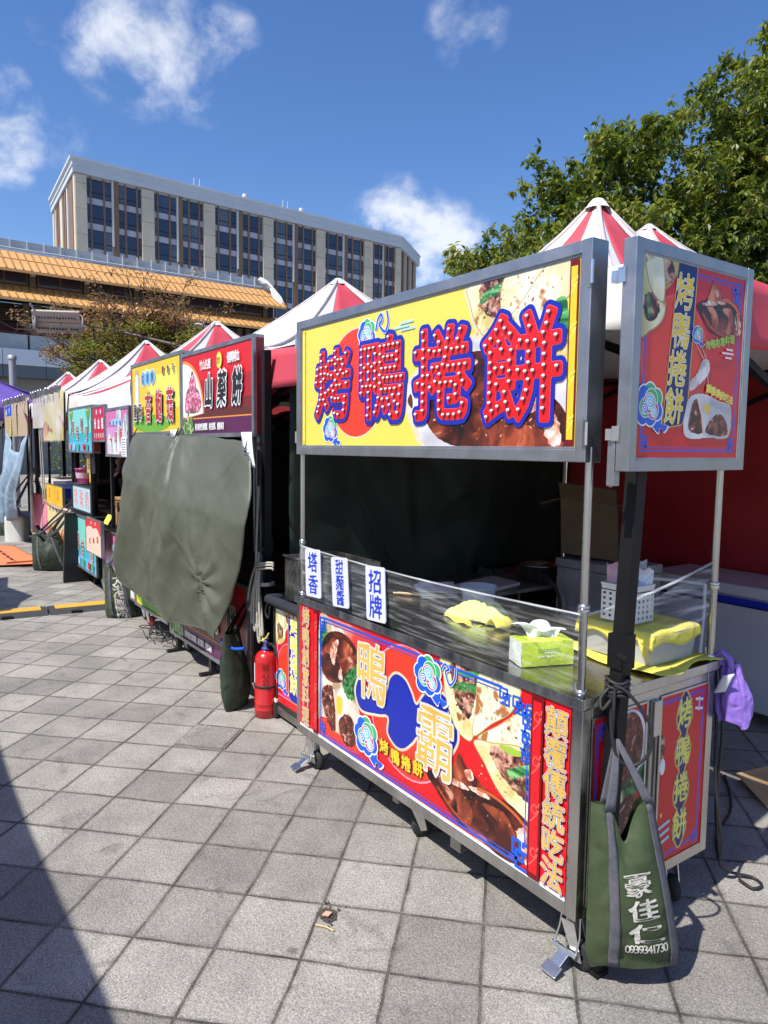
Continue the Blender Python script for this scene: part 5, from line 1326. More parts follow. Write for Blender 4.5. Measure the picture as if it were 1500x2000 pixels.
    for ch, u, v, s, sy in CH:
        L.k = 0; L.char(ch, u, v, s, [(I_BLUE, .072), (I_LRED, {'鴨': .021, '餅': .031}.get(ch, .026)), (I_RED, {'鴨': .015, '餅': .025}.get(ch, .020))], sy=sy, N=100, k=0)
        for x, y in glyph_spine(ch, .080):
            q = (u + x * s, -.0110, v + y * s * sy)
            bl.lathe([(.0052, 0), (.0062, -.003), (.0060, -.006), (.0048, -.0085), (.0026, -.0100), (0, -.0104)], q, BULB, 9, 'Y')
            bl.lathe([(.0076, 0), (.0076, -.003)], q, SOCK, 8, 'Y')
    L.build('sign_letters', board); o = bl.build('sign_bulbs', board); o['kind'] = 'stuff'
    # side signboard -------------------------------------------------------
    sb = MB(); y0, y1, z0, z1 = .022, .664, 1.648, 2.322; xa, xb = .066, .112
    frame_box_x(sb, y0, y1, z0, z1, xa, xb, .036, ALU); sb.box(xa + .004, y0 + .036, z0 + .036, xb - .010, y1 - .036, z1 - .036, STEEL_DULL)
    frame_box_x(sb, y0 + .032, y1 - .032, z0 + .032, z1 - .032, xb - .010, xb - .003, .010, ALU)
    sb.box(xa - .030, y0 + .0, z0 - .045, xa - .002, y0 + .028, z0 + .10, ALU)
    side = sb.build('side_signboard', root, bevel=.0025)
    for z in (1.76, 2.22):
        hb = MB(); hb.box(xa - .012, y0 - .006, z - .022, xa + .014, y0 - .001, z + .022, CHROME); hb.box(xa - .03, y0 - .012, z - .02, xa - .0122, y0 + .012, z + .014, CHROME); hb.build('hinge', side)
    e = Art((xb - .0068, 0, 0), (0, 1, 0), (0, 0, 1), (1, 0, 0)); e.clip = (y0 + .042, z0 + .042, y1 - .042, z1 - .042)
    e.rect(y0 + .042, z0 + .042, y1 - .042, z1 - .042, I_RED)
    e.ell(.245, 1.985, .175, .20, I_LRED, a0=0, a1=360); e.ell(.247, 1.985, .168, .193, I_ORED)
    u0, v0, u1, v1 = y0 + .062, z0 + .062, y1 - .062, z1 - .062
    for o2, w in ((0, .005), (.010, .0025)): e.line([(u0 + o2, v0 + o2), (u1 - o2, v0 + o2), (u1 - o2, v1 - o2), (u0 + o2, v1 - o2)], w, I_BLUE2, closed=True)
    fret(e, u0, v0, .05, 1, 1, I_BLUE2); fret(e, u1, v0, .05, -1, 1, I_BLUE2); fret(e, u1, v1, .07, -1, -1, I_BLUE2)
    e.clip = (y0 + .042, z0 + .042, .25, z1 - .042)
    e.blob([(.05, 2.30), (.055, 2.06), (.11, 2.065), (.165, 2.10), (.18, 2.15), (.16, 2.18), (.21, 2.22), (.245, 2.30)], PIC_CAKE)
    e.blob([(.075, 2.16), (.08, 2.10), (.12, 2.095), (.15, 2.13), (.12, 2.175)], PIC_MEAT, jag=.003); e.line([(.09, 2.17), (.105, 2.10)], .014, PIC_LEEK); e.blob([(.07, 2.30), (.10, 2.19), (.17, 2.16), (.15, 2.30)], PIC_CAKE2); e.blob([(.17, 2.26), (.19, 2.21), (.22, 2.24), (.20, 2.28)], PIC_MEAT)
    e.clip = (y0 + .042, z0 + .042, y1 - .042, z1 - .042)
    ban = [(.237, 2.282), (.340, 2.282), (.318, 1.825), (.292, 1.792), (.215, 1.782), (.190, 1.80)]
    e.poly(ban, I_NAVY); e.line(ban, .004, I_GOLD, closed=True)
    food_duck(e, lambda x, y: (.345 + .262 * x, 2.085 + .17 * y))
    e.blob([(.31, 1.76), (.32, 1.87), (.40, 1.895), (.50, 1.875), (.57, 1.86), (.565, 1.762), (.45, 1.755)], PIC_PLATE); e.blob([(.33, 1.78), (.345, 1.86), (.375, 1.875), (.40, 1.82), (.41, 1.77)], PIC_CHAR); e.line([(.375, 1.878), (.40, 1.83), (.418, 1.765)], .010, I_PEACH); e.blob([(.43, 1.77), (.45, 1.81), (.50, 1.835), (.545, 1.81), (.55, 1.765)], PIC_CHAR); e.blob([(.41, 1.85), (.44, 1.865), (.44, 1.83)], I_YEL2)
    e.blob([(.326, 1.93), (.36, 1.955), (.39, 2.0), (.425, 2.0), (.43, 1.965), (.39, 1.93), (.33, 1.90)], PIC_HAND)
    e.line([(.335, 2.06), (.415, 1.985), (.435, 1.90)], .003, I_PEACH); e.line([(.375, 2.05), (.42, 1.99)], .003, I_PEACH)
    for i, ch in enumerate('烤鴨捲餅'): e.char(ch, .2735 - .010 * i, 2.198 - .1165 * i, .105, [(I_GREY, .038), (I_WHITE, .028), (I_YEL2, .010)], sx=.95, sy=1.1, N=60, brush=.010, shear=.08)
    cloud_scroll(e, .118, 1.845, .062); cloud_scroll(e, .352, 2.075, .026, 1)
    e.text('烤鴨創意料理', .412, 2.050, .030, [(I_LIME, .035)], du=.028, dv=.006, N=36); e.text('顛覆傳統吃法', .428, 1.912, .030, [(I_LYEL, .035)], du=.027, dv=-.006, N=36)
    for v, a0, a1 in ((2.045, .52, .56), (2.032, .495, .565), (2.018, .515, .555)): e.line([(a0, v), (a1, v)], .006, I_WHITE)
    e.build('sign_face', side)
    st = MB(); st.tube([(.02, .062, 1.60), (.06, .062, 1.70)], .008, STEEL, 8); st.tube([(-.024, .758, 1.66), (-.01, .70, 1.70), (.07, .66, 1.72)], .010, STEEL, 8); st.build('stay_bar', root)
    # clear wrap round the counter
    FILM = film_mat('stretch_wrap', haze=.035, streak=.26); FILM2 = film_mat('stretch_wrap_side', haze=.03, streak=.4, stretch=(1, .8, 12), scale=4)
    f = MB()
    f.grid(lambda u, v: (-1.862 + 1.834 * u, .008 + .004 * math.sin(u * 17 + v * 5) + .004 * math.sin(v * 14 + u * 3), .932 + (.265 - .018 * math.sin(math.pi * u)) * v), 40, 8, FILM)
    f.tube([(-1.862 + 1.834 * i / 12, .006, 1.196 - .018 * math.sin(math.pi * i / 12)) for i in range(13)], .004, film_mat('stretch_wrap_edge', haze=.22, streak=.4), 6)
    f.grid(lambda u, v: (-.028 + .004 * math.sin(u * 9 + v * 11), .024 + .73 * u, (1.02 + .09 * u * u) + (.172 + .02 * u) * v - .02 * math.sin(math.pi * u)), 20, 6, FILM2)
    f.tube([(-.028, .024 + .73 * i / 10, 1.19 + .11 * (i / 10) ** 1.2 - .01 * math.sin(math.pi * i / 10)) for i in range(11)], .005, MATS['stretch_wrap_edge'], 6)
    f.build('plastic_wrap', root)
    # casters
    caster(root, X0 + .07, .055, ZB, brake=True, turn=.3); caster(root, X1 - .05, .05, ZB, brake=True, turn=.2)
    caster(root, X1 - .09, Y1 - .10, ZB, turn=-.5); caster(root, X0 + .07, Y1 - .07, ZB, turn=.9); caster(root, -.96, .09, ZB, turn=1.2)
    return root
duck_cart()
# ================================================================== THINGS ON AND ROUND THE DUCK CART
def wrinkle(u, v, seed, amp):
    r = random.Random(seed); s = 0
    for k in range(7):
        fx, fy, ph = r.uniform(-9, 9), r.uniform(-9, 9), r.uniform(0, 6.28)
        s += abs(math.sin(fx * u + fy * v + ph)) ** .6 - .6
    return amp * s / 3
# three hand-lettered cards on the wrap
def card(label, chars, x0, x1, z0, z1, tilt, size):
    root = thing('flavour_card', label, 'price card', ((x0 + x1) / 2, -.006, z0), 'white flavour cards on the plastic wrap')
    cx, cz = (x0 + x1) / 2, (z0 + z1) / 2; w, h = (x1 - x0) / 2, (z1 - z0) / 2
    def rr(w, h, r, n=5):
        P = []
        for sx, sy, a0 in ((1, 1, 0), (-1, 1, 90), (-1, -1, 180), (1, -1, 270)):
            for i in range(n + 1):
                t = R(a0 + 90 * i / n); P.append((sx * (w - r) + r * math.cos(t), sy * (h - r) + r * math.sin(t)))
        return P
    def T(a, b, y): c, s = math.cos(tilt), math.sin(tilt); return (cx + a * c - b * s, y, cz + a * s + b * c)
    m = MB(); m.slab([T(a, b, -.012) for a, b in rr(w, h, .014)], (0, .004, 0), mat('card_white', (.66, .68, .80), .35, var=.04)); m.build('board', root)
    A = Art(T(0, 0, -.0126), (math.cos(tilt), 0, math.sin(tilt)), (-math.sin(tilt), 0, math.cos(tilt)), (0, -1, 0)); n = len(chars)
    for i, ch in enumerate(chars): A.char(ch, 0, h * (1 - (2 * i + 1) / n) * .92, size, [(I_BLUE2 if False else mat('marker_blue', (.012, .045, .50), .5), .016)], sy=1.05, N=60, brush=.008, shear=.05)
    A.build('lettering', root)
card('white card lettered 塔香 in blue, leftmost of the three on the wrap', '塔香', -1.772, -1.618, .955, 1.198, .06, .100)
card('white card lettered 甜麵醬 in blue, middle one of the three on the wrap', '甜麵醬', -1.510, -1.362, .952, 1.190, .09, .074)
card('white card lettered 招牌 in blue, right one of the three on the wrap', '招牌', -1.212, -1.062, .946, 1.190, .06, .105)

# tissue pack
def tissue():
    root = thing('tissue_pack', 'lime green soft tissue pack with a white tissue pulled out, on the steel counter', 'tissue pack', (-.40, .20, .934))
    G1 = mat('lime_plastic', (.56, .72, .03), .22, var=.12, scale=18, bump=.25, bscale=25); W1 = mat('clear_white_plastic', (.66, .70, .62), .2, var=.15, scale=20, bump=.3, bscale=30)
    o = Vector((-.335, .072, .934)); ex = Vector((.385, 1.0, 0)).normalized() * .205; ey = Vector((-1.0, .385, 0)).normalized() * .105; h = .088
    m = MB()
    def side(p, q, mt, nu=10):
        m.grid(lambda u, v: tuple(p + (q - p) * u + Vector((0, 0, h * v)) + (q - p).cross(Vector((0, 0, 1))).normalized() * (.006 * math.sin(math.pi * v) * math.sin(math.pi * u) + .0015 * math.sin(u * 31 + v * 6))), nu, 5, mt)
    side(o, o + ex, G1); side(o + ex, o + ex + ey, W1, 6); side(o + ex + ey, o + ey, G1); side(o + ey, o, W1, 6)
    m.grid(lambda u, v: tuple(o + ex * u + ey * v + Vector((0, 0, h + .008 * math.sin(math.pi * u) * math.sin(math.pi * v) + .002 * math.sin(u * 25)))), 10, 6, G1)
    m.build('wrapper', root)
    t = MB(); c = o + ex * .5 + ey * .5 + Vector((0, 0, h))
    exn, eyn = ex.normalized(), ey.normalized()
    WT = mat('tissue_paper', (.82, .83, .82), .9, bump=.1, bscale=60)
    t.grid(lambda u, v: tuple(c + exn * ((u - .5) * (.10 + .03 * v) - .045 * v * v) + eyn * (.03 * v + .022 * math.sin(u * 6 + v * 3)) + Vector((0, 0, .052 * math.sin(v * 1.9) + .006 * math.sin(u * 9)))), 12, 10, WT)
    t.grid(lambda u, v: tuple(c + exn * ((u - .5) * .11 + .03 * v) - eyn * (.020 * v + .012 * math.sin(u * 7)) + Vector((0, 0, .040 * math.sin(v * 2.2)))), 10, 8, WT)
    t.build('tissue', root)
    A = Art(o + ex * .06 + Vector((0, 0, .018)) + ex.cross(Vector((0, 0, 1))).normalized() * .0075, exn, (0, 0, 1), ex.cross(Vector((0, 0, 1))).normalized())
    A.bars(.05, .012, .11, .022, 1, I_WHITE, 3); A.bars(.075, .027, .12, .035, 1, I_WHITE, 4); A.rect(.045, .040, .135, .046, I_LIME)
    A.build('wrapper_print', root)
tissue()

def lump_cloth(name, label, cat, cx, cy, z, rx, ry, h, mt, seed, rot=0, n=36, flare=.25):
    m = MB(); r = random.Random(seed); ph = [r.uniform(0, 6.28) for _ in range(6)]
    def fn(u, v):
        a = 2 * math.pi * u; q = v
        rad = 1 + .16 * math.sin(2 * a + ph[0]) + .10 * math.sin(3 * a + ph[1]) + .05 * math.sin(7 * a + ph[2])
        x, y = rx * q * rad * math.cos(a), ry * q * rad * math.sin(a)
        hh = h * max(0, 1 - q ** 2.2) * (1 + .25 * math.sin(9 * a + 4 * q + ph[3]) * q) + h * .34 * (abs(math.sin(4 * a + 6 * q + ph[4])) - .5) * q * (1 - q) * 3 + .003
        c, s = math.cos(rot), math.sin(rot)
        return (cx + x * c - y * s, cy + x * s + y * c, z + max(.002, hh))
    m.grid(fn, n, 14, mt); return m
m = lump_cloth('', '', '', -.95, .455, .934, .150, .095, .075, CLOTH_LIME, 3, .3)
m.grid(lambda u, v: (-1.08 + .20 * u + .02 * v, .335 + .07 * v - .03 * u, .938 + .012 * math.sin(3 * u + 2) * v + .006 * math.sin(9 * u + 5 * v)), 12, 6, CLOTH_YELLOW)
m.grid(lambda u, v: (-.84 + .07 * u + .02 * math.sin(5 * v), .37 + .16 * v, .94 + .035 * math.sin(math.pi * u) * (1 - .3 * v) + .004 * math.sin(12 * v)), 8, 10, CLOTH_YELLOW)
tag(m.build('wiping_cloth', origin=(-.97, .56, .934), solid=.004), 'crumpled lime green wiping cloth lying on the steel counter top', 'cloth')

FROST = film_mat('frosted_plastic', (.75, .82, .92), haze=.45, streak=.25, stretch=(1, 1, 1), scale=6)
def bowl():
    m = MB(); c = (-1.20, .66, .934)
    m.lathe([(.0, .004), (.072, .004), (.078, .02), (.092, .085), (.098, .088), (.098, .092), (.089, .090), (.074, .022), (0, .010)], c, FROST, 28)
    tag(m.build('plastic_bowl', origin=c), 'cloudy translucent plastic bowl on the counter behind the lime cloth', 'bowl')
bowl()
def bags_stack():
    WP = mat('paper_bag_white', (.74, .76, .75), .6, var=.1, scale=12, bump=.15, bscale=40)
    root = thing('paper_bag_stack', 'loose stack of flat white paper bags on the far end of the steel counter', 'paper bags', (-1.52, .66, .934), None)
    r = random.Random(8)
    for i in range(5):
        a = -.55 + r.uniform(-.14, .14); x0, y0 = -1.52 + r.uniform(-.02, .02), .665 + r.uniform(-.02, .02); m = MB()
        m.grid(lambda u, v: (x0 + (u - .5) * .27 * math.cos(a) - (v - .5) * .19 * math.sin(a), y0 + (u - .5) * .27 * math.sin(a) + (v - .5) * .19 * math.cos(a), .938 + i * .006 + .010 * (u - .5) ** 2 * i + .003 * math.sin(u * 5 + i + v * 3)), 12, 6, WP)
        m.build('paper_bag', root, solid=.0025)
bags_stack()
mb = MB(); BAMB = mat('bamboo', (.62, .44, .20), .55, var=.2, scale=30)
r = random.Random(2)
for i in range(12): mb.tube([(-1.60 + r.uniform(-.01, .01), .44 + r.uniform(-.014, .014), .940 + .003 * (i % 3)), (-1.38 + r.uniform(-.012, .012), .60 + r.uniform(-.02, .02), .943 + .003 * (i % 3))], .0028, BAMB, 5)
tag(mb.build('skewer_bundle', origin=(-1.5, .5, .934)), 'small bundle of thin bamboo skewers lying beside the paper bags', 'skewers')
mb = MB(); mb.box(-.70, .690, .934, -.42, .712, .950, BAMB); mb.box(-1.00, .694, .9345, -.70, .708, .942, BAMB)
tag(mb.build('wooden_stick', origin=(-.7, .7, .934)), 'long flat bamboo stick along the back edge of the counter', 'stick')

# food tub under a yellow cloth
def tub():
    root = thing('food_tub', 'grey plastic food tub standing on a yellow cloth at the end of the counter', 'tub', (-.21, .56, .936))
    x0, x1, y0, y1, z0, z1 = -.375, -.055, .43, .715, .943, 1.058
    m = MB(); k = .012
    B = [(x0 + k, y0 + k), (x1 - k, y0 + k), (x1 - k, y1 - k), (x0 + k, y1 - k)]; T = [(x0, y0), (x1, y0), (x1, y1), (x0, y1)]
    for i in range(4):
        j = (i + 1) % 4; m.face([(*B[i], z0), (*B[j], z0), (*T[j], z1), (*T[i], z1)], GREY_PLASTIC)
    m.face([(*p, z0) for p in reversed(B)], GREY_PLASTIC); m.face([(*p, z1 - .02) for p in T], GREY_PLASTIC)
    m.build('body', root, bevel=.006)
    r_ = MB()
    for a, b in zip(T, T[1:] + T[:1]): r_.beam((*a, z1 - .006), (*b, z1 - .006), .016, .012, GREY_PLASTIC)
    r_.slab([(x0 - .03, y0 + .05, z1), (x0, y0 + .03, z1), (x0, y0 + .16, z1), (x0 - .03, y0 + .14, z1)], (0, 0, -.006), GREY_PLASTIC)
    r_.build('rim', root)
tub()
m = MB()
def underc(u, v):
    x = -.46 + .47 * u + .02 * math.sin(7 * v) ; y = .375 + .385 * v + .018 * math.sin(6 * u + 1)
    return (x, y, .9365 + .004 * (1 + math.sin(9 * u + 7 * v)))
m.grid(underc, 24, 20, CLOTH_YELLOW)
tag(m.build('yellow_cloth', origin=(-.2, .56, .936), solid=.002), 'yellow cloth spread flat on the counter under the grey tub', 'cloth')
m = MB()
def overc(u, v):
    hx, hy = .185, .165
    a, b = (u - .5) * 2, (v - .5) * 2
    x, y = -.215 + a * .205, .572 + b * .185
    ox, oy = max(0, abs(a * .205) - .162), max(0, abs(b * .185) - .145)
    d = max(ox, oy)
    drop = (d * 1.15) * (1 + .25 * math.sin(7 * a + 5 * b))
    x = -.215 + math.copysign(min(abs(a * .205), .166 + .1 * ox), a); y = .572 + math.copysign(min(abs(b * .185), .149 + .1 * oy), b)
    return (x, y, 1.066 + .010 * math.exp(-3 * (a * a + b * b)) + .004 * math.sin(9 * a + 4) * math.cos(6 * b) - drop)
m.grid(overc, 40, 36, CLOTH_YELLOW)
m.grid(lambda u, v: (-.10 + .055 * u, .425 - .012 * v + .01 * u, 1.055 - .085 * v * (1 - .8 * abs(u - .45) * 2)), 8, 8, CLOTH_YELLOW)
tag(m.build('yellow_cover_cloth', origin=(-.215, .572, 1.06), solid=.003), 'yellow cloth draped over the top of the grey food tub', 'cloth')
def basket():
    root = thing('plastic_basket', 'small white perforated plastic basket on the yellow covered tub', 'basket', (-.205, .49, 1.075))
    x0, x1, y0, y1, z0, z1 = -.275, -.140, .430, .555, 1.082, 1.215
    m = MB()
    # perforated walls: strips between square holes
    def wall(p, q):
        p, q = Vector(p), Vector(q); n = 7; L = (q - p)
        def seg(a, b, za, zb):
            nn = L.cross(Vector((0, 0, 1))).normalized() * .002
            A, B = p + L * a, p + L * b
            m.hexa([(A.x, A.y, za), (B.x, B.y, za), (B.x + nn.x, B.y + nn.y, za), (A.x + nn.x, A.y + nn.y, za), (A.x, A.y, zb), (B.x, B.y, zb), (B.x + nn.x, B.y + nn.y, zb), (A.x + nn.x, A.y + nn.y, zb)], WHITE_PLASTIC)
        rows = 5; hz = (z1 - z0 - .03) / rows
        seg(0, 1, z0, z0 + .012); seg(0, 1, z1 - .022, z1)
        for i in range(rows):
            za = z0 + .012 + hz * i
            seg(0, 1, za + hz * .5, za + hz)
            k = 5
            for j in range(k + 1):
                a = max(0, (j - .28) / k); b = min(1, (j + .28) / k); seg(a, b, za, za + hz * .5 - .0002)
    c = [(x0, y0, 0), (x1, y0, 0), (x1, y1, 0), (x0, y1, 0)]
    for a, b in zip(c, c[1:] + c[:1]): wall(a, b)
    m.box(x0, y0, z0, x1, y1, z0 + .003, WHITE_PLASTIC)
    m.build('body', root)
    r_ = MB()
    for a, b in zip(c, c[1:] + c[:1]): r_.beam((a[0], a[1], z1), (b[0], b[1], z1), .012, .008, WHITE_PLASTIC)
    r_.build('rim', root)
basket()
def pouch(label, cx, cy, z, w, h, th, mt, rot, seed, prt=None):
    m = MB(); c, s = math.cos(rot), math.sin(rot)
    for sg in (-1, 1):
        def fn(u, v):
            a = (u - .5) * w * (1 - .12 * math.sin(math.pi * v)); b = sg * th * math.sin(math.pi * u) * math.sin(math.pi * min(1, v * 1.05)) ** .6 + wrinkle(u, v, seed, .004)
            return (cx + a * c - b * s, cy + a * s + b * c, z + h * v + .006 * math.sin(u * 12 + seed) * v)
        m.grid(fn, 10, 12, prt if (prt and sg < 0) else mt)
    return tag(m.build('plastic_pouch', origin=(cx, cy, z)), label, 'bag', 'bags standing in the white basket')
PINKP = film_mat('pink_bag_plastic', (.72, .42, .50), haze=.62, streak=.3, stretch=(1, 1, 1), scale=14)
CLEARP = film_mat('clear_bag_plastic', (.80, .84, .90), haze=.25, streak=.6, stretch=(1, 1, 2), scale=18)
pouch('pink see-through plastic pouch standing tall in the white basket', -.232, .472, 1.09, .095, .20, .022, PINKP, .7, 3)
pouch('white and blue printed pouch at the right side of the white basket', -.165, .522, 1.09, .075, .185, .016, ramp_mat('pouch_print', [(.42, (.10, .25, .62)), (.5, (.75, .80, .84)), (.6, (.78, .60, .55))], 20, 3), .7, 5)
pouch('crinkled clear plastic bag behind the pink pouch in the basket', -.205, .515, 1.09, .10, .215, .02, CLEARP, .6, 8)
mb = MB()
for x, y, mt in ((-.214, .474, mat('amber_lid', (.62, .28, .03), .3)), (-.202, .486, I_WHITE), (-.192, .478, I_CYAN)): mb.lathe([(0, .012), (.010, .010), (.012, 0), (.011, -.05), (0, -.05)], (x, y, 1.288), mt, 12)
tag(mb.build('sauce_tubes', origin=(-.2, .48, 1.24)), 'row of small capped sauce tubes showing over the pink pouch', 'tubes')

# purple carrier bag at the cart's back corner
def purple_bag():
    root = thing('carrier_bag', 'purple plastic carrier bag with a white tag hung on the back corner post', 'plastic bag', (.02, .80, .93))
    PB = crease_mat('purple_plastic', (.27, .16, .58), .33, 16, .7, var=.25); m = MB()
    def fn(u, v):
        a = 2 * math.pi * u; w = .024 + .040 * min(1, v * 1.8) * (1 + .1 * math.sin(3 * a)); x = .030 + w * math.cos(a) * (1 if v < .9 else .9); y = .81 + w * .55 * math.sin(a) + .01 * math.sin(5 * a)
        return (x + .02 * v + .005 * math.sin(7 * a + 9 * v), y, .925 - .225 * v + .012 * math.sin(3 * a) * v)
    m.grid(fn, 28, 14, PB); m.build('body', root)
    h = MB(); h.tube([(.0, .79, .91), (-.012, .785, .945), (.01, .78, .965), (.035, .79, .94), (.04, .80, .90)], [.012, .014, .012, .014, .012], PB, 8); h.build('knot', root)
    w = MB(); w.grid(lambda u, v: (.006 + .042 * u + .03 * v, .745 - .004 * math.sin(4 * u), .885 - .075 * (1 - v) + .018 * u), 5, 5, mat('white_tag_plastic', (.74, .74, .76), .4, var=.1)); w.build('white_tag', root, solid=.002)
purple_bag()

# ------------------------------------------------------------------ weight bags
def weight_bag(name, label, P0, d, n, w0, w1, h, th, mt, strap_mt, top, seed, texts=(), dip=.0, lean=0.0, group='green canvas weight bags', straps=(.24, .80), strap_w=.036, ink_mt=None, shear=0.0):
    root = thing(name, label, 'weight bag', tuple(P0), group)
    P0, d, n = Vector(P0), Vector(d).normalized(), Vector(n).normalized()
    def S(u, v, sg=1, off=0.0):
        w = w0 + (w1 - w0) * v
        s = shear * v + (u) * w - .012 * math.sin(math.pi * v) * (.5 - u) * 0
        prof = (math.sin(math.pi * min(max(u, 0), 1)) ** .55) * (.16 + .84 * (math.sin(math.pi * min(1, .08 + v * .86)) ** .8) * (1.15 - .75 * v))
        b = sg * th * .5 * prof + wrinkle(u, v, seed + (0 if sg > 0 else 5), .018) * (.4 + .6 * v) * min(1, 6 * u * (1 - u)) + off
        z = h * v - dip * h * math.exp(-((u - .52) / .16) ** 2) * v ** 4 + .010 * math.sin(5 * u + seed) * v
        s += .022 * max(0, 1 - v / .14) ** 2 * (.5 - u) * 2 * (abs(u - .5) * 2) ** 2
        b += sg * .006 * math.sin(v * 46 + 3 * u) * math.exp(-v / .18) * min(1, 6 * u * (1 - u))
        corner = .03 * (abs(u - .5) * 2) ** 6 * (1 - v) ** 4
        return P0 + d * s + n * (b - lean * v) + Vector((0, 0, z - corner))
    m = MB()
    m.grid(lambda u, v: tuple(S(u, v, 1)), 34, 30, mt); m.grid(lambda u, v: tuple(S(1 - u, v, -1)), 34, 30, mt)
    m.grid(lambda u, v: tuple(S(u, 0, 1 - 2 * v)), 34, 4, mt)
    m.build('body', root)
    st = MB(); tp = Vector(top)
    for k, u0 in enumerate(straps):
        sw = strap_w / w0
        st.grid(lambda a, b: tuple(S(u0 - sw / 2 + sw * a - (0.02 if k else -.02) * b, .01 + .97 * b, 1, .004)), 4, 26, strap_mt)
        e = S(u0 - (0.02 if k else -.02), .98, 1, .004)
        st.grid(lambda a, b: tuple(e.lerp(tp, b) + d * (a - .5) * strap_w * (1 - .45 * b) + n * .012 * math.sin(math.pi * b)), 4, 8, strap_mt)
        e2 = S(u0, .98, -1, -.004)
        st.grid(lambda a, b: tuple(e2.lerp(tp, b) + d * (a - .5) * strap_w * (1 - .45 * b)), 4, 8, strap_mt)
    st.build('strap', root, solid=.003)
    if texts:
        t = MB()
        for ch, uc, vc, sz, iso, sy, br in texts:
            for poly in glyph_polys(ch, iso, 56, br):
                t.face([tuple(S(uc + x * sz / w0, vc + y * sz * sy / h, 1, .0035)) for x, y in poly], ink_mt or I_WHITE)
        t.build('lettering', root)
    return root
BAGINK = mat('bag_print_white', (.62, .58, .52), .7, var=.18, scale=25)
P0 = (.030, .018, .080)
tx = [('豪', .54, .560, .118, .012, .68, .010), ('佳', .58, .400, .122, .020, .62, .010), ('仁', .59, .250, .130, .026, .58, .010)]
for i, ch in enumerate('0939341730'): tx.append((ch, .375 + .046 * i, .150, .040, .012, 1.0, 0))
weight_bag('weight_bag', 'large green canvas weight bag lettered 豪佳仁, hung from the tent post at the cart end', P0, (.56, .83, 0), (.83, -.56, 0), .318, .195, .535, .165, CANVAS_GREEN, STRAP, (.055, .10, .80), 4, tx, dip=.24, straps=(.24, .91), strap_w=.034, ink_mt=BAGINK)
tx2 = []
weight_bag('weight_bag', 'dark green canvas weight bag seen edge-on, standing left of the red extinguisher', (-2.80, -.03, .015), (-.50, .866, 0), (-.80, -.60, 0), .25, .15, .50, .20, CANVAS_DARK, BLACK, (-2.90, .26, .80), 9, straps=(.35, .75), strap_w=.03)
# cords that tie the first bag to the post
CORD = mat('black_cord', (.018, .018, .02), .6)
mb = MB()
for k in range(4):
    z = .985 - .016 * k; c = Vector((.036, .12, z))
    mb.tube([(c.x + .036 * math.cos(t), c.y + .036 * math.sin(t), z + .006 * math.sin(t * 2 + k)) for t in [i * .52 for i in range(13)]], .0055, CORD, 6)
mb.tube(ccurve([(.05, .085, .975), (.085, .11, .955), (.135, .15, .87), (.140, .155, .78), (.105, .125, .725), (.070, .09, .745), (.052, .075, .84), (.045, .08, .95)], 6, False), .0055, CORD, 8)
mb.tube(ccurve([(.055, .08, .97), (.062, .07, .90), (.05, .085, .82), (.04, .10, .79)], 5, False), .005, CORD, 6)
mb.tube(ccurve([(.03, .085, .96), (.02, .06, .93), (.035, .05, .90), (.05, .07, .93)], 5, False), .006, CORD, 6)
tag(mb.build('tie_cord', origin=(.05, .1, .9)), 'black cord knotted round the tent post with a hanging loop, above the green bag', 'cord')

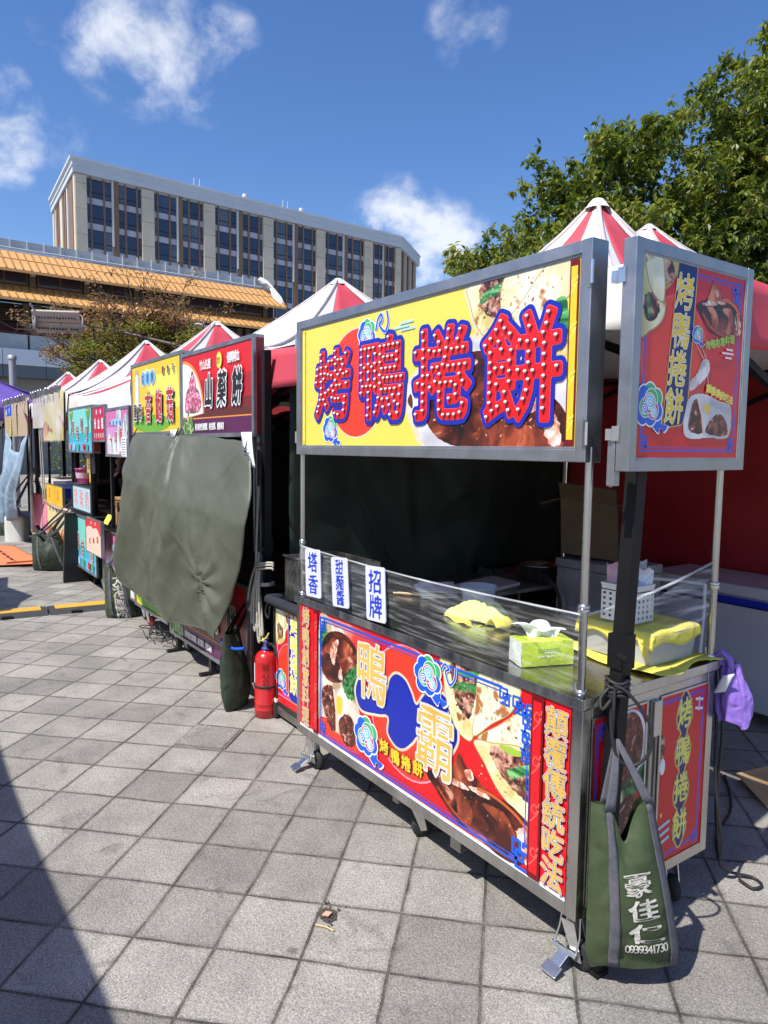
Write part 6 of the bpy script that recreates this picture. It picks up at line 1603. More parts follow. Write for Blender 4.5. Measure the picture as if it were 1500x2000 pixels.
# ------------------------------------------------------------------ fire extinguisher
def extinguisher():
    c = (-2.625, .175, 0)
    root = thing('fire_extinguisher', 'red fire extinguisher standing on the paving beside a dark weight bag', 'fire extinguisher', c)
    RED = mat('extinguisher_red', (.50, .014, .016), .28, var=.12, scale=12, coat=.3)
    m = MB(); m.lathe([(0, 0), (.066, 0), (.074, .006), (.074, .048), (.0755, .050), (.0755, .055), (.074, .057), (.074, .085), (.0752, .087), (.0752, .092), (.074, .094), (.074, .355), (.071, .378), (.060, .402), (.042, .418), (.026, .424), (.026, .434), (0, .436)], c, RED, 36); m.build('cylinder', root)
    b = MB(); b.lathe([(.0745, .195), (.0775, .196), (.0775, .210), (.0745, .211)], c, RUBBER, 36); b.build('band', root)
    v = MB(); v.lathe([(.022, .428), (.030, .430), (.030, .440), (.018, .446), (.016, .476), (.020, .480), (.012, .49), (0, .492)], c, mat('blue_collar', (.05, .06, .30), .4), 18)
    v.box(c[0] - .014, c[1] - .016, .45, c[0] + .014, c[1] + .016, .485, CHROME); v.build('valve', root, bevel=.002)
    h = MB(); hd = Vector((-.62, .2, 0)).normalized()
    for dz, L in ((.0, .115), (.026, .105)):
        p = Vector((c[0], c[1], .478 + dz)); h.slab([tuple(p + hd.cross(Vector((0, 0, 1))) * s + hd * a + Vector((0, 0, b))) for a, b, s in ((-.03, 0, .011), (L, .018 + dz * .8, .010), (L, .018 + dz * .8, -.010), (-.03, 0, -.011))], (0, 0, .004), CHROME)
    h.build('handle', root)
    p = MB(); p.tube([(c[0] - .01, c[1] - .03, .488), (c[0] + .03, c[1] - .035, .50), (c[0] + .055, c[1] - .02, .525), (c[0] + .06, c[1] - .01, .55)], .004, I_LYEL, 6); p.slab([(c[0] + .01, c[1] - .034, .495), (c[0] + .035, c[1] - .036, .49), (c[0] + .04, c[1] - .035, .51), (c[0] + .018, c[1] - .034, .515)], (0, .002, 0), I_LYEL); p.build('safety_tag', root)
    s = MB(); s.tube(ccurve([(c[0] + .01, c[1] + .01, .465), (c[0] + .06, c[1] + .03, .455), (c[0] + .095, c[1] + .04, .38), (c[0] + .098, c[1] + .04, .26), (c[0] + .088, c[1] + .035, .16), (c[0] + .082, c[1] + .032, .12)], 6, False), .011, RUBBER, 10)
    s.tube([(c[0] + .082, c[1] + .032, .125), (c[0] + .081, c[1] + .032, .085), (c[0] + .080, c[1] + .032, .01)], [.012, .019, .021], RUBBER, 12); s.build('hose', root)
    g = MB(); g.tube([(c[0] + .083, c[1] + .032, .13), (c[0] + .082, c[1] + .032, .105)], .015, WHITE_PLASTIC, 10); g.build('hose_clip', root)
    # label sheet and marker writing wrapped on the cylinder
    cam_a = math.atan2(-1.94, 4.03)
    def W(x, z, r=.0748): a = cam_a + x / .074; return (c[0] + r * math.cos(a), c[1] + r * math.sin(a), z)
    l = MB(); l.grid(lambda u, v: W(-.118 + .030 * u, .225 + .125 * v, .0745), 6, 4, I_WHITE); l.build('label', root)
    t = MB()
    for i, ch in enumerate('昭心岩'):
        for poly in glyph_polys(ch, -.004, 48, 0): t.face([W(-.004 + x * .040, .330 - .048 * i + y * .05, .0752) for x, y in poly], I_BLACK)
    t.build('marker_writing', root)
extinguisher()

# ------------------------------------------------------------------ side counter left of the cart
def side_counter():
    X0, X1, Y0, Y1, ZB, ZT = -2.585, -1.985, .205, .70, .085, .735
    root = thing('side_counter', 'low side counter with padded black edge and duck panel, left of the cart', 'food cart', (-2.28, .45, 0))
    m = MB(); m.box(X0, Y0 + .006, ZB, X1, Y1, ZT, STEEL_DULL); frame_box(m, X0, X1, ZB, ZT, Y0, Y0 + .03, .03, mat('dark_steel', (.05, .05, .052), .4, .6)); m.box(X0, Y0 - .002, ZB - .05, X1, Y0 + .028, ZB - .0005, STEEL_DULL); m.build('body', root, bevel=.002)
    t = MB(); t.box(X0 - .03, Y0 - .01, ZT, X1, Y1, ZT + .02, BLACK); t.tube([(X0 - .035, Y0 - .015, ZT + .02), (X1, Y0 - .015, ZT + .02)], .03, mat('black_edge_foam', (.03, .035, .045), .38, var=.3, scale=14), 14); t.tube([(X0 - .035, Y0 - .02, ZT + .02), (X0 - .035, Y1, ZT + .02)], .03, MATS['black_edge_foam'], 14); t.build('counter_top', root)
    a = Art((0, Y0 + .0045, 0), (1, 0, 0), (0, 0, 1), (0, -1, 0)); a.clip = (X0 + .03, ZB + .03, X1 - .03, ZT - .03)
    a.rect(X0 + .03, ZB + .03, X1 - .03, ZT - .03, I_RED); u0, v0, u1, v1 = a.clip
    a.line([(u0 + .02, v1), (u0 + .02, v0 + .05), (u1, v0 + .05)], .006, I_LAV); a.line([(u0 + .028, v1), (u0 + .028, v0 + .062), (u1, v0 + .062)], .003, I_BLUE2)
    a.ell(u0 + .18, .36, .155, .155, I_PINK); a.ell(u0 + .18, .36, .15, .15, I_ORED)
    a.clip = (u0, v0, u0 + .21, v1)
    a.blob([(u0, v1), (u0, .50), (u0 + .06, .49), (u0 + .12, .53), (u0 + .13, .58), (u0 + .16, .61), (u0 + .20, v1)], PIC_CAKE); a.blob([(u0 + .02, .60), (u0 + .03, .53), (u0 + .08, .53), (u0 + .10, .58), (u0 + .06, .63)], PIC_MEAT, jag=.003); a.line([(u0 + .04, .62), (u0 + .06, .53)], .014, PIC_LEEK); a.blob([(u0, v1), (u0 + .05, .62), (u0 + .12, .60), (u0 + .10, v1)], PIC_CAKE2); a.blob([(u0 + .13, v1), (u0 + .15, .64), (u0 + .18, .66), (u0 + .19, v1)], PIC_MEAT)
    a.clip = (u0, v0, u1, v1)
    b = [(u0 + .165, v1 - .015), (u0 + .34, v1 - .015), (u0 + .34, .20), (u0 + .31, .165), (u0 + .20, .165), (u0 + .17, .195)]
    a.poly(b, I_BLUE); a.line(b, .005, I_GOLD, closed=True)
    for i, ch in enumerate('烤鴨捲餅'): a.char(ch, u0 + .245, .640 - .121 * i, .125, [(I_GREY, .052), (I_WHITE, .040), (I_LYEL, .014)], sx=.95, sy=1.0, N=56, brush=.010)
    cloud_scroll(a, u0 + .075, .265, .062)
    a.build('front_panel', root)
    for x in (X0 + .06, X1 - .06): caster(root, x, Y0 + .08, ZB, rad=.032)
side_counter()
m = MB(); x0, x1, y0, y1, z0, z1 = -2.50, -1.985, .25, .60, .77, 1.045
for a, b in (((x0, y0), (x1, y0)), ((x1, y0), (x1, y1)), ((x1, y1), (x0, y1)), ((x0, y1), (x0, y0))): m.beam((*a, (z0 + z1) / 2), (*b, (z0 + z1) / 2), .012, z1 - z0, STEEL_DULL)
m.box(x0, y0, z0, x1, y1, z0 + .01, STEEL_DULL)
for x in (x0 + .03, x1 - .03): m.lathe([(.018, 0), (.018, -.012), (0, -.012)], (x, y0 + .03, z0), RUBBER, 10)
m.beam((x0, y0 - .008, z1), (x1, y0 - .008, z1), .03, .008, STEEL_DULL)
m.tube([(x0 + .04, y0 - .014, .80), (x0 + .06, y0 - .014, .92), (x0 + .16, y0 - .014, 1.02)], .002, CHROME, 5)
tag(m.build('steel_tank', origin=(-2.24, .42, .77), bevel=.003), 'scratched open steel tank standing on the low side counter', 'steel tank')

# ------------------------------------------------------------------ inside of the duck tent
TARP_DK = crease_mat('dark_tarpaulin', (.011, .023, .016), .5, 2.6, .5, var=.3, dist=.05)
def hung(name, label, cat, P, du, dv, mt, seed, amp, nu=60, nv=40, norm=None):
    P, du, dv = Vector(P), Vector(du), Vector(dv); n = norm or du.cross(dv).normalized(); n = Vector(n)
    m = MB()
    m.grid(lambda u, v: tuple(P + du * u + dv * v + n * (wrinkle(u * 1.6, v * 1.3, seed, amp) + wrinkle(u * 5 + v * 3, v * 2, seed + 2, amp * .25) + amp * .5 * math.sin(u * 9 + v * 2))), nu, nv, mt)
    return tag(m.build(name, origin=tuple(P), solid=.003), label, cat)
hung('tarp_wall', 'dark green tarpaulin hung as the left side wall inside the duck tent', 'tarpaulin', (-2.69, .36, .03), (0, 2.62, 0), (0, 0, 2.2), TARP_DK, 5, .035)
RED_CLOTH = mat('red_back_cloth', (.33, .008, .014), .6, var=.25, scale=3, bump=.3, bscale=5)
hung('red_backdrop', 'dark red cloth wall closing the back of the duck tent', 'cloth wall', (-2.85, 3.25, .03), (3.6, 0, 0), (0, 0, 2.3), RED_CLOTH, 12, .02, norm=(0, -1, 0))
mb = MB(); mb.tube([(-2.66, 2.98, 1.72), (-2.65, 2.97, 1.66)], .012, I_CYAN, 8); mb.tube([(-2.65, 2.97, 1.66), (-2.655, 2.97, 1.42)], .012, mat('peach_plastic', (.6, .38, .28), .5), 8)
tag(mb.build('hanging_brush', origin=(-2.65, 2.97, 1.5)), 'thin brush with a turquoise loop hanging in the back corner of the tent', 'brush')
def freezer():
    root = thing('chest_freezer', 'white chest freezer with a blue control strip against the red cloth', 'freezer', (-.95, 2.95, 0))
    W = mat('freezer_white', (.46, .46, .50), .35, var=.08, scale=3); x0, x1, y0, y1 = -1.58, .10, 2.62, 3.16
    m = MB(); m.box(x0, y0, .09, x1, y1, .80, W); m.build('body', root, bevel=.012)
    l = MB(); l.box(x0 - .008, y0 - .012, .804, x1 + .008, y1, .875, W); l.build('lid', root, bevel=.012)
    s = MB(); s.box(x0 + .01, y0 - .006, .742, x1 - .01, y0 - .001, .760, I_NAVY); s.box(-1.05, y0 - .008, .755, -.72, y0 - .0065, .795, I_BLUE); s.box(x0 + .12, y0 - .008, .715, x0 + .27, y0 - .0065, .728, I_GREY); s.build('control_strip', root)
    f = MB()
    for x in (x0 + .06, x1 - .06):
        for y in (y0 + .06, y1 - .06): f.tube([(x, y, 0), (x, y, .09)], .022, RUBBER, 10)
    f.build('feet', root)
freezer()
def cooler(name, label, x0, x1, y0, y1, z0, z1, mt, lid=.06):
    root = thing(name, label, 'cool box', ((x0 + x1) / 2, (y0 + y1) / 2, z0))
    m = MB(); m.box(x0, y0, z0, x1, y1, z1 - lid - .004, mt); m.build('body', root, bevel=.008)
    l = MB(); l.box(x0 - .008, y0 - .008, z1 - lid, x1 + .008, y1 + .008, z1, mt); l.build('lid', root, bevel=.008)
    h = MB(); h.box(x0 + .12, y0 - .006, z0 + .10, x0 + .24, y0 - .001, z0 + .16, GREY_PLASTIC); h.build('grip', root, bevel=.004)
STYRO = mat('dirty_styrofoam', (.34, .33, .33), .8, var=.4, scale=5, bump=.15, bscale=70)
cooler('cool_box', 'grimy white foam cool box, upper one of the stacked pair behind the counter', -2.00, -1.42, 2.16, 2.55, .46, .945, STYRO)
cooler('cool_box', 'grimy white foam cool box, lower one of the stacked pair behind the counter', -2.02, -1.40, 2.14, 2.57, .0, .455, STYRO)
CB_SHADE = mat('shaded_cardboard', (.12, .08, .042), .9, var=.25, scale=5)  # the tent's shade put into the box colour, darker than plain cardboard
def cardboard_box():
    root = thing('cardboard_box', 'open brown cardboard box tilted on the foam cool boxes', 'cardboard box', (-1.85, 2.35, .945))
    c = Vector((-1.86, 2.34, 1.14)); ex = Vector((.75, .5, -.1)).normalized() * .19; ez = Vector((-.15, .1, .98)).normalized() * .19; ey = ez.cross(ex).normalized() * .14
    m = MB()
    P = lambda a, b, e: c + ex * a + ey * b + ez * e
    for q in ([(-1, -1, -1), (1, -1, -1), (1, -1, 1), (-1, -1, 1)], [(1, -1, -1), (1, 1, -1), (1, 1, 1), (1, -1, 1)], [(1, 1, -1), (-1, 1, -1), (-1, 1, 1), (1, 1, 1)], [(-1, 1, -1), (-1, -1, -1), (-1, -1, 1), (-1, 1, 1)], [(-1, -1, -1), (-1, 1, -1), (1, 1, -1), (1, -1, -1)]): m.face([P(*p) for p in q], CB_SHADE)
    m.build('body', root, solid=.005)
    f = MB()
    f.face([P(-1, -1, 1), P(1, -1, 1), P(1, -1.9, 1.5), P(-1, -1.9, 1.5)], CB_SHADE); f.face([P(1, -1, 1), P(1, 1, 1), P(1.9, 1, 1.3), P(1.9, -1, 1.3)], CB_SHADE); f.face([P(-1, 1, 1), P(-1, -1, 1), P(-1.8, -1, .7), P(-1.8, 1, .7)], CB_SHADE); f.face([P(1, 1, 1), P(-1, 1, 1), P(-1, 1.5, 1.8), P(1, 1.5, 1.8)], CB_SHADE)
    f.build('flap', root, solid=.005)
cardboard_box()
def work_table():
    root = thing('work_table', 'folding steel work table in the shade behind the counter', 'table', (-2.4, 1.9, 0))
    m = MB(); m.box(-2.64, 1.38, .715, -2.02, 2.45, .745, STEEL_DULL); m.build('table_top', root, bevel=.004)
    for x in (-2.60, -2.06):
        for y in (1.42, 2.41): l = MB(); l.tube([(x, y, 0), (x, y, .715)], .016, STEEL_DULL, 8); l.build('leg', root)
work_table()
mb = MB(); mb.slab([(-2.32, 1.47, .746), (-2.03, 1.55, .746), (-2.12, 1.92, .746), (-2.43, 1.95, .746)], (0, 0, .022), mat('cutting_board_white', (.52, .50, .50), .5, var=.1))
tag(mb.build('cutting_board', origin=(-2.2, 1.7, .746), bevel=.006), 'white plastic cutting board on the dark work table', 'cutting board')
mb = MB(); mb.lathe([(0, .005), (.12, .005), (.14, .10), (.145, .10), (.147, .115), (.13, .11), (.11, .02), (0, .015)], (-2.24, 2.24, .746), STEEL_DULL, 24); mb.tube([(-2.17, 2.2, .85), (-2.02, 2.12, .90), (-1.96, 2.1, .90)], .012, I_DRED, 8)
tag(mb.build('frying_pan', origin=(-2.32, 2.2, .746)), 'dark pan with a red handle at the back of the work table', 'pan')
mb = MB(); mb.box(-2.63, 1.98, .746, -2.48, 2.3, .80, STEEL); mb.box(-2.61, 2.0, .8005, -2.50, 2.28, .802, BLACK)
tag(mb.build('steel_tray', origin=(-2.6, 1.8, .746), bevel=.004), 'shallow steel tray beside the cutting board', 'tray')
mb = MB(); mb.tube(ccurve([(-2.06, 2.05, .78), (-1.99, 2.06, .80), (-1.92, 2.08, .72), (-1.90, 2.09, .58), (-1.95, 2.06, .42), (-2.02, 2.0, .35)], 6, False), .014, RUBBER, 8)
tag(mb.build('gas_hose', origin=(-1.95, 2.06, .6)), 'black rubber hose hanging from the work table before the cool boxes', 'hose')
def chair():
    root = thing('metal_chair', 'white tube-framed chair between the cool boxes and the freezer', 'chair', (-1.15, 2.25, 0))
    b = MB(); b.tube(ccurve([(-1.36, 2.10, .44), (-1.38, 2.12, .84), (-1.34, 2.14, .90), (-1.02, 2.32, .90), (-.98, 2.34, .84), (-.98, 2.32, .44)], 5, False), .012, WHITE_PLASTIC, 8); b.build('backrest', root)
    s = MB(); s.slab([(-1.34, 2.08, .44), (-1.15, 1.80, .44), (-.80, 2.0, .44), (-1.0, 2.30, .44)], (0, 0, .03), I_DRED); s.build('seat', root, bevel=.008)
    for x, y in ((-1.34, 2.08), (-1.15, 1.82), (-.82, 2.0), (-1.0, 2.30)): l = MB(); l.tube([(x, y, 0), (x, y, .44)], .011, WHITE_PLASTIC, 8); l.build('leg', root)
chair()
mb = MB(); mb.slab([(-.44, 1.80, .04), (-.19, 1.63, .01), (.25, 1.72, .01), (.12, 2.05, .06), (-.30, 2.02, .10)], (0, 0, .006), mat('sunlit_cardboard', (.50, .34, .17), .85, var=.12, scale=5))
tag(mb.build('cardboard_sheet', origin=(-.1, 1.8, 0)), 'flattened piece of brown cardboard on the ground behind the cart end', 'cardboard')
mb = MB()
mb.tube(ccurve([(-.02, .79, .93), (-.01, .80, .70), (.0, .80, .45), (.02, .83, .22), (-.02, .92, .05), (.05, 1.02, .01), (.10, 1.0, .01), (.09, .95, .01), (.03, .96, .012)], 8, False), .006, CORD, 8)
mb.tube(ccurve([(-.01, .80, .93), (.01, .81, .65), (-.01, .83, .35), (-.05, .95, .06), (-.2, 1.2, .01), (-.3, 1.5, .01), (-.5, 1.8, .01)], 8, False), .006, CORD, 8)
tag(mb.build('power_cable', origin=(0, .8, .4)), 'black power cables hanging down the back corner of the cart to the ground', 'cable')

# ------------------------------------------------------------------ white rope on the left tent post
ROPE = mat('white_rope', (.50, .46, .38), .85, var=.3, scale=50, bump=.3, bscale=200)
mb = MB()
px, py = -2.70, .215
for k, (dx, dz0, dz1, b) in enumerate([(-.015, 1.46, .62, .01), (-.03, 1.0, .56, -.03), (.02, .98, .55, .02), (-.06, 1.0, .66, -.10), (.0, .97, .50, .0), (-.04, .96, .60, -.06)]):
    mb.tube(ccurve([(px + dx * .3, py - .05, dz0), (px + dx + b * .4, py - .065, (dz0 + dz1) / 2), (px + dx + b, py - .06, dz1), (px + dx + b + .02, py - .055, dz1 - .015), (px + dx * .7, py - .05, (dz0 + dz1) / 2)], 5, False), .008, ROPE, 7)
for z in (.93, .95, .965): mb.tube(ccurve([(px - .04, py - .06, z), (px + .05, py - .07, z + .015), (px + .15, py - .04, z + .03), (px + .16, py - .03, z + .02)], 5, False), .007, ROPE, 7)
for z in (.84, .83): mb.tube([(px + .035 * math.cos(t), py + .05 * math.sin(t), z) for t in [i * .63 for i in range(11)]], .008, ROPE, 7)
tag(mb.build('white_rope', origin=(px, py, .9)), 'bundle of white rope tied round the black tent post by the yam cake stall', 'rope')
mb = MB(); mb.tube(ccurve([(-2.75, .20, .72), (-2.66, .19, .74), (-2.58, .18, .78), (-2.62, .17, .68), (-2.58, .17, .64), (-2.56, .17, .72)], 6, False), .005, CORD, 6); mb.tube([(-2.80, .22, .69), (-2.70, .20, .73)], .006, CORD, 6)
tag(mb.build('black_tie', origin=(-2.8, .24, .7)), 'thin black tie cord looped on the left tent post above the extinguisher', 'cord')
# ================================================================== THE OTHER STALLS
PIC_YAM = ramp_mat('picture_yam', [(.42, (.42, .05, .13)), (.5, (.60, .14, .26)), (.58, (.78, .42, .50))], 40, 3)
PIC_SKIN = ramp_mat('picture_yam_skin', [(.4, (.10, .05, .035)), (.6, (.24, .13, .09))], 30, 4)
PIC_SQUID = ramp_mat('picture_white_slices', [(.40, (.30, .32, .36)), (.5, (.58, .60, .62)), (.6, (.80, .80, .78))], 12, 4, stretch=(2.2, 1, .5))
PIC_SKEWER = ramp_mat('picture_skewers', [(.38, (.16, .02, .01)), (.48, (.46, .10, .03)), (.56, (.70, .32, .07)), (.64, (.80, .60, .25))], 9, 5, stretch=(1.6, 1, .7))
PIC_LEAF = ramp_mat('picture_leaves', [(.42, (.03, .12, .02)), (.5, (.12, .28, .06)), (.58, (.42, .52, .22))], 30, 4)
I_MAROON = ink('maroon', (.17, .016, .016)); I_BUFF = ink('buff', (.52, .40, .26)); I_DSTEEL = mat('black_frame_steel', (.03, .03, .032), .4, .5, var=.3)
def board_part(root, name, x0, x1, z0, z1, y0, depth, fr=.028, mt=None):
    m = MB(); mt = mt or ALU
    frame_box(m, x0, x1, z0, z1, y0 - .008, y0 + depth, fr, mt); m.box(x0 + fr, y0 + .003, z0 + fr, x1 - fr, y0 + depth - .004, z1 - fr, I_MAROON)
    m.box(x1 + .0005, y0 + .012, z0 + .02, x1 + .004, y0 + depth - .006, z1 - .02, I_MAROON)
    return m.build(name, root, bevel=.002)
def face(y0, clip):
    a = Art((0, y0 + .0008, 0), (1, 0, 0), (0, 0, 1), (0, -1, 0)); a.STEP = .0006; a.clip = clip; return a
def cart_body(root, x0, x1, y0, y1, zb, zt, mt, top, posts, zp, post_mt=I_DSTEEL):
    m = MB(); m.box(x0, y0, zb, x1, y1, zt, mt)
    for x in (x0, x1 - .03): m.box(x - .0012, y0 - .004, zb, x + .0312, y0 + .02, zt - .001, post_mt)
    m.build('body', root, bevel=.003)
    t = MB(); t.box(x0 - .02, y0 - .02, zt + .0005, x1 + .02, y1 + .02, zt + .03, top); t.build('counter_top', root, bevel=.004)
    for x, y in posts: p = MB(); p.box(x - .016, y - .016, zt + .03, x + .016, y + .016, zp, post_mt); p.build('post', root)
    for x in (x0 + .08, x1 - .08):
        for y in (y0 + .08, y1 - .08): caster(root, x, y, zb, rad=.045, wheel=mat('red_wheel', (.35, .03, .03), .5) if (x < -5 and x > -5.4) else RUBBER)

YB = .15
def yam_face(a, x0, z0, x1, z1):
    W, H = x1 - x0, z1 - z0
    U = lambda x, z: (x0 + W * x, z0 + H * z)
    a.clip = (x0, z0, x1, z1)
    a.rect(x0, z0, x1, z1, I_RED); a.rect(x0, z0, x1, z0 + H * .66, ink('red_maroon', (.38, .012, .018))); a.rect(x0, z0, x1, z0 + H * .40, I_MAROON); a.rect(x0, z0, x1, z0 + H * .28, ink('brown_maroon', (.11, .022, .015)))
    a.poly([U(0, .19)] + [U(.345 * math.cos(t), .25 + .70 * math.sin(t)) for t in [i * .0785 for i in range(21)]] + [U(0, .95)], I_ORANGE)
    a.poly([U(0, .21)] + [U(.325 * math.cos(t), .25 + .66 * math.sin(t)) for t in [i * .0785 for i in range(21)]] + [U(0, .91)], I_WHITE)
    a.rect(x0, z0, x1, z0 + H * .20, I_ORANGE); a.rect(x0, z0, x1, z0 + H * .185, I_PURPLE)
    a.blob([U(.04, .30), U(.06, .52), U(.13, .64), U(.15, .78), U(.18, .78), U(.20, .62), U(.27, .52), U(.30, .34), U(.22, .27), U(.12, .27)], PIC_SKIN)
    for u, v, ru, rv in ((.165, .60, .055, .15), (.10, .40, .062, .125), (.235, .40, .068, .125)):
        a.ell(*U(u, v), W * ru, H * rv, PIC_YAM, rot=-.1)
    a.clip = (x0, z0, x0 + W * .2, z0 + H * .35)
    a.blob([U(.0, .0), U(.02, .22), U(.06, .16), U(.09, .28), U(.12, .18), U(.16, .2), U(.17, .0)], PIC_LEAF, jag=.010)
    a.clip = (x0, z0, x1, z1)
    s = H * .105
    a.text('竹山名產', *U(.315, .845), s, [(I_WHITE, .020)], du=s * .86, dv=0, N=48, sy=1.25)
    a.ell(*U(.585, .855), H * .085, H * .098, I_YEL2); a.ell(*U(.585, .855), H * .075, H * .088, I_LYEL); a.text('素食', *U(.562, .855), s * .62, [(I_BROWN, .0)], du=s * .55, N=44, sy=1.5)
    a.text('健胃補血', *U(.72, .86), s, [(I_WHITE, .020)], du=s * .80, N=48, sy=1.25)
    for ch, u in (('山', .435), ('藥', .625), ('餅', .83)): a.char(ch, *U(u, .525), H * .40, [(I_WHITE, .085), (I_BLACK, .022 if ch == '藥' else .038)], sx=.68, sy=1.05, N=72, brush=.010, shear=.10)
    s = H * .085
    a.text('補充植物性賀爾蒙、補充膠質、養顏美容', *U(.235, .085), s, [(I_WHITE, .024)], du=s * .615, N=40, sx=.62, sy=1.1)
def mush_face(a, x0, z0, x1, z1):
    W, H = x1 - x0, z1 - z0
    U = lambda x, z: (x0 + W * x, z0 + H * z)
    a.clip = (x0, z0, x1, z1)
    a.rect(x0, z0, x1, z1, I_YEL2)
    a.ell(*U(.42, .12), W * .40, H * .13, ink('sign_green', (.16, .42, .03)))
    a.blob([U(.30, .94), U(.6, .8), U(.9, .9), U(.98, .5), U(.95, .3), U(.7, .5), U(.4, .55)], I_LYEL)
    a.blob([U(.07, .42), U(.065, .75), U(.085, .90), U(.135, .90), U(.15, .74), U(.14, .42)], I_PALE); a.blob([U(.075, .40), U(.07, .72), U(.09, .87), U(.13, .87), U(.145, .72), U(.135, .40)], I_WHITE); a.blob([U(.075, .86), U(.085, .94), U(.135, .94), U(.145, .86), U(.11, .885)], I_BUFF)
    for i, ch in enumerate('杏寶寶'): a.ell(*U(.265 + .103 * i, .79), W * .062, H * .115, I_WHITE); a.ell(*U(.265 + .103 * i, .79), W * .055, H * .103, I_SKY)
    for i, ch in enumerate('杏寶寶'): a.char(ch, *U(.265 + .103 * i, .79), H * .15, [(I_WHITE, .045), (I_NAVY, .008)], sx=.72, N=52)
    for i, ch in enumerate('素食可'): a.char(ch, *U(.70 + .098 * i, .845), H * .125, [(I_WHITE, .055), (I_MAROON, .022)], sx=.85, N=48)
    for i, ch in enumerate('杏鮑菇'): a.char(ch, *U(.39 + .225 * i, .365), H * .47, [(I_BLACK, .066), (I_WHITE, .056), (ink('brick_red', (.45, .03, .03)), .026)], sx=.62, N=76)
    for i, ch in enumerate('鹽酥'): a.char(ch, *U(.105 + .125 * i, .30), H * .28, [(I_WHITE, .060), (I_BLACK, .014)], sx=.60, N=60)
def stall_yam():
    root = thing('food_cart', 'food cart of the red yam cake sign, half covered by the olive tarpaulin', 'food cart', (-3.4, .45, 0))
    b = board_part(root, 'signboard', -4.035, -2.725, 1.772, 2.408, YB, .07)
    a = face(YB, None); yam_face(a, -4.007, 1.800, -2.753, 2.380); a.build('sign_face', b)
    cart_body(root, -4.40, -2.84, YB + .02, .80, .15, .80, STEEL_DULL, BLACK, [(-4.02, .20), (-2.745, .20), (-2.745, .78), (-4.02, .78)], 1.80, ALU)
    m = MB(); frame_box(m, -4.40, -2.84, .15, .80, YB - .006, YB + .02, .026, ALU); fb = m.build('panel_frame', root)
    a = face(YB + .010, None); yam_face(a, -4.374, .176, -2.866, .774); a.build('front_panel', root)
    for x in (-4.36, -3.62): l = MB(); l.box(x, YB - .05, .0, x + .05, YB + .09, .02, I_DSTEEL); l.box(x, YB + .03, .02, x + .05, YB + .07, .15, I_DSTEEL); l.build('leg', root)
stall_yam()
def stall_mush():
    root = thing('food_cart', 'food cart of the yellow mushroom sign, behind the olive tarpaulin', 'food cart', (-4.7, .45, 0))
    b = board_part(root, 'signboard', -5.388, -4.042, 1.80, 2.445, YB, .11)
    a = face(YB, None); mush_face(a, -5.36, 1.828, -4.07, 2.417); a.build('sign_face', b)
    cart_body(root, -5.42, -4.46, YB + .02, .80, .20, .80, STEEL_DULL, BLACK, [(-5.37, .20), (-4.07, .20), (-4.07, .78), (-5.37, .78)], 1.82, ALU)
    m = MB(); frame_box(m, -5.42, -4.46, .20, .80, YB - .006, YB + .02, .026, ALU); m.build('panel_frame', root)
    a = face(YB + .010, None); mush_face(a, -5.394, .226, -4.486, .774); a.build('front_panel', root)
stall_mush()

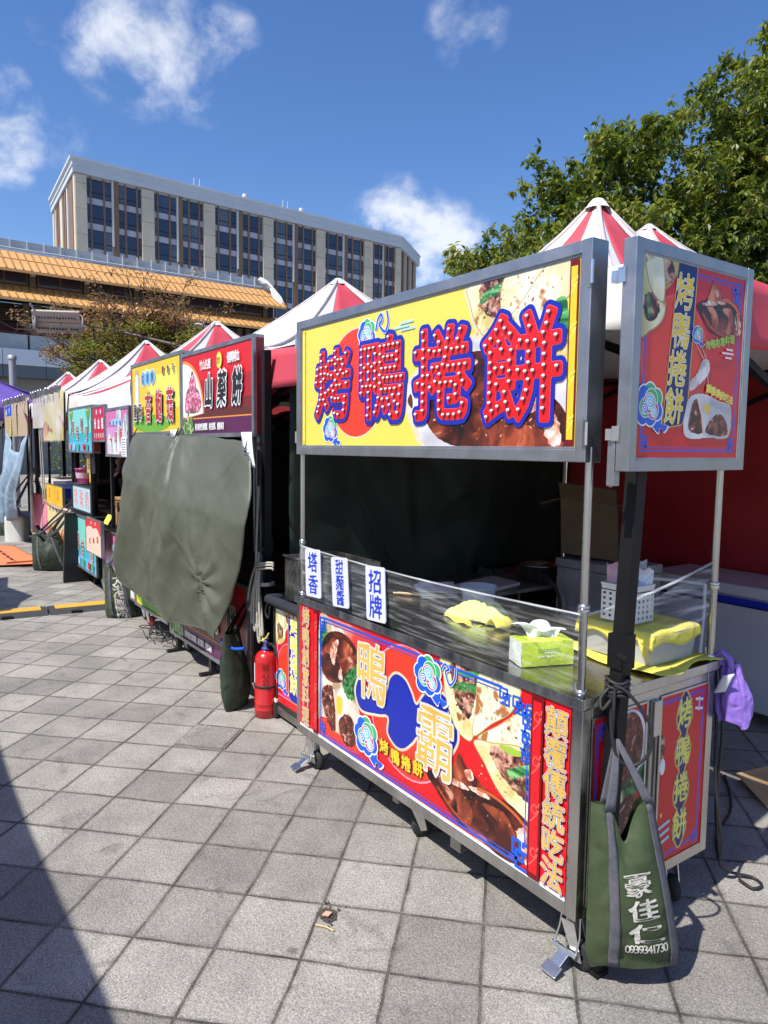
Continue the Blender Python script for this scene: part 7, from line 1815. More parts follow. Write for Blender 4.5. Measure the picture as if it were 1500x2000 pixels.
# the olive tarpaulin tied over both counters
OLIVE = crease_mat('olive_tarpaulin', (.100, .106, .074), .38, 3.4, .60, var=.18, dist=.05, spec=.5)
def olive_tarp():
    root = thing('tarpaulin', 'olive grey tarpaulin tied under the yellow and red signs and hanging over both counters', 'tarpaulin', (-3.9, 0, 1.75))
    Lc = [(-5.25, 1.815), (-5.12, 1.60), (-5.20, 1.20), (-5.36, .80), (-5.29, .60)]
    Rc = [(-2.735, 1.735), (-2.565, 1.36), (-2.63, .99), (-2.78, .71), (-2.95, .44)]
    Bc = [(-5.29, .60), (-4.93, .435), (-4.42, .36), (-3.92, .375), (-3.47, .405), (-2.95, .44)]
    Tc = [(-5.25, 1.815), (-4.60, 1.805), (-4.10, 1.800), (-3.92, 1.790), (-3.45, 1.775), (-2.735, 1.735)]
    def crv(C, t):
        q = ccurve(C, 12, False); f = t * (len(q) - 1); i = min(int(f), len(q) - 2); f -= i
        return (q[i][0] + (q[i + 1][0] - q[i][0]) * f, q[i][1] + (q[i + 1][1] - q[i][1]) * f)
    n1, n2 = 130, 100
    cl = [crv(Lc, j / n2) for j in range(n2 + 1)]; cr = [crv(Rc, j / n2) for j in range(n2 + 1)]; ct = [crv(Tc, i / n1) for i in range(n1 + 1)]; cb = [crv(Bc, i / n1) for i in range(n1 + 1)]
    kx, kz = -3.15, .80
    def fn(u, v):
        i, j = round(u * n1), round(v * n2)
        L, Rr, T, B = cl[j], cr[j], ct[i], cb[i]
        P = [(1 - u) * L[k] + u * Rr[k] + (1 - v) * T[k] + v * B[k] - ((1 - u) * (1 - v) * ct[0][k] + u * (1 - v) * ct[-1][k] + (1 - u) * v * cb[0][k] + u * v * cb[-1][k]) for k in (0, 1)]
        x, z = P
        y = .125 - .13 * min(1, v * 3) - .075 * math.sin(math.pi * u) ** .7 * math.sin(math.pi * min(1, v * 1.02)) ** .8
        # gathers: from the middle tie, from the knot, and hanging folds
        y -= .074 * math.sin(u * 12.5 + 1.0 * math.sin(v * 3)) * (.35 + .65 * v) * (1 - .5 * v * u) * min(1, 9 * u * (1 - u)) + .012 * math.sin(u * 41 + 2 * v) * (1 - .6 * v)
        y -= .022 * math.sin((x + 4.05) * 26 / (.25 + 1.6 * v)) * math.exp(-((x + 4.05) / (.12 + .5 * v)) ** 2) * (1 - v) 
        dx, dz = x - kx, z - kz; rr = math.hypot(dx, dz); an = math.atan2(dz, dx)
        y -= .026 * math.sin(an * 11) * math.exp(-rr / .22) * min(1, rr / .05) + .030 * math.exp(-(rr / .09) ** 2)
        y -= .05 * math.exp(-((dx * .8 + dz * .6) / .16) ** 2) * math.exp(-((rr - .3) / .35) ** 2)
        y -= .045 * math.exp(-((x + 4.72 + .35 * (1.8 - z)) / .10) ** 2) * min(1, v * 2)
        # hard creases fanning from the ties and the knot
        for (qx, qz, aa, ln, am) in ((-4.05, 1.80, -1.15, 1.1, .022), (-4.05, 1.80, -1.95, 1.2, .026), (-4.05, 1.80, -1.57, .9, .018), (-2.75, 1.73, -2.2, 1.0, .024), (-2.75, 1.73, -2.6, .8, .016), (-5.2, 1.8, -1.1, .9, .020), (-3.15, .80, 1.9, .8, .026), (-3.15, .80, 2.6, .7, .022), (-3.15, .80, -.9, .45, .03), (-3.15, .80, -1.5, .45, .03), (-3.15, .80, .9, .6, .022), (-4.6, 1.1, -1.3, .7, .02)):
            ex, ez = x - qx, z - qz; al = ex * math.cos(aa) + ez * math.sin(aa); pe = -ex * math.sin(aa) + ez * math.cos(aa)
            if 0 < al < ln: y -= am * math.exp(-abs(pe) / (.018 + .05 * al)) * math.sin(math.pi * (al / ln) ** .6)
        y += wrinkle(u * 1.6, v * 0.9, 31, .022) + wrinkle(u * 5, v * 3 + u * 2, 77, .006)
        return (x, y, z)
    m = MB(); m.grid(fn, n1, n2, OLIVE); m.build('sheet', root, solid=.004)
    for x, z in ((-5.20, 1.82), (-4.08, 1.81), (-4.02, 1.81), (-2.76, 1.75)): t = MB(); t.tube(ccurve([(x, .135, z + .035), (x + .02, .11, z), (x + .01, .10, z - .06), (x + .03, .09, z - .17)], 5, False), .006, CORD, 6); t.build('tie', root)
    t = MB(); t.tube(ccurve([(-2.96, .02, .44), (-2.90, .0, .43), (-2.78, .02, .42), (-2.70, .06, .435)], 4, False), .010, I_BLUE2, 8)
    t.build('blue_cord', root)
olive_tarp()
def notice(label, x0, x1, z0, z1, y, tilt, seed):
    m = MB(); PW = mat('notice_paper', (.74, .75, .76), .7)
    m.grid(lambda u, v: (x0 + (x1 - x0) * u + tilt * (1 - v), y - .012 * math.sin(v * 2 + u), z0 + (z1 - z0) * v), 6, 10, PW)
    r = random.Random(seed)
    for i in range(6):
        v = .85 - i * .12
        if seed == 1 and i < 3: continue
        m.add([(x0 + (x1 - x0) * u + tilt * (1 - vv), y - .016 - .012 * math.sin(vv * 2 + u), z0 + (z1 - z0) * vv) for u, vv in ((.15, v), (.15 + r.uniform(.4, .7), v), (.15 + r.uniform(.4, .7), v + .03), (.15, v + .03))], [(0, 1, 2, 3)], I_GREY)
    return tag(m.build('paper_notice', origin=(x0, y, z0), solid=.001), label, 'notice')
notice('white paper notice hanging from the right corner of the red yam cake sign', -2.83, -2.69, 1.58, 1.80, .115, .07, 1)
notice('small white paper tucked under the joint of the yellow and red signs', -4.24, -4.10, 1.775, 1.835, .130, .01, 2)

# ------------------------------------------------------------------ pink stall
def pink_face(a, x0, z0, x1, z1, low=False):
    W, H = x1 - x0, z1 - z0; U = lambda x, z: (x0 + W * x, z0 + H * z); a.clip = (x0, z0, x1, z1)
    a.rect(x0, z0, x1, z1, I_LAV); a.rect(x0, z0 + H * .62, x1, z1, ink('rose', (.62, .17, .36)))
    r = random.Random(3)
    for u, v, ru, rv, rot in ((.15, .18, .10, .30, .2), (.32, .12, .10, .28, -.1), (.50, .20, .12, .34, .1), (.66, .45, .12, .40, -.2), (.84, .30, .12, .42, .25), (.60, .82, .12, .22, .5), (.9, .66, .10, .26, -.3)):
        a.ell(*U(u, v), W * ru, H * rv, PIC_SQUID, rot=rot)
    a.blob([U(.2, .70), U(.3, .78), U(.55, .80), U(.75, .74), U(.6, .66), U(.35, .66)], I_PALE)
    a.text('一口酥', *U(.22 if not low else .30, .34 if not low else .26), H * .26, [(I_BLACK, .085), (I_WHITE, .075), (I_RED, .030)], du=W * .24, dv=H * .06 if not low else -.0, N=56, sx=.62 if not low else .8)
    a.text('爽脆鮮嫩', *U(.22, .72), H * .10, [(I_WHITE, .05), (I_BLUE2, .02)], du=W * .15, N=40)
    for k in range(16): a.ell(*U(r.random(), .55 + .43 * r.random()), W * .008, H * .01, I_WHITE, n=8)
def stall_pink():
    root = thing('food_cart', 'pink panelled food cart next to the olive tarpaulin, a wooden steamer on its counter', 'food cart', (-6.1, .45, 0))
    b = board_part(root, 'signboard', -6.36, -5.49, 1.590, 2.085, YB, .10)
    a = face(YB, None); pink_face(a, -6.332, 1.618, -5.518, 2.057); a.build('sign_face', b)
    n = MB(); n.face([(-5.74, YB - .011, 1.60), (-5.56, YB - .011, 1.60), (-5.56, YB - .011, 1.79), (-5.74, YB - .011, 1.79)], I_WHITE)
    for i in range(7): n.face([(-5.72, YB - .012, 1.615 + i * .024), (-5.60, YB - .012, 1.615 + i * .024), (-5.60, YB - .012, 1.622 + i * .024), (-5.72, YB - .012, 1.622 + i * .024)], I_GREY)
    n.build('price_sheet', b)
    cart_body(root, -6.74, -5.50, YB + .05, .85, .19, .80, STEEL_DULL, BLACK, [(-6.34, .20), (-5.53, .20), (-5.53, .80), (-6.70, .80)], 1.62)
    m = MB(); frame_box(m, -6.74, -5.50, .19, .80, YB + .026, YB + .05, .022, ALU); m.build('panel_frame', root)
    a = face(YB + .045, None); pink_face(a, -6.718, .212, -5.522, .778, True); a.build('front_panel', root)
stall_pink()
def hang_sign(name, label, x0, x1, z0, z1, y, fn, cat='sign', fr=.02, group=None):
    root = thing(name, label, cat, ((x0 + x1) / 2, y, z0), group)
    m = MB(); frame_box(m, x0, x1, z0, z1, y - .006, y + .03, fr, ALU); m.box(x0 + fr, y + .002, z0 + fr, x1 - fr, y + .028, z1 - fr, I_MAROON); m.build('frame', root)
    a = face(y, (x0 + fr, z0 + fr, x1 - fr, z1 - fr)); fn(a, x0 + fr, z0 + fr, x1 - fr, z1 - fr); a.build('sign_face', root)
    return root
def blood_cake(a, x0, z0, x1, z1):
    W, H = x1 - x0, z1 - z0; U = lambda x, z: (x0 + W * x, z0 + H * z)
    a.rect(x0, z0, x1, z1, ink('crimson', (.55, .02, .05)))
    a.text('招牌', *U(.33, .85), H * .15, [(I_WHITE, .03)], du=W * .34, N=44); a.text('米血糕', *U(.19, .50), H * .30, [(I_WHITE, .04)], du=W * .31, N=52, sx=.75, sy=1.15); a.text('花生粉香菜', *U(.14, .14), H * .15, [(I_WHITE, .03)], du=W * .18, N=44, sx=.72)
hang_sign('hanging_sign', 'narrow red sign lettered 米血糕 between the teal and pink signs', -6.92, -6.385, 1.742, 2.135, YB, blood_cake)
def teal_face(a, x0, z0, x1, z1, low=False):
    W, H = x1 - x0, z1 - z0; U = lambda x, z: (x0 + W * x, z0 + H * z); a.clip = (x0, z0, x1, z1)
    a.rect(x0, z0, x1, z1, I_TEAL); a.rect(x0, z0, x1, z0 + H * .42, ink('aqua', (.05, .45, .52))); a.rect(x0, z0, x1, z0 + H * .22, I_SKY)
    for u in (.12, .86): a.blob([U(u - .06, 1.0), U(u - .07, .86), U(u - .03, .72), U(u + .03, .72), U(u + .07, .86), U(u + .06, 1.0)], ink('frog_green', (.12, .33, .06))); a.ell(*U(u - .03, .93), W * .018, H * .02, I_LYEL); a.ell(*U(u + .03, .93), W * .018, H * .02, I_LYEL); a.line([U(u, .72), U(u + .01, .55), U(u - .02, .40)], W * .03, ink('frog_olive', (.20, .26, .06)))
    for i, (ch, v) in enumerate(zip('青蛙撞奶', (.56, .44, .62, .42))): a.char(ch, *U(.20 + .20 * i, v if not low else v - .06), H * .36, [(I_WHITE, .075), (ink('plum', (.35, .03, .06)), .018)], sx=.58, sy=1.0, N=60)
    for u, mt in ((.07, I_PINK), (.28, I_PALE), (.46, I_GREEN), (.70, I_RED), (.84, I_GREEN)): a.rect(*U(u - .05, .03), *U(u + .04, .17), mt)
def stall_teal():
    root = thing('food_cart', 'teal drink cart with a pale blue middle board, beyond the pink cart', 'food cart', (-7.5, .5, 0))
    b = board_part(root, 'signboard', -8.165, -6.945, 1.615, 2.155, YB, .08, .022)
    a = face(YB, None); teal_face(a, -8.143, 1.637, -6.967, 2.133); a.build('sign_face', b)
    cart_body(root, -8.23, -6.98, YB + .04, .85, .20, .86, I_DSTEEL, BLACK, [(-8.18, .19), (-7.18, .19), (-7.18, .82), (-8.18, .82)], 1.64)
    m = MB(); frame_box(m, -8.23, -6.98, .20, .86, YB + .016, YB + .04, .022, ALU); m.build('panel_frame', root)
    a = face(YB + .035, None); teal_face(a, -8.208, .222, -7.002, .838, True); a.build('front_panel', root)
    m = MB(); frame_box(m, -8.22, -7.20, .90, 1.225, YB + .02, YB + .05, .02, I_DSTEEL); m.build('board_frame', root)
    a = face(YB + .03, (-8.2, .92, -7.22, 1.205)); a.rect(-8.2, .92, -7.22, 1.205, I_LCYAN); a.text('珍珠奶', -8.00, 1.065, .24, [(I_WHITE, .04), (ink('salmon', (.72, .20, .22)), .014)], du=.29, N=56, sx=.85); a.build('middle_board', root)
stall_teal()
def hung_menu(a, x0, z0, x1, z1):
    W, H = x1 - x0, z1 - z0; U = lambda x, z: (x0 + W * x, z0 + H * z)
    a.rect(x0, z0, x1, z1, I_PEACH); a.rect(x0, z0 + H * .78, x1, z1, I_RED); a.blob([U(0, .72), U(.3, .80), U(.5, .74), U(.7, .80), U(1, .55), U(1, .82), U(0, .82)], I_RED); a.text('米血糕', *U(.25, .34), H * .20, [(I_RED, .02)], du=W * .26, dv=H * .06, N=48); a.text('招牌', *U(.38, .90), H * .10, [(I_WHITE, .03)], du=W * .26, N=40)
hang_sign('hanging_menu', 'pale peach menu board with a red top tied to the black tent post', -7.03, -6.34, .52, .905, .075, hung_menu, 'menu board', .008)
mb = MB(); mb.beam((-7.98, .18, .0), (-7.98, .22, .86), .05, .36, I_DSTEEL, up=(0, 1, 0)); mb.box(-7.72, .30, 0, -7.66, .36, 2.0, BLACK)
tag(mb.build('leaning_board', origin=(-7.9, .2, 0)), 'narrow black folded stand leaning by the teal cart, left of the peach menu', 'stand')
def steamer():
    root = thing('wooden_steamer', 'square wooden steamer box with black metal clasps on the pink cart counter', 'steamer', (-7.0, .5, .83))
    WD = mat('light_wood', (.40, .23, .09), .6, var=.35, scale=9, stretch=(1, 1, 6)); WD2 = mat('dark_wood', (.20, .10, .045), .6, var=.3, scale=9, stretch=(4, 1, 1))
    x0, x1, y0, y1 = -6.70, -6.05, .32, .80
    m = MB(); m.box(x0, y0, .83, x1, y1, 1.03, WD2); 
    for k in range(5): m.box(x0 - .004, y0 + .012 + k * .095, .832, x0 + .002, y0 + .095 + k * .095, 1.028, WD)
    for x in (x0 + .01, x1 - .05): m.box(x, y0 - .006, .832, x + .05, y0 + .001, 1.028, WD)
    m.build('body', root, bevel=.004)
    l = MB(); l.box(x0 - .012, y0 - .012, 1.034, x1 + .012, y1 + .012, 1.11, WD2); l.slab([(x0 - .02, y0 - .02, 1.112), (x1 + .02, y0 - .02, 1.128), (x1 + .02, y1, 1.128), (x0 - .02, y1, 1.112)], (0, 0, .03), WD); l.build('lid', root, bevel=.004)
    c = MB()
    for x in (x0 + .14, x1 - .14): c.box(x, y0 - .022, .99, x + .05, y0 - .013, 1.09, BLACK)
    for z in (.90, 1.06): c.box(x0 - .016, y0 + .1, z, x0 - .006, y0 + .16, z + .03, BLACK)
    c.build('clasp', root)
steamer()
mb = MB(); mb.lathe([(0, .83), (.26, .83), (.28, 1.14), (.30, 1.15), (.30, 1.17), (.27, 1.16), (.25, .90), (0, .88)], (-7.2, 1.15, .10), STEEL_DULL, 26)
tag(mb.build('steel_pot', origin=(-7.2, 1.15, .93)), 'wide steel stock pot behind the wooden steamer', 'pot')
mb = MB(); mb.box(-7.5, .95, 0, -6.9, 1.4, .93, I_DSTEEL); tag(mb.build('gas_stove', origin=(-7.2, 1.15, 0)), 'black stove block under the steel stock pot', 'stove')
mb = MB(); mb.slab([(-6.62, .16, .862), (-6.42, .16, .862), (-6.36, .20, .965), (-6.56, .20, .965)], (0, .006, 0), I_LYEL)
tag(mb.build('yellow_tag', origin=(-6.5, .17, .83), bevel=.003), 'small yellow plastic price tag standing on the pink cart counter', 'price tag')
def pail():
    root = thing('pink_bucket', 'pink plastic bucket with a printed side on the teal cart counter', 'bucket', (-8.75, .40, 1.2))
    c = (-8.02, .28, 1.235); PK = mat('pink_bucket_plastic', (.62, .07, .30), .3, var=.1, scale=10)
    m = MB(); m.lathe([(0, .0), (.075, 0), (.098, .17), (.104, .17), (.104, .18), (.096, .18), (.072, .008), (0, .008)], c, PK, 24); m.build('body', root)
    a = MB(); a.lathe([(.0855, .06), (.094, .13)], c, mat('bucket_print', (.70, .45, .55), .4, var=.3, scale=60), 24); a.build('print', root)
    h = MB(); h.tube([(c[0] + .1 * math.cos(t), c[1] - .01, c[2] + .17 - .05 * math.sin(t)) for t in [i * .314 for i in range(11)]], .003, CHROME, 5); h.build('handle', root)
pail()
mb = MB(); mb.box(-8.16, YB + .03, 1.228, -7.86, .42, 1.234, STEEL_DULL); tag(mb.build('small_shelf', origin=(-8, .3, 1.23)), 'small steel shelf over the blue board that carries the pink bucket', 'shelf')
mb = MB(); mb.lathe([(0, 0), (.05, 0), (.052, .02), (.052, .15), (.02, .20), (.018, .24), (0, .25)], (-7.84, .36, 1.235), I_YEL2, 16); mb.tube([(-7.84, .36, 1.48), (-7.84, .34, 1.54), (-7.87, .33, 1.55)], .012, I_YEL2, 8)
tag(mb.build('yellow_bottle', origin=(-7.84, .36, 1.235)), 'yellow pump bottle beside the pink bucket', 'bottle')
def ylab(a, x0, z0, x1, z1):
    a.rect(x0, z0, x1, z1, ink('mustard', (.62, .40, .08))); a.bars(x0 + .03, z0 + .03, x1 - .02, z1 - .03, 7, I_BROWN, 5)
hang_sign('hanging_sign', 'small mustard yellow card hanging under the teal sign', -7.42, -7.16, 1.38, 1.625, .19, ylab, 'sign', .006)
# a vendor bending in the shade of the pink stall
SKIN = mat('skin', (.36, .19, .12), .5, var=.08); HAIR = mat('black_hair', (.012, .010, .009), .45); SHIRT = mat('dark_shirt', (.020, .022, .038), .85, var=.3, scale=12, bump=.2, bscale=60); TROUS = mat('dark_trousers', (.018, .018, .020), .85)
def person(label, base, face_dir, bend, arms, shirt):
    root = thing('person', label, 'person', base)
    f = Vector((math.cos(face_dir), math.sin(face_dir), 0)); s = Vector((-f.y, f.x, 0)); B = Vector(base)
    hip = B + Vector((0, 0, .92)); up = (Vector((0, 0, 1)) * math.cos(bend) + f * math.sin(bend)).normalized()
    chest = hip + up * .34; neck = hip + up * .52; head = neck + (up * .5 + Vector((0, 0, .6))).normalized() * .13
    V = [hip, hip + up * .17, chest, neck, head]; E = [(0, 1), (1, 2), (2, 3), (3, 4)]; Rr = [.15, .135, .155, .058, .085]
    def chain(start, pts, rad):
        p = start
        for q, r in zip(pts, rad): V.append(q); Rr.append(r); E.append((p, len(V) - 1)); p = len(V) - 1
    for sg, (el, wr) in zip((-1, 1), arms):
        sh = neck - up * .05 + s * sg * .17; e = sh + f * el[0] + Vector((0, 0, el[1])) + s * sg * .05; w = e + f * wr[0] + Vector((0, 0, wr[1])) - s * sg * .05
        hd = (w - e).normalized()
        chain(2, [sh, e, w, w + hd * .09], [.062, .046, .032, .038])
        if True:
            wi = len(V) - 1
            for k in range(4): q = w + hd * (.155 + .012 * (k in (1, 2))) + s * (k - 1.5) * .021; V.append(q); Rr.append(.009); E.append((wi, len(V) - 1))
            q = w + hd * .09 - s * sg * .055; V.append(q); Rr.append(.010); E.append((wi - 1, len(V) - 1))
    for sg in (-1, 1):
        chain(0, [hip + s * sg * .09 - Vector((0, 0, .06)), B + s * sg * .10 + f * .03 + Vector((0, 0, .48)), B + s * sg * .10 + Vector((0, 0, .09)), B + s * sg * .11 + f * .13 + Vector((0, 0, .045))], [.095, .068, .045, .042])
    me = bpy.data.meshes.new('body'); me.from_pydata([tuple(v - B) for v in V], E, []); o = bpy.data.objects.new('body', me); COL.objects.link(o)
    md = o.modifiers.new('skin', 'SKIN'); md.use_smooth_shade = True
    for i, r in enumerate(Rr): me.skin_vertices[0].data[i].radius = (r, r)
    me.skin_vertices[0].data[0].use_root = True
    o.modifiers.new('sub', 'SUBSURF').render_levels = 1
    dg = bpy.context.evaluated_depsgraph_get(); m2 = bpy.data.meshes.new_from_object(o.evaluated_get(dg)); bpy.data.objects.remove(o)
    m2.materials.append(shirt); m2.materials.append(SKIN); m2.materials.append(TROUS)
    for p in m2.polygons:
        c = B + p.center; k = 0
        if c.z < .93 and (c - hip).length > .10 and all((c - (B + Vector((0, 0, c.z - B.z)))).length < .3 for _ in (0,)): k = 2
        if (c - head).length < .15: k = 1
        for i in range(5, len(V)):
            if Rr[i] < .04 and V[i].z > .55 and (c - V[i]).length < .07: k = 1
        p.material_index = k
    o = bpy.data.objects.new('body', m2); COL.objects.link(o); o.parent = root; ORG[o] = tuple(base)
    h = MB(); hd = (head - neck).normalized()
    h.grid(lambda u, v: tuple(head + hd * (.03 + .095 * math.cos(v * 1.75)) + (f * math.cos(6.283 * u) + s * math.sin(6.283 * u)) * (.098 * math.sin(v * 1.75)) - f * .018), 20, 10, HAIR); h.build('hair', root)
    fc = MB()
    for sg in (-1, 1): fc.lathe([(0, .010), (.010, .004), (.012, 0)], tuple(head + f * .082 + s * sg * .03 + Vector((0, 0, .008))), HAIR, 8)
    fc.tube([tuple(head + f * .085 + Vector((0, 0, .01))), tuple(head + f * .108 - Vector((0, 0, .022))), tuple(head + f * .09 - Vector((0, 0, .03)))], [.008, .013, .008], SKIN, 8)
    fc.tube([tuple(head + f * .088 + s * .024 - Vector((0, 0, .052))), tuple(head + f * .094 - Vector((0, 0, .050))), tuple(head + f * .088 - s * .024 - Vector((0, 0, .052)))], .005, mat('lips', (.30, .10, .08), .5), 6)
    for sg in (-1, 1): fc.lathe([(0, 0), (.02, .004), (.022, .012)], tuple(head + s * sg * .085 - Vector((0, 0, .01))), SKIN, 8, 'Y')
    fc.build('face', root)
person('vendor in dark clothes bending over the counter in the shade of the pink stall', (-6.25, 1.30, 0), 3.6, .55, [((.12, -.20), (.25, -.02)), ((.20, -.10), (.22, .06))], SHIRT)
person('vendor in a dark maroon jacket working in the shade behind the skewer banner', (-9.3, 1.25, 0), 4.6, .35, [((.15, -.22), (.25, .05)), ((.18, -.18), (.22, .02))], mat('maroon_jacket', (.055, .010, .014), .8, var=.2))

# ------------------------------------------------------------------ skewer stall with hanging banners
def banner(label, x0, x1, z0, z1, y, fn, seed, wrap=0.0):
    root = thing('hanging_banner', label, 'banner', ((x0 + x1) / 2, y, z0), 'printed banners clipped to the tent eaves')
    a = face(y, (x0, z0, x1, z1)); a.STEP = .0012; fn(a, x0, z0, x1, z1)
    W = x1 - x0; r = random.Random(seed); ph = r.uniform(0, 6)
    mb = a.mb; mb.v = [(x, yy - .008 * math.sin((x - x0) / W * 9 + ph) * (1.1 - (z - z0) / (z1 - z0)), z + .03 * math.sin((x - x0) / W * 7 + ph) * ((z - z0) / (z1 - z0)) ** 3) for x, yy, z in mb.v]
    a.build('print', root)
    b = MB(); b.grid(lambda u, v: (x0 + W * u, y + .025 - .008 * math.sin(u * 9 + ph) * (1.1 - v), z0 + (z1 - z0) * v + .03 * math.sin(u * 7 + ph) * v ** 3), 30, 12, mat('banner_cloth', (.55, .52, .46), .7, var=.15)); b.build('cloth', root)
    for i in range(4): c = MB(); x = x0 + W * (i + .3) / 4; c.box(x - .03, y - .05, z1 - .03, x + .03, y + .02, z1 + .06, STEEL_DULL); c.tube([(x - .04, y - .03, z1 + .08), (x, y - .03, z1 + .02), (x + .04, y - .03, z1 + .08)], .006, CHROME, 5); c.build('clip', root)
    if wrap:
        w = MB(); w.grid(lambda u, v: (x0 - .02 + (W + .04) * u, y - .035 - .02 * math.sin(u * 8 + v * 6), z0 - .02 + (z1 - z0) * v), 16, 12, film_mat('cloudy_cover', (.70, .68, .70), haze=.18, streak=.45, stretch=(1, 1, .6), scale=3)); w.build('plastic_cover', root)
def skewer_print(a, x0, z0, x1, z1):
    W, H = x1 - x0, z1 - z0; U = lambda x, z: (x0 + W * x, z0 + H * z)
    a.rect(x0, z0, x1, z1, ink('straw', (.70, .62, .30))); a.blob([U(.0, .0), U(.02, .32), U(.2, .42), U(.4, .25), U(.7, .5), U(.95, .42), U(1, .0)], PIC_SKEWER); a.text('碳烤串燒', *U(.12, .86), H * .14, [(I_GREY, .02)], du=W * .14, N=40); a.rect(*U(.45, .02), *U(.72, .12), I_LYEL)
def food_print(a, x0, z0, x1, z1):
    W, H = x1 - x0, z1 - z0; U = lambda x, z: (x0 + W * x, z0 + H * z)
    a.rect(x0, z0, x1, z1, I_BUFF); a.rect(*U(.06, .62), *U(.62, .92), I_BLUE2); a.text('黃金', *U(.2, .42), H * .28, [(I_BROWN, .05), (I_LYEL, .02)], du=W * .38, N=44); a.text('雞排', *U(.2, .14), H * .28, [(I_BROWN, .05), (I_LYEL, .02)], du=W * .38, N=44); a.text('現炸', *U(.22, .77), H * .2, [(I_WHITE, .03)], du=W * .26, N=44)
def grill_print(a, x0, z0, x1, z1):
    W, H = x1 - x0, z1 - z0; U = lambda x, z: (x0 + W * x, z0 + H * z)
    a.rect(x0, z0, x1, z1, I_BUFF); a.blob([U(0, .1), U(0, .6), U(.4, .7), U(1, .5), U(1, 0), U(.4, 0)], PIC_CHAR); a.text('烤肉', *U(.3, .78), H * .24, [(I_BROWN, .05), (I_LYEL, .02)], du=W * .38, N=44)
banner('large pale printed banner of grilled skewers under cloudy plastic, left of the teal sign', -9.72, -8.26, 1.76, 2.40, .12, skewer_print, 2, .4)
banner('crumpled cream banner bunched up left of the large skewer banner', -10.75, -9.9, 1.95, 2.42, .16, lambda a, x0, z0, x1, z1: a.rect(x0, z0, x1, z1, ink('dirty_cream', (.55, .50, .42), var=.3)), 4)
banner('narrow brown food banner with yellow lettering beside a grey tent pole', -12.0, -11.0, 1.84, 2.42, .12, grill_print, 7)
banner('banner with a blue top and yellow lettering, furthest left of the row', -13.55, -12.15, 1.84, 2.43, .12, food_print, 9)
def stall_skewer():
    root = thing('food_cart', 'food cart with a yellow skewer banner apron, beyond the teal drink cart', 'food cart', (-10.2, .6, 0))
    cart_body(root, -10.75, -8.75, .32, 1.0, .20, .84, I_DSTEEL, BLACK, [(-10.7, .36), (-8.8, .36)], 2.3)
    a = face(.300, None); a.STEP = .0015; a.clip = (-10.62, .24, -8.85, .82); skewer_print(a, -10.62, .24, -8.85, .82); a.build('apron_print', root)
    b = MB(); b.face([(-10.62, .305, .24), (-8.85, .305, .24), (-8.85, .305, .82), (-10.62, .305, .82)], I_BUFF); b.tube([(-10.7, .285, .835), (-9.8, .27, .80), (-8.8, .285, .81)], .022, mat('pink_pipe', (.62, .40, .38), .5), 8); b.build('apron', root)
stall_skewer()
def plate(a, x0, z0, x1, z1):
    W, H = x1 - x0, z1 - z0; U = lambda x, z: (x0 + W * x, z0 + H * z)
    a.rect(x0, z0, x1, z1, ink('amber', (.80, .48, .01))); a.text('香腸', *U(.20, .70), H * .26, [(I_RED, .02)], du=0, dv=-H * .28, N=44); a.text('米腸', *U(.72, .70), H * .26, [(I_RED, .02)], du=0, dv=-H * .28, N=44)
hang_sign('price_board', 'amber yellow price board with red characters on the skewer cart', -10.42, -9.22, .82, 1.12, .26, plate, 'price board', .006)
cooler('cool_box', 'white lidded cool box standing on the far left skewer counter', -12.2, -10.75, .42, 1.05, .80, 1.14, mat('cooler_white', (.62, .60, .56), .5, var=.15, scale=3), .07)
mb = MB(); mb.box(-12.25, .40, .12, -10.80, 1.05, .795, I_DSTEEL); mb.box(-12.2, .385, .13, -10.85, .398, .25, STEEL_DULL)
tag(mb.build('side_table', origin=(-11.5, .7, 0)), 'dark low table behind the pink towel carrying the white cool box', 'table')
PINKT = mat('pink_check_towel', (.66, .22, .30), .85, var=.35, scale=60, bump=.4, bscale=80)
mb = MB(); mb.grid(lambda u, v: (-12.18 + 1.55 * u, .335 - .02 * math.sin(u * 8 + v * 3) - .04 * v * (1 - v), .86 - (.58 - .05 * math.sin(u * 4)) * v + .02 * math.sin(u * 6)), 30, 20, PINKT)
mb.grid(lambda u, v: (-12.18 + 1.55 * u, .335 + .25 * v, .862 + .004 * math.sin(u * 20)), 20, 4, PINKT)
tag(mb.build('pink_towel', origin=(-11.4, .34, .86), solid=.006), 'pink checked towel hung over the front of the far left table', 'towel')
mb = MB(); mb.box(-10.98, .40, .86, -10.45, .80, 1.03, mat('blue_crate_plastic', (.02, .04, .28), .5))
for k in range(4): mb.box(-10.985, .392, .88 + k * .038, -10.445, .399, .90 + k * .038, I_NAVY)
tag(mb.build('blue_crate', origin=(-10.7, .6, .86)), 'dark blue plastic crate between the cool box and the amber price board', 'crate')
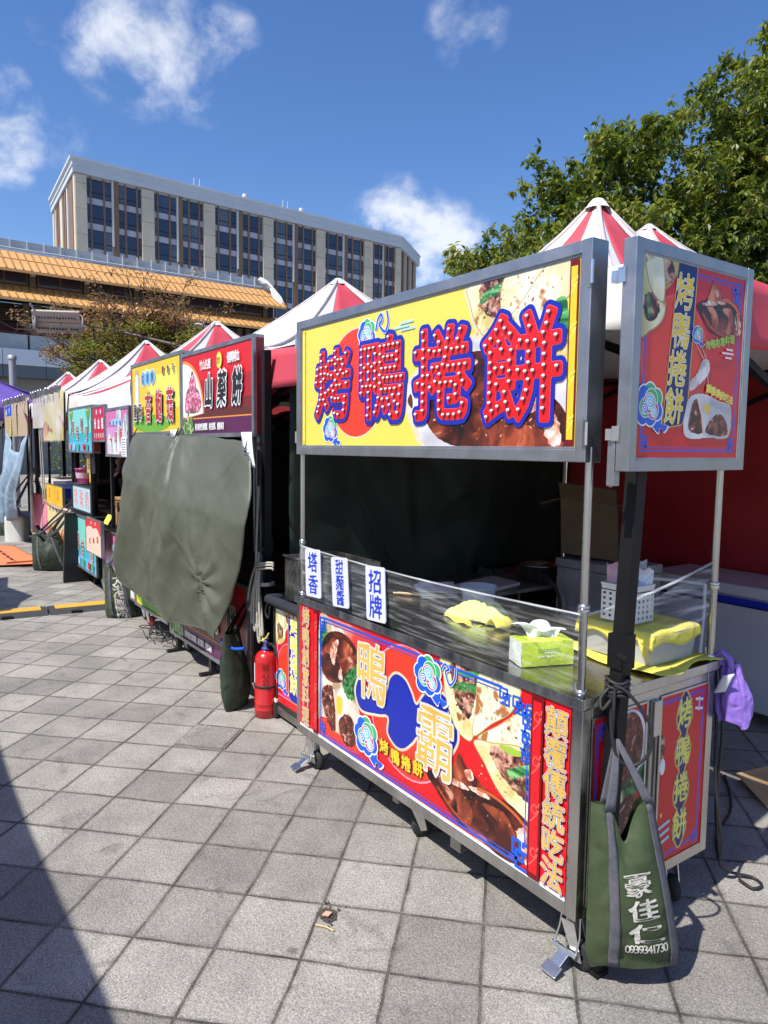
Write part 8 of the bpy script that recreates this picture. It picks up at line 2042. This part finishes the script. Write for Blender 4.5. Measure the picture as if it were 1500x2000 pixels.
def jerrycan():
    c = (-12.55, .12, 0); root = thing('jerrycan', 'milky white plastic jerrycan on the paving before the pink towel', 'jerrycan', c)
    JW = mat('milky_plastic', (.60, .58, .52), .4, var=.12, scale=4)
    m = MB(); d = Vector((.62, .78, 0)); e = Vector((-.78, .62, 0))
    def fn(u, v):
        a = 2 * math.pi * u; ca, sa = math.cos(a), math.sin(a); k = 4
        r = (abs(ca) ** k + abs(sa) ** k) ** (-1 / k); t = 1 - .10 * max(0, (v - .86) / .14) ** 2
        p = Vector(c) + d * (.18 * r * ca * t) + e * (.13 * r * sa * t); return (p.x, p.y, .44 * v)
    m.grid(fn, 32, 14, JW); m.slab([tuple(Vector(fn(i / 24, 1))) for i in range(24)], (0, 0, .004), JW); m.build('body', root)
    l = MB(); l.lathe([(.045, .44), (.045, .475), (0, .478)], (c[0] - .03, c[1] - .03, 0), I_GREEN if False else mat('pale_green_cap', (.40, .55, .42), .5), 16); l.build('cap', root)
    h = MB(); h.tube([(c[0] - .08, c[1] - .05, .45), (c[0] - .02, c[1] + .06, .50), (c[0] + .06, c[1] + .12, .45)], .014, JW, 8); h.build('handle', root)
jerrycan()
BLUEC = crease_mat('pale_blue_cloth', (.27, .37, .47), .75, 7, .6, var=.4)
mb = MB()
def bluec(u, v):
    tl, tr, bl, br = Vector((-12.45, 0, 1.90)), Vector((-10.35, 0, 1.86)), Vector((-13.25, 0, .22)), Vector((-11.75, 0, .50))
    w = v ** .55
    p = tl.lerp(tr, u).lerp(bl.lerp(br, u), v); mid = (tl.lerp(bl, v) * (1 - u) + tr.lerp(br, w) * u); p = mid
    return (p.x + .06 * math.sin(v * 9) * u, .0 + .07 * math.sin(u * 13 + v * 2.5) * (.4 + .6 * v) - .08 * math.sin(math.pi * v), p.z - .30 * math.sin(math.pi * u) * (1 - v) ** 3)
mb.grid(bluec, 36, 40, BLUEC)
tag(mb.build('blue_cloth', origin=(-12.4, 0, 1.8), solid=.006), 'long pale blue cloth hanging in folds at the far left of the row', 'cloth')
mb = MB(); mb.tube([(-11.1, .16, 2.0), (-11.1, .16, 0.3)], .03, STEEL_DULL, 8)
tag(mb.build('tent_pole', origin=(-11.1, .16, 0)), 'thin grey pole standing at the right edge of the pale blue cloth', 'pole')
for nm, lab, P, d, n, w0, h, tp, sd, tx in [
    ('weight_bag', 'green canvas weight bag lettered in white beside the pink cart, below the olive tarpaulin', (-5.86, -.02, .02), (.45, .89, 0), (.89, -.45, 0), .32, .52, (-5.95, .28, .95), 12, [('大', .60, .72, .15, .02, .9, .01), ('港', .60, .50, .15, .02, .9, .01), ('國', .60, .29, .15, .02, .9, .01), ('際', .60, .09, .14, .02, .9, .01)]),
    ('weight_bag', 'dark canvas weight bag in front of the teal cart, right one of a pair', (-9.15, -.16, .02), (.50, .86, 0), (.86, -.50, 0), .58, .46, (-8.75, .42, 1.0), 14, []),
    ('weight_bag', 'dark canvas weight bag leaning behind its twin, left of a pair by the teal cart', (-9.55, -.05, .02), (.45, .89, 0), (.89, -.45, 0), .50, .50, (-9.1, .42, 1.0), 17, []),
    ('weight_bag', 'dark green weight bag under ropes at the far left, behind the milky jerrycan', (-13.5, -.05, .02), (.5, .86, 0), (.86, -.5, 0), .62, .52, (-12.2, .42, 1.35), 19, [])]:
    weight_bag(nm, lab, P, d, n, w0, w0 * .60, h, .30 if w0 > .4 else .18, CANVAS_GREEN if tx else CANVAS_DARK, STRAP, tp, sd, tx, dip=.16, ink_mt=BAGINK)
for a, b, lab in (((-11.9, .16, 1.9), (-12.9, .0, .5), 'long grey guy rope slanting down to the far left weight bag'), ((-11.85, .16, 1.5), (-12.6, .02, .5), 'shorter grey guy rope beside the long one at the far left'), ((-9.9, .1, 1.9), (-9.85, .12, .85), 'grey cord hanging straight down before the white cool box, left of two'), ((-9.75, .1, 1.9), (-9.7, .12, .85), 'grey cord hanging straight down by the amber price board, right of two')):
    mb = MB(); mb.tube([a, tuple((Vector(a) + Vector(b)) / 2 + Vector((0, 0, -.02))), b], .010, ROPE, 6)
    tag(mb.build('guy_rope', origin=a), lab, 'rope', 'ropes of the far stalls')

# dark cloths added behind and between the stalls to keep their insides dark
for k, (x0, w, lab) in enumerate([(-6.05, 3.0, 'dark cloth added behind the yam cake tent to keep its inside dark'), (-9.02, 2.9, 'dark red cloth added behind the pink and teal stalls to keep them dark'), (-12.05, 2.95, 'grey black cloth added behind the skewer tent to keep its inside dark'), (-15.1, 3.0, 'dark cloth added behind the far tent to keep its inside dark')]):
    hung('shade_back_cloth', lab, 'cloth wall', (x0, 3.33, .03), (w, 0, 0), (0, 0, 2.25), (TARP_DK, mat('deep_red_cloth', (.055, .004, .010), .7, var=.3), TARP_DK, TARP_DK)[k], 40 + k, .02, 24, 16, norm=(0, -1, 0))
for k, (x, lab) in enumerate([(-6.08, 'dark cloth added between the yam cake tent and the pink stall to darken both'), (-9.06, 'dark cloth added between the teal stall and the skewer tent to darken both'), (-12.08, 'dark cloth added between the skewer tent and the far tent to darken both')]):
    hung('shade_side_cloth', lab, 'cloth wall', (x, 1.35, .03), (0, 1.95, 0), (0, 0, 2.2), TARP_DK, 50 + k, .02, 20, 16)
def back_table(lab, x0, x1, items):
    root = thing('prep_table', lab, 'table', ((x0 + x1) / 2, 1.6, 0)); m = MB(); m.box(x0, 1.35, .80, x1, 1.9, .83, STEEL_DULL); m.build('table_top', root)
    for x in (x0 + .05, x1 - .05):
        for y in (1.4, 1.85): l = MB(); l.tube([(x, y, 0), (x, y, .80)], .018, STEEL_DULL, 8); l.build('leg', root)
back_table('steel prep table in the dark of the far stall, trays of fried food on it', -14.6, -12.4, 0)
r = random.Random(6)
for k in range(4):
    x = -14.3 + k * .5; root = thing('food_tray', 'shallow tray of fried snacks in the dim far stall, %s' % ('nearest the left tent post', 'second from the left', 'third from the left', 'beside the blue cloth')[k], 'food tray', (x, 1.55, .83), 'trays of fried food'); m = MB(); m.box(x - .2, 1.4, .831, x + .2, 1.7, .87, STEEL_DULL); m.build('tray', root)
    f = MB()
    for i in range(26): f.lathe([(0, -.02), (.03, -.01), (.035, .01), (0, .03)], (x + r.uniform(-.16, .16), 1.55 + r.uniform(-.11, .11), .895), mat('fried_food', (.38, .17, .04), .6, var=.3), 7)
    f.build('snacks', root)

# ------------------------------------------------------------------ things on the paving
def cable_ramp():
    root = thing('cable_ramp', 'black rubber cable ramp with a yellow lid laid across the walkway', 'cable ramp', (-6.35, -.35, 0))
    RB = mat('ramp_rubber', (.035, .036, .04), .7, var=.3, scale=9); YL = mat('ramp_yellow', (.62, .36, .04), .55, var=.2, scale=8)
    dn = Vector((.10, 1.06, 0)).normalized(); e = Vector((dn.y, -dn.x, 0))
    o = Vector((-6.62, -2.3, 0))
    for k in range(3):
        p = o + dn * (1.0 * k - .13); m = MB(); q = p + dn * .985
        sec = [(-.20, 0), (-.09, .036), (.09, .036), (.21, 0)]
        for (a, za), (b, zb) in zip(sec, sec[1:]): m.slab([p + e * a + Vector((0, 0, za)), p + e * b + Vector((0, 0, zb)), q + e * b + Vector((0, 0, zb)), q + e * a + Vector((0, 0, za))], (0, 0, -.02), RB)
        for s in (.25, .62): m.obox(p + dn * s + e * .185 + Vector((0, 0, .012)), dn * .05, e * .03, (0, 0, .012), BLACK)
        m.build('segment', root)
        y = MB(); y.slab([p + dn * .06 + e * -.09 + Vector((0, 0, .041)), p + dn * .06 + e * .09 + Vector((0, 0, .041)), p + dn * .93 + e * .09 + Vector((0, 0, .041)), p + dn * .93 + e * -.09 + Vector((0, 0, .041))], (0, 0, -.005), YL); y.build('lid', root)
cable_ramp()
mb = MB(); OR = mat('orange_mat', (.62, .20, .085), .75, var=.18, scale=4)
mb.grid(lambda u, v: (-11.9 + 2.2 * u + .35 * v, -.55 + .5 * v - .12 * u + .25 * u * v - .0, .02 + .018 * (1 + math.sin(5 * u + 3 * v)) * .5 + .01), 24, 14, OR)
mb.grid(lambda u, v: (-9.62 + .02 * math.sin(3 * u), -.42 + .50 * u, .035 + .030 * math.sin(math.pi * v) + .02 * v), 12, 6, OR)
for k in range(5): mb.add([(-11.0 + .3 * k, -.36 + .012 * k, .052), (-10.86 + .3 * k, -.35 + .012 * k, .052), (-10.86 + .3 * k, -.32 + .012 * k, .052), (-11.0 + .3 * k, -.33 + .012 * k, .052)], [(0, 1, 2, 3)], I_MAROON)
tag(mb.build('orange_mat', origin=(-10.8, -.3, 0), solid=.012), 'folded orange mat lying on the paving at the far left', 'mat')
mb = MB(); r = random.Random(3)
for k in range(9): 
    p = Vector((-4.6 + r.uniform(-.25, .2), .12 + r.uniform(-.06, .1), .01)); mb.tube(ccurve([tuple(p + Vector((r.uniform(-.15, .15), r.uniform(-.12, .12), r.uniform(0, .12)))) for _ in range(5)], 4, False), .004, CORD, 5)
tag(mb.build('loose_wires', origin=(-4.6, .1, 0)), 'tangle of loose thin black wires on the paving under the tarpaulin', 'wires')

# ------------------------------------------------------------------ lamps above the stalls
def street_lamp():
    root = thing('street_lamp', 'street lamp with a long boxy head on a slanting arm above the far tents', 'street lamp', (-17.13, 5.4, 0))
    LP = mat('lamp_pole_grey', (.34, .34, .35), .5, .3, var=.1); HD = mat('lamp_head_buff', (.40, .34, .26), .5, var=.12)
    m = MB(); m.tube([(-17.13, 5.4, 0), (-17.13, 5.4, 4.35)], [.075, .055], LP, 12); m.build('pole', root)
    a = MB(); a.tube([(-17.16, 5.36, 4.22), (-18.2, 3.98, 4.62), (-19.2, 2.72, 4.98)], [.05, .045, .04], mat('arm_brown', (.10, .07, .06), .5), 10); a.lathe([(.09, -.08), (.11, 0), (.09, .1)], (-17.13, 5.4, 4.3), BLACK, 12); a.build('arm', root)
    c = Vector((-19.5, 2.22, 4.97)); d = Vector((-.62, -.97, .02)).normalized() ; s = Vector((.45, -.35, .82)).normalized(); s = (s - d * s.dot(d)).normalized(); n = d.cross(s)
    h = MB(); L = .62
    for sg in (-1, 1):
        q = (s * .16 * sg)
        h.obox(c + q + n * .02, d * L, s * .15, n * .05, HD)
        h.obox(c + q - n * .0, d * L * 1.002, s * .012, n * .075, LP)
    for e in (-1, 1): h.lathe([(.0, -.02), (.2, -.015), (.2, .015), (0, .02)], tuple(c + d * L * e), LP, 16, 'Y')
    h.build('lamp_head', root)
    l = MB()
    for sg in (-1, 1):
        for k in range(14): 
            for fl in (-1, 1): l.obox(c + s * .16 * sg + d * (L * (k - 6.5) / 8) + n * .075 * fl, d * .022, s * .02, n * .005, BLACK)
    l.build('lamp_strip', root)
    b = MB(); b.beam(c + d * .45 + s * .1, c + d * .6 + s * .5, .04, .04, LP); b.build('bracket', root)
street_lamp()
def curved_lamp():
    root = thing('curved_lamp', 'grey lamp post with a curved top standing behind the yellow sign tents', 'street lamp', (-21.0, 7.3, 0)); LP = MATS['lamp_pole_grey']
    m = MB(); m.tube(ccurve([(-21, 7.3, 0), (-21, 7.3, 4.6), (-21.05, 7.22, 5.3), (-21.25, 6.9, 5.62), (-21.4, 6.7, 5.62)], 6, False), .06, LP, 10); m.build('pole', root)
    h = MB(); h.lathe([(0, .03), (.10, .02), (.14, -.05), (.06, -.09), (0, -.09)], (-21.5, 6.55, 5.6), LP, 14); h.build('lamp_head', root)
curved_lamp()
mb = MB(); mb.tube([(-20, 1.16, 0), (-20, 1.16, 4.0)], .09, MATS['lamp_pole_grey'], 12); mb.lathe([(.11, 3.95), (.11, 4.05), (0, 4.08)], (-20, 1.16, 0), MATS['lamp_pole_grey'], 12)
tag(mb.build('grey_post', origin=(-20, 1.16, 0)), 'short grey metal post rising behind the purple canopy', 'post')
